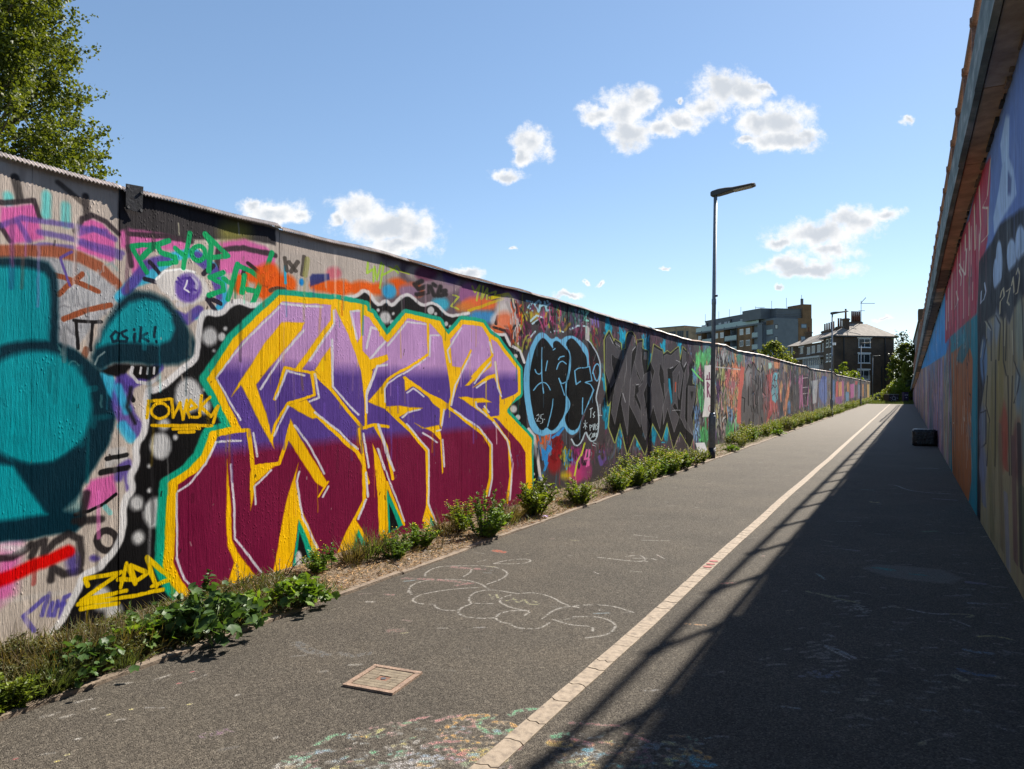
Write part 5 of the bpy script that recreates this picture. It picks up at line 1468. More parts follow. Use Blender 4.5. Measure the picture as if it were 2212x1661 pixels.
y = 0.8
prev = [rk.uniform(-.012, .012) for _ in range(5)]
while y < PEND - .4:
    L = rk.uniform(0.11, 0.26) if y < 16 else 3.0
    nn = 4
    gap = rk.uniform(0.003, 0.009) if y < 16 else 0.0
    nxt = [rk.uniform(-.014, .014) for _ in range(5)]
    hw = 0.043
    V = []
    for k in range(5):
        f = k / 4
        x = -hw + 2 * hw * f
        V.append((line_x(y) + x + rk.uniform(-.002, .002), y + prev[k] + gap / 2, 0.0045))
    for k in range(5):
        f = k / 4
        x = -hw + 2 * hw * f
        V.append((line_x(y + L) + x + rk.uniform(-.002, .002), y + L + nxt[k] - gap / 2, 0.0045))
    me = bpy.data.meshes.new('line_piece')
    base = [(a, b, -0.003) for a, b, c in V]
    me.from_pydata(V + base, [], [(k, k + 1, k + 6, k + 5) for k in range(4)] + [(0, 10, 11, 1), (1, 11, 12, 2), (2, 12, 13, 3), (3, 13, 14, 4), (4, 14, 19, 9), (5, 15, 10, 0), (9, 19, 18, 8), (8, 18, 17, 7), (7, 17, 16, 6), (6, 16, 15, 5)])
    link('line_piece', me, LINE.m, pl)
    prev = nxt
    y += L
for vv in (1229, 1222, 1215):                    # three red chalk dabs on it
    y_ = on_z(1541, vv).y + .02
    pts = [(line_x(y_) + 0.034 * math.cos(a), y_ + 0.03 * math.sin(a), 0.0085) for a in np.linspace(0, 6.283, 10)[:-1]]
    me = bpy.data.meshes.new('red_dab')
    me.from_pydata(pts, [], [tuple(range(9))])
    link('red_dab', me, RLINE, pl)

# ------------------------------------------------------------------ left hoarding
TOP = [(-140, 302), (0, 338), (68, 357), (256, 404), (260, 408), (598, 489), (606, 497), (834, 549), (998, 597), (1126, 629), (1228, 656), (1307, 682), (1405, 709), (1484, 733), (1566, 745), (1591, 757), (1645, 766), (1669, 773), (1720, 787), (1742, 790.6), (1749, 795.7), (1800, 803.7), (1806, 809), (1844, 817), (1879.6, 825)]
TS = np.array([wmap(*p) for p in TOP])
seam_u = [-140, 68, 258, 408, 604, 834.6, 998.5, 1126, 1227.7, 1307, 1352, 1405, 1446, 1483.6]
seams = [wmap(u, 800)[0] for u in seam_u]
seams = [seams[0] - 3.66, seams[0] - 2.44, seams[0] - 1.22] + seams
while seams[-1] < TS[-1, 0] - 1.0:
    seams.append(seams[-1] + rk.uniform(1.18, 1.26))
seams[-1] = TS[-1, 0]
hoard = empty('hoarding', (WX, 2.0, 0))
tag(hoard, 'long timber hoarding of tall sheets covered in bright graffiti, beside the weedy verge', 'hoarding')
offs = {}
for i in range(len(seams) - 1):
    s0, s1 = seams[i] + 0.0008, seams[i + 1] - (0.0012 if i + 1 in (4, 6, 10, 13, 14, 15) else 0.006)
    near = s1 <= SPLIT + 0.05
    cv = NEAR if near else FAR
    if i not in (4, 6, 10, 13, 14, 15):          # the weak joints lie within one flat stretch
        off = rk.uniform(-0.006, 0.006)
        lean = rk.uniform(-0.003, 0.003)
    tw = rk.uniform(-0.003, 0.004) if i > 15 else 0.0
    ny, nz = (8, 12) if near else (3, 5)
    z0 = -0.03
    bow = vnoise(nz + 1, ny + 1, 3, 2, 200 + i)
    V = []
    for j in range(nz + 1):
        for k in range(ny + 1):
            fy, fz = k / ny, j / nz
            s = s0 + (s1 - s0) * fy
            zt = float(np.interp(s, TS[:, 0], TS[:, 1]))
            z = z0 + (zt - z0) * fz
            x = WX + off + lean * fz + tw * (fy - .5) + (bow[j, k] - .5) * 0.014 * math.sin(math.pi * fy)
            V.append((x, s, z))
    nf = len(V)
    V += [(x - 0.02, s, z) for x, s, z in V]
    V += V[:nf]
    e2 = 2 * nf                                 # edge faces have vertices of their own, so the face stays flat
    w = ny + 1
    Fs = [(j * w + k, j * w + k + 1, (j + 1) * w + k + 1, (j + 1) * w + k) for j in range(nz) for k in range(ny)]
    Fs += [(nf + a, nf + d, nf + c, nf + b) for a, b, c, d in Fs]
    for k in range(ny):
        Fs += [(e2 + k + 1, e2 + k, nf + k, nf + k + 1), (e2 + nz * w + k, e2 + nz * w + k + 1, nf + nz * w + k + 1, nf + nz * w + k)]
    for j in range(nz):
        Fs += [(e2 + j * w, e2 + (j + 1) * w, nf + (j + 1) * w, nf + j * w), (e2 + (j + 1) * w + ny, e2 + j * w + ny, nf + j * w + ny, nf + (j + 1) * w + ny)]
    me = bpy.data.meshes.new('panel')
    me.from_pydata(V, [], Fs)
    ul = me.uv_layers.new(name='UVMap')
    co = np.array(V)
    vi = np.empty(len(me.loops), np.int32)
    me.loops.foreach_get('vertex_index', vi)
    uvs = np.stack([(co[vi, 1] - cv.s0) / (cv.s1 - cv.s0), (co[vi, 2] - cv.z0) / (cv.z1 - cv.z0)], 1).astype(np.float32)
    ul.data.foreach_set('uv', uvs.ravel())
    link('panel', me, M_NEAR if near else M_FAR, hoard, True)
    offs[i] = off
    # timber post behind each joint
    m = MB()
    zt = float(np.interp(s1, TS[:, 0], TS[:, 1]))
    m.box(WX - 0.13, WX - 0.045, s1 - 0.04, s1 + 0.05, -0.05, zt - 0.05)
    m.build('post', WOOD, hoard)
# corrugated strip over the top edge, in lengths
s = seams[0]
ci = 0
while s < seams[-1]:
    e = min(s + 2.4, seams[-1])
    fine_ = s < 12
    pitch = 0.021 if fine_ else 0.1
    n = max(2, int((e - s) / pitch) * 2)
    V, Fs = [], []
    for k in range(n + 1):
        y = s + (e - s) * k / n
        zt = float(np.interp(y, TS[:, 0], TS[:, 1])) + 0.004 * math.sin(y * 7) + 0.004
        up = 0.006 if (k % 2 and fine_) else -0.003
        V += [(WX + 0.030, y, zt - 0.012 + up), (WX + 0.004, y, zt + 0.012 + up), (WX - 0.05, y, zt + 0.016 + up), (WX + 0.026, y, zt - 0.017 + up)]
    for k in range(n):
        a, b = k * 4, k * 4 + 4
        Fs += [(a, b, b + 1, a + 1), (a + 1, b + 1, b + 2, a + 2), (a, a + 3, b + 3, b)]
    m = MB()
    m.add(V, Fs)
    m.build('corrugated_capping', CORR if ci % 4 != 3 else RUST, hoard, recalc=False)
    s = e
    ci += 1
# black metal patch with bolts on the top edge
mp = MB()
c4 = [wmap(*p) for p in ((264, 398), (300, 405), (302, 461), (267, 452))]
V = [(WX + 0.034, c4[0][0], c4[0][1]), (WX + 0.040, c4[1][0], c4[1][1]), (WX + 0.022, c4[2][0], c4[2][1]), (WX + 0.020, c4[3][0], c4[3][1])]
V += [(x - 0.004, y, z) for x, y, z in V]
mp.add(V, [(3, 2, 1, 0), (4, 5, 6, 7), (0, 1, 5, 4), (1, 2, 6, 5), (2, 3, 7, 6), (3, 0, 4, 7)])
patch = mp.build('metal_patch', STEEL_BLK, hoard)
for f, g in ((0.1, 0.1), (0.9, 0.25), (0.12, 0.9), (0.9, 0.92)):
    a = Vector(V[0]).lerp(Vector(V[1]), f).lerp(Vector(V[3]).lerp(Vector(V[2]), f), g)
    m = MB()
    m.tube([a + Vector((-0.002, 0, 0)), a + Vector((0.006, 0, 0))], 0.009, 6)
    b_ = m.build('bolt', STEEL_BLK, hoard)
    b_.parent = patch
    b_.matrix_parent_inverse = Matrix.Identity(4)

# ------------------------------------------------------------------ right wall: concrete panels, jutting slab, railing
HS = np.array([(-4, 3.72), (5.5, 3.44), (10.6, 3.30), (15.6, 3.10), (20.3, 2.97), (26.6, 2.75), (32.4, 2.59), (55, 1.93), (101, 1.0), (110, 0.8)])


def hs(s):
    return float(np.interp(s, HS[:, 0], HS[:, 1]))


rw = empty('retaining_wall', (RX, 5.0, 0))
tag(rw, 'tall concrete ramp wall with a shaded mural and a jutting slab on top', 'wall')
js = [-3.0, 1.2, 5.66, 9.0, 14.05]
while js[-1] < 92:
    js.append(js[-1] + 4.6)
for i in range(len(js) - 1):
    a, b = js[i] + 0.006, js[i + 1] - 0.006
    o = rk.uniform(-0.006, 0.006)
    za, zb = hs(a), hs(b)
    V = [(RX + o, a, -0.05), (RX + o, b, -0.05), (RX + o, b, zb), (RX + o, a, za), (RX + .25, a, -0.05), (RX + .25, b, -0.05), (RX + .25, b, zb), (RX + .25, a, za)]
    me = bpy.data.meshes.new('wall_panel')
    me.from_pydata(V, [], [(3, 2, 1, 0), (4, 5, 6, 7), (0, 4, 7, 3), (1, 2, 6, 5), (3, 7, 6, 2), (0, 1, 5, 4)])
    ul = me.uv_layers.new(name='UVMap')
    for lp in me.loops:
        c = me.vertices[lp.vertex_index].co
        ul.data[lp.index].uv = ((c.y - RIGHT.s0) / (RIGHT.s1 - RIGHT.s0), (c.z - RIGHT.z0) / (RIGHT.z1 - RIGHT.z0))
    link('wall_panel', me, M_RIGHT, rw)
# fill behind
m = MB()
m.hexa([(RX + .26, -4, -0.05), (RX + 4, -4, -0.05), (RX + 4, 100, -0.05), (RX + .26, 100, -0.05)], [(RX + .26, -4, hs(-4) + .2), (RX + 4, -4, hs(-4) + .2), (RX + 4, 100, hs(100) + .2), (RX + .26, 100, hs(100) + .2)])
m.build('ramp_fill', CONC, rw)
FASC = NT('teal_stained_fascia')
fn = FASC.noise(2.2, 6, 0.6, FASC.map((1, 1, 3)))
FASC.set(Base_Color=FASC.ramp(fn, [(0.3, (0.05, 0.06, 0.065)), (0.48, (0.09, 0.13, 0.13)), (0.56, (0.16, 0.19, 0.19)), (0.7, (0.30, 0.33, 0.33))]), Roughness=0.8)
FX = 0.435
SOFM = [SOFF, simple('dark_stained_soffit', (0.16, 0.12, 0.09), 0.9, 0.5, 5, bump=.4, bscale=30), simple('pale_patched_soffit', (0.34, 0.29, 0.24), 0.9, 0.4, 5, bump=.4, bscale=30)]
s = -3.0
i = 0
while s < 98:
    e = s + (1.83 if s < 40 else 3.7)
    za, zb = hs(s), hs(e)
    g = 0.010
    m = MB()       # soffit slab: drip groove near its outer edge
    for (xa, xb, dz) in ((FX + 0.055, RX + 0.02, 0.0),):
        m.hexa([(xa, s + g, za + dz), (xb, s + g, za + dz), (xb, e - g, zb + dz), (xa, e - g, zb + dz)], [(xa, s + g, za + .1), (xb, s + g, za + .1), (xb, e - g, zb + .1), (xa, e - g, zb + .1)])
    m.build('soffit_slab', SOFM[rk.choice((0, 0, 0, 1, 2))], rw)
    m = MB()
    r1, r2 = rk.uniform(-.006, .006), rk.uniform(-.006, .006)
    m.hexa([(FX + r1, s + .004, za - .012), (FX + .045, s + .004, za - .016), (FX + .045, e - .004, zb - .016), (FX + r2, e - .004, zb - .012)],
           [(FX + r1, s + .004, za + .35), (FX + .045, s + .004, za + .35), (FX + .045, e - .004, zb + .35), (FX + r2, e - .004, zb + .35)])
    m.build('fascia_panel', FASC.m, rw)
    m = MB()       # crumbling mortar line between wall and slab
    for k in range(7):
        y = s + (e - s) * (k + rk.random()) / 7
        zz = hs(y)
        sx_ = rk.uniform(.008, .028)
        m.box(RX - sx_, RX + .01, y - rk.uniform(.02, .2), y + rk.uniform(.02, .2), zz - rk.uniform(.005, .03), zz + .01)
    o = m.build('mortar_crust', DARKIN if i % 2 else SOFM[1], rw)
    o['kind'] = 'stuff'
    s = e
    i += 1
m = MB()
m.hexa([(FX + .05, -3, hs(-3) + .1), (RX + 3, -3, hs(-3) + .1), (RX + 3, 98, hs(98) + .1), (FX + .05, 98, hs(98) + .1)], [(FX + .05, -3, hs(-3) + .32), (RX + 3, -3, hs(-3) + .32), (RX + 3, 98, hs(98) + .32), (FX + .05, 98, hs(98) + .32)])
m.build('deck_slab', CONC, rw)

rail = empty('railing', (0.6, 5.0, hs(5) + .3))
tag(rail, 'rusty pipe railing along the top of the concrete ramp', 'railing')
RLX = 0.61
posts = np.arange(-2.4, 38, 1.22)
for y in posts:
    zb = hs(y) + 0.30
    m = MB()
    m.tube([(RLX, y, zb), (RLX, y, zb + 1.27)], 0.027, 8)
    m.tube([(RLX, y, zb + 1.23), (RLX, y, zb + 1.32)], 0.042, 8)
    m.tube([(RLX, y - .05, zb + 1.27 + .001), (RLX, y + .05, zb + 1.27)], 0.042, 8)
    m.tube([(RLX, y, zb + .63), (RLX, y, zb + .71)], 0.038, 8)
    m.build('post', RUST, rail, True)
for zo in (0.67, 1.27):
    m = MB()
    m.tube([(RLX, y, hs(y) + .30 + zo) for y in np.linspace(-3, 38, 24)], 0.032, 8)
    m.build('rail', RUST, rail, True)
# a higher railing with thin bars further down the ramp
rail2 = empty('barred_railing', (0.6, 38, hs(38) + .3))
tag(rail2, 'taller barred railing at the low far end of the concrete ramp', 'railing')
for y in np.arange(38.4, 76, 1.6):
    zb = hs(y) + .3
    m = MB()
    m.tube([(RLX, y, zb), (RLX, y, zb + 1.8)], 0.024, 6)
    m.build('post', RUST, rail2)
    for k in range(1, 4):
        yy = y + 0.4 * k
        m = MB()
        m.tube([(RLX, yy, hs(yy) + .55), (RLX, yy, hs(yy) + 2.05)], 0.018, 5)
        m.build('bar', RUST, rail2)
for zo, wv in ((0.67, 0), (1.27, 0.02), (1.75, 0.05)):
    m = MB()
    m.tube([(RLX + rk.uniform(-.01, .01), y, hs(y) + .30 + zo + rk.uniform(-wv, wv)) for y in np.linspace(38, 76.5, 26)], 0.024, 6)
    m.build('rail', RUST, rail2, True)

# ------------------------------------------------------------------ inspection cover
MET = NT('worn_cover_metal')
nv = MET.noise(25, 5, 0.65)
MET.set(Base_Color=MET.ramp(nv, [(0.3, (0.10, 0.078, 0.054)), (0.5, (0.17, 0.137, 0.096)), (0.7, (0.23, 0.19, 0.135))]), Roughness=0.65, Metallic=0.2)
MET.bump(MET.noise(150, 3), 0.5, 0.003)
RED = simple('rusty_red_frame', (0.21, 0.14, 0.10), 0.75, 0.4, 30, bump=.5, bscale=120)
cc4 = [on_z(*p) for p in ((736.6, 1481), (812.8, 1440), (918.3, 1455.7), (842, 1502))]
cen = sum(cc4, Vector()) / 4
ax = ((cc4[2] - cc4[1]) + (cc4[3] - cc4[0])).normalized()
ay = Vector((-ax.y, ax.x, 0))
LX = ((cc4[2] - cc4[1]).length + (cc4[3] - cc4[0]).length) / 4
LY = ((cc4[0] - cc4[1]).length + (cc4[3] - cc4[2]).length) / 4
cov = empty('inspection_cover', (cen.x, cen.y, 0), math.atan2(ax.y, ax.x))
tag(cov, 'square metal inspection cover with a rusty red frame set in the path', 'manhole cover')


def cbox(name, x0, x1, y0, y1, z0, z1, mat, bev=0):
    m = MB()
    m.box(x0, x1, y0, y1, z0, z1)
    me = m.mesh(name)
    o = link(name, me, mat)
    o.parent = cov
    return o


fw_ = 0.024
cbox('frame_bar', -LX, LX, -LY, -LY + fw_, -0.02, 0.010, RED)
cbox('frame_bar', -LX, LX, LY - fw_, LY, -0.02, 0.010, RED)
cbox('frame_bar', -LX, -LX + fw_, -LY + fw_, LY - fw_, -0.02, 0.009, RED)
cbox('frame_bar', LX - fw_, LX, -LY + fw_, LY - fw_, -0.02, 0.009, RED)
cbox('plate', -LX + fw_ + .004, LX - fw_ - .004, -LY + fw_ + .004, LY - fw_ - .004, -0.02, 0.0055, RUST)
nr = 8
ih = (LY - fw_ - .006)
iw = (LX - fw_ - .006)
for k in range(nr):
    y0 = -ih + 2 * ih * k / nr + 0.001
    y1 = -ih + 2 * ih * (k + 1) / nr - 0.001
    segs = [(-iw, iw)] if k not in (3, 4) else [(-iw, -0.030), (0.030, iw)]
    if k in (2, 5):
        segs = [(-iw, -0.05), (-0.047, 0.05), (0.053, iw)]
    for a, b in segs:
        cbox('plate_rib', a, b, y0, y1, 0.003, 0.0085, MET.m)
m = MB()
m.tube([(0, 0, 0.001), (0, 0, 0.008)], 0.012, 10)
o = m.build('lifting_stud', GALV)
o.parent = cov

# ------------------------------------------------------------------ street lamps
SLEEVE = simple('grey_lamp_column', (0.15, 0.175, 0.205), 0.45, 0.25, 20, metal=0.2)
HEADM = simple('dark_lamp_head', (0.02, 0.021, 0.024), 0.5, 0.3, 20)
LENS = simple('lamp_lens', (0.16, 0.14, 0.11), 0.25, 0.2, 20)


def lamp(u, d, lean, label, extra=None, H=5.0):
    p = at_d(u, 842, d)
    root = empty('street_lamp', (p.x, p.y, 0.0))
    tag(root, label, 'street lamp', 'street lamps along the verge')
    bx, by = p.x, p.y

    def q(z, dx=0, dy=0):
        return Vector((bx + lean * z * ca + dx, by + lean * z * sa + dy, z))
    m = MB()
    m.tube([q(-.03), q(.215)], [0.066, 0.066], 20)
    m.build('black_foot', HEADM, root, True)
    m = MB()
    m.tube([q(.213), q(.80), q(.815)], [0.0645, 0.0645, 0.062], 20)
    m.build('base_sleeve', SLEEVE, root, True)
    m = MB()
    m.tube([q(.812), q(.87), ], [0.062, 0.041], 20)
    m.build('shoulder', GALV, root, True)
    m = MB()
    m.tube([q(.86), q(2.9), q(2.91), q(3.0), q(3.01), q(H - .05)], [0.040, 0.039, 0.043, 0.043, 0.036, 0.034], 16)
    m.build('column', SLEEVE, root, True)
    m = MB()
    m.box(bx - 0.012 + lean * .5, bx + .004, by - .068, by - .060, .25, .62)
    dr = m.build('service_door', SLEEVE, root)
    m = MB()
    m.tube([q(3.06, .03, -.02), q(3.06, .07, -.03)], 0.02, 8)
    m.build('photocell', HEADM, root)
    # head: reaches out over the path, slightly raised
    T = q(H - .02)
    prof = [(-0.085, -0.03, 0.045, 0.05), (-0.06, -0.045, 0.06, 0.06), (0.06, -0.04, 0.082, 0.085), (0.20, -0.012, 0.086, 0.105), (0.33, 0.018, 0.078, 0.12), (0.52, 0.042, 0.092, 0.125), (0.68, 0.062, 0.108, 0.12), (0.72, 0.072, 0.108, 0.095)]
    V, Fs = [], []
    for (x, zl, zh, hw) in prof:
        for (yy, zz) in ((-hw, zl + .012), (-hw * .8, zl), (hw * .8, zl), (hw, zl + .012), (hw, zh - .02), (hw * .6, zh), (-hw * .6, zh), (-hw, zh - .02)):
            V.append((T.x + x, T.y + yy, T.z + zz))
    n = 8
    for i in range(len(prof) - 1):
        for k in range(n):
            Fs.append((i * n + k, i * n + (k + 1) % n, (i + 1) * n + (k + 1) % n, (i + 1) * n + k))
    Fs += [tuple(range(n)), tuple((len(prof) - 1) * n + k for k in reversed(range(n)))]
    m = MB()
    m.add(V, Fs)
    hd = m.build('lamp_head', HEADM, root)
    m = MB()
    m.hexa([(T.x + .34, T.y - .095, T.z + .012), (T.x + .66, T.y - .095, T.z + .053), (T.x + .66, T.y + .095, T.z + .053), (T.x + .34, T.y + .095, T.z + .012)],
           [(T.x + .34, T.y - .095, T.z + .03), (T.x + .66, T.y - .095, T.z + .085), (T.x + .66, T.y + .095, T.z + .085), (T.x + .34, T.y + .095, T.z + .03)])
    m.build('lens', LENS, root)
    if extra:
        m = MB()
        m.box(bx + .05, bx + .2, by - .1, by + .05, extra - .05, extra + .07)
        m.build('camera_box', WHITE, root)
        m = MB()
        m.box(bx - .05, bx + .06, by - .02, by + .02, extra - .02, extra + .02)
        m.build('bracket', HEADM, root)
    return root


lamp(1537, 13.9, 0.0165, 'tall grey street lamp by the white poster, its foot beside a leaning white board')
lamp(1796, 35.7, 0.011, 'street lamp with a small camera box, in front of the brick flats', 3.5)
lamp(1859, 59.0, 0.010, 'street lamp just before the end of the graffiti hoarding')
lamp(1885, 81.5, 0.006, 'street lamp beyond the end of the graffiti hoarding')

# leaning white board at the lamp foot
p0, p1 = on_z(1511, 984), on_z(1530, 982)
m = MB()
W_ = (p1 - p0).normalized()
back = Vector((-W_.y, W_.x, 0))
a, b = p0, p1 + W_ * 0.02
hb = 0.235
m.add([a, b, b + back * .10 + Vector((0, 0, hb)), a + back * .09 + Vector((0, 0, hb * 1.03)),
       a + back * .012, b + back * .012, b + back * .112 + Vector((0, 0, hb)), a + back * .102 + Vector((0, 0, hb * 1.03))],
      [(0, 1, 2, 3), (7, 6, 5, 4), (0, 4, 5, 1), (1, 5, 6, 2), (2, 6, 7, 3), (3, 7, 4, 0)])
tag(m.build('white_board', simple('dusty_white_board', (0.42, 0.42, 0.44), .6, .15, 10)), 'small white board leaning by the foot of the lamp', 'board')
PLAS = simple('clear_torn_plastic', (0.6, 0.58, 0.62), 0.2, 0.2, 30)
pb = on_z(1541, 982)
V, Fs = [], []
rp = random.Random(12)
for j in range(5):
    for k in range(5):
        V.append((pb.x + .05 * k / 4 + rp.uniform(-.012, .012) - .01, pb.y + rp.uniform(-.03, .03), 0.02 + .26 * j / 4 * (1 - .6 * k / 4)))
for j in range(4):
    for k in range(4):
        Fs.append((j * 5 + k, j * 5 + k + 1, j * 5 + k + 6, j * 5 + k + 5))
m = MB()
m.add(V, Fs)
tag(m.build('plastic_scrap', PLAS), 'crumpled pale plastic sheet stuck to the lamp foot', 'litter')

# ------------------------------------------------------------------ black block by the right wall
BB = NT('glossy_black_paint')
bn = BB.noise(9, 5)
BB.set(Base_Color=BB.ramp(bn, [(0.3, (0.006, 0.006, 0.007)), (0.7, (0.018, 0.018, 0.02))]), Roughness=BB.rng(BB.noise(14, 4), 0.4, 0.6, 0.2, 0.5))
BB.bump(BB.noise(22, 5), 0.8, 0.03)
c0 = on_z(1971, 963)
bx0, by0 = c0.x, c0.y
bm = bmesh.new()
bmesh.ops.create_cube(bm, size=1)
bmesh.ops.subdivide_edges(bm, edges=bm.edges, cuts=4, use_grid_fill=True)
bmesh.ops.bevel(bm, geom=[e for e in bm.edges if e.is_manifold and e.calc_face_angle() > 0.5], offset=0.06, segments=3, affect='EDGES')
for v in bm.verts:
    n = vnoise(2, 2, 1, 1, int(abs(v.co.x * 91 + v.co.y * 57 + v.co.z * 33) * 100))[0, 0] - .5
    v.co += v.normal * n * 0.035 if v.co.z > -0.45 else Vector()
    v.co.z = v.co.z + .5
    v.co = Vector((bx0 + (v.co.x + .5) * 0.50, by0 + (v.co.y + .5) * 0.55, v.co.z * 0.385 - 0.005))
me = bpy.data.meshes.new('concrete_block')
bm.to_mesh(me)
bm.free()
tag(link('concrete_block', me, BB.m, None, True), 'black painted concrete block with a shiny top against the mural wall', 'block')

# ------------------------------------------------------------------ objects where the path ends
def face_box(u0, u1, vt, vb, depth, mat, name):
    A, B = on_z(u0, vb), on_z(u1, vb)
    d = (A - EYE).dot(_cf)
    h = (vb - vt) / F * d
    n = Vector((-(B - A).y, (B - A).x, 0)).normalized()
    m = MB()
    up = Vector((0, 0, h))
    lo = Vector((0, 0, -.06))
    m.hexa([A + lo, B + lo, B + n * depth + lo, A + n * depth + lo], [A + up, B + up, B + n * depth + up, A + n * depth + up])
    return A, B, n, h, m


A, B, n, h, m = face_box(1920, 1941.6, 852.5, 870, 1.0, None, '')
cab = empty('painted_block', tuple((A + B) / 2))
tag(cab, 'dark block painted with a white ring, closing the end of the path', 'block')
m.build('body', simple('dark_maroon_paint', (0.025, 0.014, 0.018), 0.6, 0.5, 8), cab)
Wd = (B - A)
CHK = simple('white_spray', (0.5, 0.48, 0.5), 0.7, 0.2, 10)
CHP = simple('pink_spray', (0.35, 0.14, 0.2), 0.7, 0.2, 10)


def mark(pts, r, mat, nm):
    mm = MB()
    mm.tube([A + Wd * x + Vector((0, 0, h * y)) - n * 0.004 for x, y in pts], r, 5)
    mm.build(nm, mat, cab)


mark([(0.5 + .17 * math.cos(a), 0.55 + .21 * math.sin(a)) for a in np.linspace(0, 6.283, 15)], 0.022, CHK, 'ring_mark')
mark([(0.58, 0.45), (0.68, 0.3), (0.72, 0.36)], 0.018, CHK, 'ring_tail')
for k, a in enumerate(np.linspace(0.3, 6.2, 11)):
    mark([(0.5 + .3 * math.cos(a), 0.52 + .32 * math.sin(a)), (0.5 + .42 * math.cos(a + .2), 0.52 + .42 * math.sin(a + .15))], 0.014, CHP if k % 2 else CHK, 'dash_mark')
m = MB()
m.hexa([A + Vector((-.03, -.03, h)), B + Vector((.03, -.03, h)), B + n * 1.0 + Vector((.03, 0, h)), A + n * 1.0 + Vector((-.03, 0, h))], [A + Vector((-.03, -.03, h + .05)), B + Vector((.03, -.03, h + .05)), B + n * 1.0 + Vector((.03, 0, h + .05)), A + n * 1.0 + Vector((-.03, 0, h + .05))])
m.build('lid', CONC, cab)

A, B, n, h, m = face_box(1953, 1962.5, 847, 869.6, 0.4, None, '')
pst = empty('face_block', tuple((A + B) / 2))
tag(pst, 'narrow purple block with a painted white face at the foot of the ramp', 'block')
m.build('body', simple('dark_purple_paint', (0.035, 0.018, 0.06), 0.6, 0.4, 8), pst)
Wd = B - A
for x_ in (0.32, 0.74):
    m = MB()
    m.tube([A + Wd * (x_ + .15 * math.cos(a)) + Vector((0, 0, h * .73 + .065 * math.sin(a))) - n * .004 for a in np.linspace(0, 6.283, 11)], 0.02, 5)
    m.build('painted_eye', CHK, pst)
m = MB()
c = A + Wd * .52 + Vector((0, 0, h * .44)) - n * .006
m.hexa([c - Wd * .18, c + Wd * .18, c + Wd * .18 + n * .02, c - Wd * .18 + n * .02], [c - Wd * .12 + Vector((0, 0, .10)), c + Wd * .12 + Vector((0, 0, .10)), c + Wd * .12 + n * .02 + Vector((0, 0, .10)), c - Wd * .12 + n * .02 + Vector((0, 0, .10))])
m.build('painted_mouth', CHK, pst)

# low wall with graffiti beyond the end, left of the block
pa, pb_ = on_z(1890, 866), on_z(1918, 866)
m = MB()
nn_ = Vector((0, .25, 0))
u_ = Vector((0, 0, .75))
m.hexa([pa, pb_, pb_ + nn_, pa + nn_], [pa + u_, pb_ + u_, pb_ + nn_ + u_, pa + nn_ + u_])
LOWW = NT('low_wall_graffiti')
lv = LOWW.noise(2.2, 4, .6)
LOWW.set(Base_Color=LOWW.ramp(lv, [(0.35, (0.02, 0.02, 0.025)), (0.5, (0.03, 0.10, 0.10)), (0.58, (0.30, 0.30, 0.32)), (0.66, (0.03, 0.03, 0.04))]), Roughness=0.8)
tag(m.build('low_wall', LOWW.m), 'low dark graffitied wall behind the grass beyond the path', 'wall')

# ------------------------------------------------------------------ buildings
def brick_mat(name, c1, c2, mortar, sx_=4.0, sz_=13.0):
    t = NT(name)
    b = t.new('ShaderNodeTexBrick')
    g = t.new('ShaderNodeSeparateXYZ')
    t.l.new(t.obj(), g.inputs[0])
    cmb = t.new('ShaderNodeCombineXYZ')
    t.l.new(t.math('ADD', g.outputs[0], g.outputs[1]), cmb.inputs[0])
    t.l.new(g.outputs[2], cmb.inputs[1])
    t.l.new(cmb.outputs[0], b.inputs['Vector'])
    b.inputs['Scale'].default_value = 1.0
    b.inputs['Brick Width'].default_value = 0.24
    b.inputs['Row Height'].default_value = 0.08
    b.inputs['Mortar Size'].default_value = 0.008
    b.inputs['Color1'].default_value = (*c1, 1)
    b.inputs['Color2'].default_value = (*c2, 1)
    b.inputs['Mortar'].default_value = (*mortar, 1)
    n = t.noise(0.6, 6, 0.65)
    t.set(Base_Color=t.mix(1.0, b.outputs[0], t.ramp(n, [(0.3, (0.55,) * 3), (0.7, (1.2,) * 3)]), 'MULTIPLY'), Roughness=0.9)
    return t.m


BR_OLD = brick_mat('old_stock_brick', (0.105, 0.062, 0.036), (0.07, 0.043, 0.028), (0.10, 0.08, 0.06))
BR_MOD = brick_mat('brown_brick', (0.21, 0.115, 0.052), (0.17, 0.092, 0.042), (0.15, 0.11, 0.075))
BR_TAN = brick_mat('tan_brick', (0.36, 0.25, 0.15), (0.32, 0.22, 0.13), (0.3, 0.26, 0.2))
GREY = simple('grey_render', (0.115, 0.14, 0.17), 0.75, 0.14, 0.7)
GREYD = simple('dark_grey_cladding', (0.075, 0.09, 0.11), 0.6, 0.15, 0.7)
GLS = NT('window_glass')
GLS.set(Base_Color=(0.025, 0.033, 0.04), Roughness=0.12)
GLS.b.inputs['Specular IOR Level'].default_value = 0.25
BLIND = simple('pale_blind', (0.42, 0.45, 0.46), 0.6, 0.3, 3)
BAL = NT('balcony_glass')
BAL.set(Base_Color=(0.30, 0.42, 0.43), Roughness=0.12)
BAL.b.inputs['Alpha'].default_value = 0.72
SLATE = NT('lichened_slate')
sn_ = SLATE.noise(1.3, 7, 0.7)
SLATE.set(Base_Color=SLATE.ramp(sn_, [(0.3, (0.09, 0.075, 0.062)), (0.5, (0.17, 0.145, 0.122)), (0.66, (0.24, 0.21, 0.18)), (0.8, (0.36, 0.33, 0.29))]), Roughness=0.85)
SLATE.bump(SLATE.new('ShaderNodeTexWave').outputs[0] if False else SLATE.noise(6, 4), 0.5, 0.05)
POT = simple('dark_red_clay', (0.12, 0.05, 0.035), 0.85, 0.3, 6)


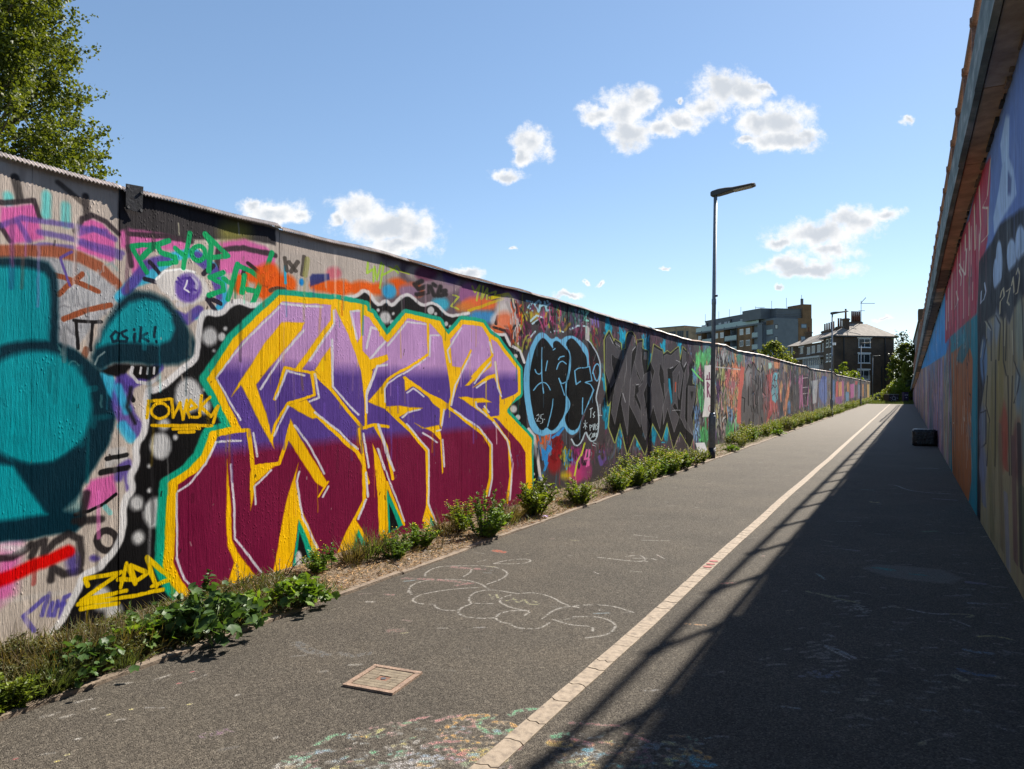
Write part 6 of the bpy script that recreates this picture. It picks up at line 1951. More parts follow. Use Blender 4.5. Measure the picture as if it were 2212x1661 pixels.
def pbox(P, t0, t1, z0, z1, o0, o1, name, mat, parent):
    m = MB()
    q = [P.P(t0, 0, o1), P.P(t1, 0, o1), P.P(t1, 0, o0), P.P(t0, 0, o0)]
    m.hexa([v + Vector((0, 0, z0)) for v in q], [v + Vector((0, 0, z1)) for v in q])
    return m.build(name, mat, parent)


def prect(P, x0, x1, y0, y1, off=0.0):
    xm, ym = (x0 + x1) / 2, (y0 + y1) / 2
    t0, t1 = sorted((P.tz(x0, ym, off)[0], P.tz(x1, ym, off)[0]))
    z1, z0 = P.tz(xm, y0, off)[1], P.tz(xm, y1, off)[1]
    return t0, t1, z0, z1


def window(P, rect, parent, off=0.0, frame=WHITE, fw=0.09, cols=2, rows=1, lintel=False, pane=None, sill=True, open_=False):
    t0, t1, z0, z1 = rect
    wroot = pbox(P, t0, t1, z0, z1, off - 0.12, off + 0.02, 'window', frame, parent)
    cw = (t1 - t0 - fw) / cols
    ch = (z1 - z0 - fw) / rows
    for c in range(cols):
        for r in range(rows):
            a = t0 + fw + c * cw
            b = t0 + (c + 1) * cw
            zz0, zz1 = z0 + fw + r * ch, z0 + (r + 1) * ch
            if b - a < .05 or zz1 - zz0 < .05:
                continue
            o = pbox(P, a, b, zz0, zz1, off + 0.0, off + 0.026, 'pane', pane or GLS.m, parent)
            o.parent = wroot
            o.matrix_parent_inverse = Matrix.Identity(4)
    if sill:
        o = pbox(P, t0 - .08, t1 + .08, z0 - .10, z0, off - .05, off + .12, 'sill', frame, parent)
        o.parent = wroot
        o.matrix_parent_inverse = Matrix.Identity(4)
    return wroot


# --- modern flats
FP = VPlane('M', 165, 217, 1340, 184)
blk = empty('apartment_block', tuple(FP.P(0, 0)))
tag(blk, 'modern grey and brown apartment block with glass balconies behind the hoarding', 'building')
L = FP.L
Zp = [FP.tz(1205, y)[1] for y in (445, 655, 860)]     # floor levels read off one bay
storey = Zp[0] - Zp[1]
ztop = Zp[0] + 0.4
pbox(FP, -0.2, L, 0, ztop, -12, -1.6, 'core', GREYD, blk)
tx_ = lambda x, y: FP.tz(x, y)[0]
solid = [(165, 265, 650, BR_MOD), (440, 662, 560, BR_MOD), (880, 1145, 520, BR_MOD), (1255, 1340, 500, GREY)]
for xa, xb, ym, mt in solid:
    pbox(FP, tx_(xa, ym), tx_(xb, ym), 0, ztop - (0.0 if mt is BR_MOD else .1), -1.7, 0.0 if mt is BR_MOD else 0.25, 'wall', mt, blk)
for k in range(0, 5):
    zf = Zp[0] - storey * (k + 1)
    for xa, xb, ym in ((265, 440, 640), (662, 880, 600), (1145, 1255, 560)):
        a, b = tx_(xa, ym), tx_(xb, ym)
        pbox(FP, a + .01, b - .01, zf - .3, zf, -1.65, 0.18, 'balcony_slab', GREYD, blk)
        pbox(FP, a + .05, b - .05, zf, zf + 1.15, 0.10, 0.14, 'balustrade', BAL.m, blk)
        if b - a > 4:
            pbox(FP, (a + b) / 2 - .08, (a + b) / 2 + .08, zf, zf + storey - .3, -1.6, 0.05, 'divider', GREY, blk)
        pbox(FP, a + .4, min(b - .3, a + 2.6), zf + .05, zf + 2.2, -1.62, -1.55, 'balcony_door', GLS.m, blk)
pbox(FP, -.3, L + .2, ztop - .45, ztop, -1.7, .3, 'roof_edge', GREYD, blk)
for xa, xb, ya, yb in ((190, 240, 640, 700), (487, 540, 590, 680), (580, 640, 575, 670), (925, 988, 515, 618), (1035, 1106, 500, 602)):
    r = prect(FP, xa, xb, ya, yb)
    for k in range(3):
        window(FP, (r[0], r[1], r[2] - storey * k, r[3] - storey * k), blk, frame=WHITE, fw=.12, cols=3, rows=1, pane=GLS.m if k % 2 else BLIND, sill=False)
# drain pipes
for x_ in (258, 660, 880, 1338):
    a = tx_(x_, 560)
    pbox(FP, a - .07, a + .07, 0, ztop + .3, 0.02, .2, 'drain_pipe', HEADM, blk)
# set-back top storey
TPO = -2.0
zr = FP.tz(1340, 170)[1]
pbox(FP, 1.5, L + 2.5, ztop, zr, -11, TPO, 'top_storey', GREYD, blk)
pbox(FP, 1.3, L + 2.6, zr, zr + .15, -11.2, TPO + .15, 'parapet', GREYD, blk)
pbox(FP, -.2, tx_(1265, 380), ztop, ztop + 1.25, 0.05, .11, 'terrace_glass', BAL.m, blk)
for xa, xb in ((250, 300), (310, 345), (550, 600), (650, 700), (715, 750), (935, 975), (990, 1050), (1110, 1170), (1190, 1235)):
    t0, t1 = FP.tz(xa, 400, TPO)[0], FP.tz(xb, 400, TPO)[0]
    window(FP, (t0, t1, ztop + .1, ztop + 2.2), blk, off=TPO, frame=GREYD, fw=.1, cols=2, pane=BLIND if xa % 20 else GLS.m, sill=False)
for x_ in (358, 772, 1062, 1318):
    a = FP.tz(x_, 350, TPO)[0]
    pbox(FP, a - .12, a + .12, ztop, zr - .6, TPO, TPO + .25, 'vent_pipe', HEADM, blk)
for x_ in (315, 555, 742, 945, 1205, 1490, 1750, 2020):
    a = FP.tz(x_, 300, -4)[0]
    m = MB()
    b_ = FP.P(a, zr, -4)
    m.tube([b_, b_ + Vector((0, 0, 2.6 if x_ != 1205 else 2.0))], 0.05, 5)
    if x_ == 1205:
        m.tube([b_ + Vector((0, 0, 1.7)), b_ + Vector((0, 0, 1.7)) + _cr * 2.4], 0.05, 5)
    m.build('roof_mast', HEADM, blk)
# right-hand volume
GP = VPlane('M', 1525, 181, 2200, 184)
zg = GP.tz(1700, 322)[1]
pbox(GP, 0, GP.L, 0, zg, -12, 0, 'wing', GREY, blk)
r = prect(GP, 1958, 2203, 325, 600)
pbox(GP, r[0], GP.L + .1, 0, zg + .15, -11, .06, 'brick_bay', BR_MOD, blk)
r = prect(GP, 2040, 2200, 75, 330)
pbox(GP, r[0], GP.L, zg, r[3], -6, -.02, 'stair_tower', BR_MOD, blk)
m = MB()
b_ = GP.P((r[0] + GP.L) / 2, r[3], -2)
m.tube([b_, b_ + Vector((0, 0, 1.6))], .35, 8)
m.build('flue', GREYD, blk)
zr2 = GP.tz(1800, 160, -3)[1]
pbox(GP, -1.5, GP.L - .4, zg, zr2, -11, -3, 'upper_storey', GREYD, blk)
r = prect(GP, 1385, 1455, 250, 350, -3)
window(GP, (r[0] + 1.6, r[1] + 1.6, zg + .1, zg + 2.3), blk, off=-3, frame=WHITE, fw=.1, cols=2, pane=BLIND, sill=False)
r = prect(GP, 1920, 1985, 255, 310, -3)
window(GP, (r[0], r[1], zg + .1, zg + 1.7), blk, off=-3, frame=HEADM, fw=.1, cols=1, sill=False)
for xa, xb, ya, yb in ((1545, 1600, 430, 515), (1545, 1597, 645, 735)):
    window(GP, prect(GP, xa, xb, ya, yb), blk, frame=HEADM, fw=.15, cols=1, pane=BLIND, sill=False)
for xa, xb, ya, yb in ((2003, 2108, 420, 502), (2000, 2105, 640, 722)):
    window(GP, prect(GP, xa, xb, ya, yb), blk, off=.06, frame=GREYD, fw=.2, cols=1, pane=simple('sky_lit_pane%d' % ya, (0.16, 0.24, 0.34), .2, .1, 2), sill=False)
for z_ in (.6, 1.1):
    m = MB()
    m.tube([GP.P(.6, zg + z_, -.4), GP.P(GP.L * .8, zg + z_, -.4)], .04, 5)
    m.build('guard_rail', GALV, blk)
# bay between the two volumes
BP = VPlane('M', 1400, 183.5, 1525, 181)
zb = BP.tz(1460, 360)[1]
pbox(BP, 0, BP.L, 0, zb - 2.2, -3, -1.4, 'bay_back', GREYD, blk)
pbox(BP, -.1, BP.L, zb - 1.1, zb, -3, 0, 'bay_head', BR_MOD, blk)
pbox(BP, -.6, -.05, 0, zb - 1.1, -3, -.3, 'bay_side', GREYD, blk)
for k in range(4):
    zf = BP.tz(1460, 605)[1] - storey * k
    pbox(BP, 0, BP.L, zf - .3, zf, -3, .1, 'balcony_slab', GREYD, blk)
    pbox(BP, .1, BP.L - .3, zf, zf + 1.15, .02, .06, 'balustrade', BAL.m, blk)

# --- tan block behind its left end
TP = VPlane('C6', 0, 235, 208, 228)
tb = empty('tan_block', tuple(TP.P(0, 0)))
tag(tb, 'flat roofed tan brick block just behind the left end of the modern flats', 'building')
zt_ = TP.tz(60, 345)[1]
t_mid = TP.tz(85, 380)[0]
pbox(TP, -14, t_mid, 0, zt_, -10, 0, 'wall', BR_TAN, tb)
pbox(TP, t_mid, TP.L, 0, TP.tz(160, 352)[1], -9, .4, 'wing', BR_TAN, tb)
pbox(TP, -14, t_mid + .2, zt_, zt_ + .25, -10, .15, 'roof_edge', GREYD, tb)
for k in range(6):
    a = -11.5 + k * 3.1
    if a + 2.4 < t_mid:
        window(TP, (a, a + 2.5, zt_ - 3.6, zt_ - 1.3), tb, frame=GREYD, fw=.12, cols=3, sill=False)
a = TP.tz(105, 390)[0]
window(TP, (a, a + .9, zt_ - 4.5, zt_ - 1.5), tb, off=.4, frame=GREYD, fw=.1, cols=1, sill=False)

# --- old brick flats
HP = VPlane('H', 320, 134, 1205, 137)
SP_ = VPlane('H', 165, 142, 320, 134)
hs_ = empty('brick_flats', tuple(HP.P(0, 0)))
tag(hs_, 'dark brick flats with hipped slate roof and three white windows facing the path', 'building')
ze = HP.tz(760, 530)[1]
q0, q1 = HP.P(0, 0), HP.P(HP.L, 0)
q3 = SP_.P(0, 0)
q2 = q1 + (q3 - q0)
up = Vector((0, 0, ze))
m = MB()
m.hexa([q0, q1, q2, q3], [v + up for v in (q0, q1, q2, q3)])
m.build('wall', BR_OLD, hs_)
# roof
ov_ = 0.55
cen_ = (q0 + q1 + q2 + q3) / 4
e4 = [v + (v - cen_).normalized() * ov_ * 1.5 + Vector((0, 0, ze)) for v in (q0, q1, q2, q3)]
zr_ = HP.tz(680, 350, -3.5)[1]
ra, rb = HP.P(HP.tz(550, 350, -3.5)[0], zr_, -3.5), HP.P(HP.tz(805, 350, -3.5)[0], zr_, -3.5)
m = MB()
e4t = [v + Vector((0, 0, .02)) for v in e4]
m.add([*e4t, ra, rb], [(0, 1, 5, 4), (1, 2, 5), (2, 3, 4, 5), (3, 0, 4), (3, 2, 1, 0)])
rf = m.build('roof', SLATE.m, hs_)
m = MB()
e4b = [v + Vector((0, 0, -.22)) for v in e4]
m.hexa(e4b, [v + Vector((0, 0, .0)) for v in e4])
m.build('eaves_gutter', HEADM, hs_)
for (xa, xb, ya, yb, la, lb, ly) in ((680, 855, 568, 700, 660, 876, 545), (674, 850, 796, 930, 664, 858, 774), (668, 836, 1035, 1172, 660, 852, 1013)):
    r = prect(HP, xa, xb, ya, yb)
    window(HP, r, hs_, frame=WHITE, fw=.11, cols=2, rows=1)
    rl = prect(HP, la, lb, ly, ly + 20)
    pbox(HP, rl[0], rl[1], rl[2], rl[3], -.05, .10, 'lintel', WHITE, hs_)
for (xa, xb, ya, yb) in ((203, 237, 575, 697), (258, 292, 562, 688), (203, 232, 795, 912), (253, 287, 785, 905), (250, 285, 1015, 1130)):
    r = prect(SP_, xa, xb, ya, yb)
    window(SP_, r, hs_, frame=WHITE, fw=.16, cols=1, rows=2)
for x_, ya, yb in ((458, 535, 1200), (1065, 540, 1380), (1015, 980, 1380)):
    t_ = HP.tz(x_, 800)[0]
    z1_ = HP.tz(x_, ya)[1]
    pbox(HP, t_ - .07, t_ + .07, 0, z1_, .01, .16, 'drain_pipe', HEADM, hs_)
for x_, y_ in ((625, 572), (622, 800), (614, 1040), (405, 800), (402, 1035)):
    t_, z_ = HP.tz(x_, y_)
    pbox(HP, t_ - .12, t_ + .12, z_ - .12, z_ + .12, .0, .05, 'wall_vent', HEADM, hs_)


def chimney(P, x0, x1, ytop, ybot, off, npots, pot_h, parent, dep=1.0):
    r = prect(P, x0, x1, ytop, ybot, off)
    st = pbox(P, r[0], r[1], r[2] - 1.5, r[3], off - dep, off, 'chimney_stack', BR_OLD, parent)
    cp = pbox(P, r[0] - .1, r[1] + .1, r[3] - .35, r[3] - .12, off - dep - .1, off + .1, 'chimney_cap', BR_OLD, parent)
    for k in range(npots):
        f = (k + .5) / npots
        b = P.P(r[0] + (r[1] - r[0]) * f, r[3] - .02, off - dep / 2)
        m = MB()
        m.tube([b, b + Vector((0, 0, pot_h)), b + Vector((0, 0, pot_h * 1.05))], [.18, .15, .19], 8)
        m.build('chimney_pot', POT, parent, True)


chimney(HP, 490, 545, 268, 400, -1.5, 1, 1.7, hs_)
chimney(HP, 596, 738, 318, 350, -3.8, 5, 1.9, hs_)
chimney(HP, 393, 462, 388, 430, -3.5, 2, 1.5, hs_)
tA = HP.tz(718, 260, -3.8)[0]
zA = HP.tz(718, 260, -3.8)[1]
m = MB()
b_ = HP.P(tA, zA - 1.0, -3.8)
m.tube([b_, b_ + Vector((0, 0, 4.2))], .05, 5)
m.tube([b_ + Vector((0, 0, 3.7)), b_ + Vector((0, 0, 3.7)) + _cr * 2.6], .05, 5)
m.tube([b_ + Vector((0, 0, 3.7)) - _cr * .1, b_ + Vector((0, 0, 4.8)) + _cr * .9], .06, 5)
m.tube([b_ + Vector((0, 0, 2.3)) - _cr * .5, b_ + Vector((0, 0, 2.3)) + _cr * .7], .05, 5)
m.build('tv_aerial', HEADM, hs_)

DULLW = simple('shaded_white', (0.36, 0.37, 0.39), 0.6, 0.2, 2)  # white paint with the terrace's shade put into its colour
# lower terrace wing to its left
WP = VPlane('C9', 1085, 158, 1478, 143)
EP = VPlane('C9', 960, 160, 1085, 158)
wg = empty('brick_terrace', tuple(WP.P(0, 0)))
tag(wg, 'lower brick terrace with white balcony bands joining the dark flats', 'building')
ze2 = WP.tz(1280, 90)[1]
ze3 = EP.tz(1020, 128)[1]
a0, a1, a2 = EP.P(0, 0), WP.P(0, 0), WP.P(WP.L, 0)
bk = Vector((2.5, 9, 0))
m = MB()
m.hexa([a1, a2, a2 + bk, a1 + bk], [v + Vector((0, 0, ze2)) for v in (a1, a2, a2 + bk, a1 + bk)])
m.build('wall', BR_OLD, wg)
m = MB()
bk2 = Vector((2, 8, 0))
m.hexa([a0, a1, a1 + bk2, a0 + bk2], [v + Vector((0, 0, ze3)) for v in (a0, a1, a1 + bk2, a0 + bk2)])
m.build('end_bay', BR_OLD, wg)
zr3 = EP.tz(1250, 0, -4)[1]
m = MB()
f0 = a0 + Vector((-.6, -.6, ze3))
f1 = a1 + Vector((0, -.8, ze3))
f2 = a2 + Vector((0, -.7, ze2 + .1))
r0 = (a0 + a1) / 2 + bk2 * .5 + Vector((1.2, 0, zr3))
r1 = a2 + bk * .5 + Vector((0, 0, zr3 + .6))
g0 = a0 + bk2 + Vector((-.6, 0, ze3))
m.add([f0, f1, f2, r1, r0, g0], [(0, 1, 4), (1, 2, 3, 4), (0, 4, 5)])
m.build('roof', SLATE.m, wg)
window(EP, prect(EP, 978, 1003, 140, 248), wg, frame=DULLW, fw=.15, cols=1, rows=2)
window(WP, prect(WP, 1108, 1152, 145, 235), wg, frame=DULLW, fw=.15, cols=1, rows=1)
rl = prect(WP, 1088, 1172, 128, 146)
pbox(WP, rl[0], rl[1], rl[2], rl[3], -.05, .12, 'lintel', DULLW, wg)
for xa, xb, ya, yb in ((1212, 1258, 140, 248), (1280, 1330, 120, 228), (1360, 1410, 105, 215), (1436, 1466, 85, 205)):
    window(WP, prect(WP, xa, xb, ya, yb), wg, frame=DULLW, fw=.18, cols=2, rows=1)
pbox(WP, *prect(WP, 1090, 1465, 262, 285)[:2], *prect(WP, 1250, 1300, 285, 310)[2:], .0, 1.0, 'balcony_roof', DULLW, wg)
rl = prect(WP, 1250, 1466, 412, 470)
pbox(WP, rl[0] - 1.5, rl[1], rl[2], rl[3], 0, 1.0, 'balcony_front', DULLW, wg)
zz0, zz1 = rl[3], prect(WP, 1250, 1300, 285, 310)[2]
for k in range(9):
    t_ = rl[0] - 1.2 + (rl[1] - rl[0] + 1.0) * k / 8
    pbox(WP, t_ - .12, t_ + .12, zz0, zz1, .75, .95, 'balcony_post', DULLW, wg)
    if k < 8:
        pbox(WP, t_ + .4, t_ + 1.4, zz0 - .8, zz1 - .4, -.05, .05, 'door_pane', GLS.m, wg)
CP = VPlane('H', 130, 146, 320, 138)
chimney(CP, 130, 290, 440, 540, -2, 5, 1.4, wg)
chimney(VPlane('M', 1900, 165, 2200, 160), 2080, 2140, 560, 640, 0, 1, 1.0, wg)

# tall building edge behind the ramp wall
gp = empty('gable_house', (2.2, 92, 0))
tag(gp, 'grey rendered house wall with stepped chimney rising behind the ramp', 'building')
m = MB()
XA = 1.28
m.hexa([(XA, 86, -.05), (XA + 9, 86, -.05), (XA + 9, 160, -.05), (XA, 160, -.05)], [(XA, 86, 8.3), (XA + 9, 86, 8.3), (XA + 9, 160, 10.2), (XA, 160, 10.2)])
m.build('wall', simple('grey_wall_render', (0.2, 0.19, 0.2), .85, .25, 1.0, bump=.3, bscale=8), gp)
m = MB()
m.hexa([(XA - .02, 95, 6), (XA + .9, 95, 6), (XA + .9, 100, 6), (XA - .02, 100, 6)], [(XA - .02, 95, 10.4), (XA + .5, 95, 10.4), (XA + .5, 100, 10.6), (XA - .02, 100, 10.6)])
m.build('chimney_stack', BR_OLD, gp)
m = MB()
m.hexa([(XA - .15, 85.8, 8.3), (XA + 9, 85.8, 8.3), (XA + 9, 160, 10.2), (XA - .15, 160, 10.2)], [(XA - .15, 85.8, 8.5), (XA + 9, 85.8, 8.5), (XA + 9, 160, 10.4), (XA - .15, 160, 10.4)])
m.build('coping', BR_OLD, gp)

# palisade fence showing over the hoarding by the low window
pf = empty('palisade_fence', tuple(at_d(1850, 842, 108)))
pf.location.z = 0
tag(pf, 'grey steel palisade fence below the lowest white window of the flats', 'fence')
for k in range(12):
    b_ = at_d(1845 + k * 3.1, 842, 108)
    m = MB()
    m.box(b_.x - .04, b_.x + .04, b_.y - .015, b_.y + .015, 0, 3.3)
    m.add([(b_.x - .04, b_.y, 3.3), (b_.x + .04, b_.y, 3.3), (b_.x, b_.y, 3.45)], [(0, 1, 2)])
    m.build('pale', GALV, pf)
a, b = at_d(1843, 842, 108), at_d(1881, 842, 108)
for z_ in (.6, 2.7):
    m = MB()
    m.tube([(a.x, a.y + .05, z_), (b.x, b.y + .05, z_)], .04, 5)
    m.build('fence_rail', GALV, pf)

# ------------------------------------------------------------------ foliage
def frames(n, rg, updir=0.5, d=None):
    if d is None:
        d = rg.normal(size=(n, 3))
    d = d / (np.linalg.norm(d, axis=1, keepdims=True) + 1e-9)
    u = rg.normal(size=(n, 3)) * (1 - updir) + np.array([0, 0, 1.0]) * updir
    u = u - (u * d).sum(1, keepdims=True) * d
    u = u / (np.linalg.norm(u, axis=1, keepdims=True) + 1e-9)
    return d, u, np.cross(d, u)


def leaf_arrays(P, d, u, w, L, Wd, fold=0.18, droop=0.15):
    n = len(P)
    L = L.reshape(-1, 1)
    Wd = Wd.reshape(-1, 1)
    b = P
    mid = P + d * L * .45 - u * L * .02
    lf = P + d * L * .42 + w * Wd * .5 + u * Wd * fold
    rt = P + d * L * .42 - w * Wd * .5 + u * Wd * fold
    tp = P + d * L - u * L * droop
    V = np.stack([b, lf, mid, rt, tp], 1).reshape(-1, 3)
    i = (np.arange(n) * 5)[:, None]
    Fc = np.concatenate([i + np.array([[0, 2, 1]]), i + np.array([[0, 3, 2]]), i + np.array([[1, 2, 4]]), i + np.array([[2, 3, 4]])], 0)
    return V, Fc


def round_leaf_arrays(P, d, u, w, Rr, lobes=5):
    n = len(P)
    k = 10
    rim = []
    for j in range(k):
        a = math.pi * 2 * j / k + .3
        rr = 1.0 if j % 2 == 0 else 0.8
        if j == k // 2:
            rr = .45
        rim.append(P + (d * math.cos(a) + w * math.sin(a)) * Rr.reshape(-1, 1) * rr + u * Rr.reshape(-1, 1) * (.22 if j % 2 else .10))
    V = np.stack([P] + rim, 1).reshape(-1, 3)
    i = (np.arange(n) * (k + 1))[:, None]
    Fc = np.concatenate([i + np.array([[0, 1 + j, 1 + (j + 1) % k]]) for j in range(k)], 0)
    return V, Fc


def leaves_obj(name, parts, mat, parent):
    V, Fc, b = [], [], 0
    for v, f in parts:
        V.append(v)
        Fc.append(f + b)
        b += len(v)
    return link(name, np_mesh(name, np.concatenate(V), np.concatenate(Fc)), mat, parent)


LF_TREE = leafmat('tree_leaf', (0.045, 0.066, 0.009), (0.095, 0.122, 0.014), (0.17, 0.18, 0.028), 0.5)
LF_BUSH = leafmat('bush_leaf', (0.05, 0.10, 0.012), (0.11, 0.19, 0.02), (0.20, 0.29, 0.035), 0.45)
LF_MAL = leafmat('mallow_leaf', (0.03, 0.068, 0.016), (0.058, 0.115, 0.025), (0.11, 0.175, 0.042), 0.36)
LF_WEED = leafmat('weed_leaf', (0.08, 0.12, 0.012), (0.16, 0.215, 0.02), (0.27, 0.32, 0.04), 0.5)
LF_YEL = leafmat('yellow_green_leaf', (0.08, 0.11, 0.015), (0.16, 0.19, 0.03), (0.24, 0.24, 0.05), 0.45)
LF_OLIVE = leafmat('olive_leaf', (0.05, 0.06, 0.018), (0.10, 0.105, 0.03), (0.17, 0.15, 0.05), 0.4)
LF_DARK = leafmat('dark_leaf', (0.015, 0.03, 0.012), (0.03, 0.055, 0.02), (0.05, 0.08, 0.03), 0.3)
GRASS_D = leafmat('dry_grass', (0.07, 0.06, 0.022), (0.13, 0.105, 0.04), (0.22, 0.165, 0.075), 0.35)
GRASS_G = leafmat('green_grass', (0.05, 0.075, 0.02), (0.09, 0.12, 0.035), (0.14, 0.15, 0.05), 0.4)
STEM = simple('green_stem', (0.07, 0.09, 0.03), .7, .3, 30)
STEM_D = simple('brown_stem', (0.11, 0.075, 0.045), .8, .3, 30)
FLOW = simple('yellow_petal', (0.8, 0.6, 0.03), .6, .15, 20)


def stems_mesh(paths, rad):
    m = MB()
    for p in paths:
        m.tube(p, [rad * (1 - .7 * i / (len(p) - 1)) for i in range(len(p))], 4, cap=False)
    return m


def plant_parts(kind, rg, H, Rr):
    """returns stems paths, list of leaf arrays, leaf material, flower positions"""
    paths, parts, flowers = [], [], []
    if kind in ('bush', 'weed', 'sprig', 'dryweed'):
        ns = {'bush': 30, 'weed': 24, 'sprig': 1, 'dryweed': 9}[kind]
        for i in range(ns):
            a = rg.uniform(0, 2 * math.pi)
            r = math.sqrt(rg.uniform()) * Rr
            h = H * rg.uniform(.55, 1.05) * (1 - .35 * (r / (Rr + 1e-6)) ** 2)
            lean = rg.uniform(.2, .7) * (0 if kind == 'sprig' else 1)
            b = np.array([math.cos(a) * r * .35, math.sin(a) * r * .35, 0])
            e = np.array([math.cos(a) * r * (1 + lean * .3), math.sin(a) * r * (1 + lean * .3), h])
            pts = [b + (e - b) * t + np.array([0, 0, h * .12 * math.sin(t * 3.14)]) for t in np.linspace(0, 1, 5)]
            paths.append(pts)
            nl = {'bush': 38, 'weed': 34, 'sprig': 30, 'dryweed': 14}[kind]
            t = rg.uniform(.12 if kind != 'bush' else .05, 1.0, nl)
            P = np.array([np.array(pts[0]) * 0 + (np.array(pts[min(3, int(x * 4))]) * (1 - (x * 4 - min(3, int(x * 4)))) + np.array(pts[min(3, int(x * 4)) + 1]) * (x * 4 - min(3, int(x * 4)))) for x in t])
            d = rg.normal(size=(nl, 3))
            d[:, 2] = np.abs(d[:, 2]) * .5 + .25
            d, u, w = frames(nl, rg, .7, d)
            sz = {'bush': .062, 'weed': .07, 'sprig': .05, 'dryweed': .04}[kind]
            L = rg.uniform(.6, 1.25, nl) * sz * (1.1 - .5 * t)
            parts.append(leaf_arrays(P, d, u, w, L, L * {'bush': .42, 'weed': .42, 'sprig': .6, 'dryweed': .25}[kind]))
            if kind == 'weed':
                flowers.append(pts[-1])
    elif kind == 'mallow':
        ns = 60
        for i in range(ns):
            a = rg.uniform(0, 2 * math.pi)
            r = math.sqrt(rg.uniform()) * Rr
            h = H * rg.uniform(.35, 1.0) * (1 - .55 * (r / Rr) ** 2) + .02
            b = np.array([math.cos(a) * r * .3, math.sin(a) * r * .3, 0])
            e = np.array([math.cos(a) * r, math.sin(a) * r, h])
            paths.append([b, (b + e) / 2 + np.array([0, 0, h * .2]), e])
            P = e[None, :] + rg.normal(size=(3, 3)) * np.array([.03, .03, .015])
            d, u, w = frames(3, rg, .72)
            parts.append(round_leaf_arrays(P, d, u, w, rg.uniform(.016, .036, 3)))
    elif kind == 'tuft':
        n = 130
        a = rg.uniform(0, 2 * math.pi, n)
        r = np.sqrt(rg.uniform(size=n)) * Rr * .5
        P = np.stack([np.cos(a) * r, np.sin(a) * r, np.zeros(n)], 1)
        d = np.stack([np.cos(a) * rg.uniform(.1, .7, n), np.sin(a) * rg.uniform(.1, .7, n), np.ones(n)], 1) + rg.normal(size=(n, 3)) * .15
        d, u, w = frames(n, rg, .1, d)
        L = rg.uniform(.45, 1.1, n) * H
        parts.append(leaf_arrays(P, d, u, w, L, np.full(n, .007), .1, .25))
        for i in range(9):
            e = P[i] + d[i] * H * 1.2
            paths.append([P[i], P[i] + d[i] * H * .6, e])
    return paths, parts, flowers


def make_plant(kind, seed, H, Rr, mat, name, stem=STEM):
    rg = np.random.default_rng(seed)
    root = empty(name)
    paths, parts, flowers = plant_parts(kind, rg, H, Rr)
    if paths:
        stems_mesh(paths, .006 if kind == 'bush' else .004 if kind != 'tuft' else .0015).build('stem', stem, root, recalc=False)
    leaves_obj('foliage', parts, mat, root)
    if kind == 'weed' and flowers:
        m = MB()
        for f in flowers[::2]:
            for k in range(3):
                c = np.array(f) + rg.normal(size=3) * .02 + np.array([0, 0, .02])
                r = rg.uniform(.007, .012)
                a = [tuple(c + r * np.array([math.cos(x), math.sin(x), .3 * (j % 2)])) for j, x in enumerate(np.linspace(0, 6.283, 7)[:-1])]
                m.add([tuple(c - np.array([0, 0, .004]))] + a, [(0, 1 + j, 1 + (j + 1) % 6) for j in range(6)])
        m.build('flowers', FLOW, root, recalc=False)
    return root


def copy_tree(o, parent=None):
    c = o.copy()
    COL.objects.link(c)
    c.parent = parent
    for ch in o.children:
        copy_tree(ch, c)
    return c


used = set()
PRO = {}
for key, kind, sd, H, Rr, mat, nm, st in (
        ('bush', 'bush', 1, .42, .22, LF_BUSH, 'leafy_bush', STEM), ('bush2', 'bush', 2, .34, .20, LF_WEED, 'leafy_bush', STEM),
        ('mallow', 'mallow', 3, .20, .22, LF_MAL, 'mallow_plant', STEM), ('mallow2', 'mallow', 4, .16, .17, LF_BUSH, 'mallow_plant', STEM),
        ('weed', 'weed', 5, .42, .22, LF_WEED, 'weed_plant', STEM), ('weed2', 'weed', 6, .36, .24, LF_BUSH, 'weed_plant', STEM),
        ('weed3', 'weed', 7, .50, .24, LF_YEL, 'weed_plant', STEM), ('sprig', 'sprig', 8, .34, .03, LF_MAL, 'weed_sprig', STEM),
        ('weedlow', 'bush', 19, .30, .30, LF_OLIVE, 'low_weed', STEM_D), ('dry', 'dryweed', 9, .40, .20, GRASS_D, 'dry_weed', STEM_D), ('tuft', 'tuft', 10, .24, .16, GRASS_D, 'grass_tuft', STEM_D),
        ('tuftg', 'tuft', 11, .22, .16, GRASS_G, 'grass_tuft', STEM)):
    PRO[key] = make_plant(kind, sd, H, Rr, mat, nm, st)


def put(key, x, y, sc, label, cat, group=None, rz=None, sz=None):
    o = PRO[key] if key not in used else copy_tree(PRO[key])
    used.add(key)
    o.location = (x, y, vz(x, y) - .012 if x < KX else 0)
    o.rotation_euler = (0, 0, rp.uniform(0, 6.28) if rz is None else rz)
    o.scale = (sc, sc, sz or sc)
    tag(o, label, cat, group)
    return o


def putpx(key, u, v, sc, label, cat='plant', group=None, sz=None, xmin=WX + .06, xmax=KX - .07):
    p = on_z(u, v, .02)
    x = min(max(p.x, xmin), xmax)
    return put(key, x, p.y, sc, label, cat, group, sz=sz)


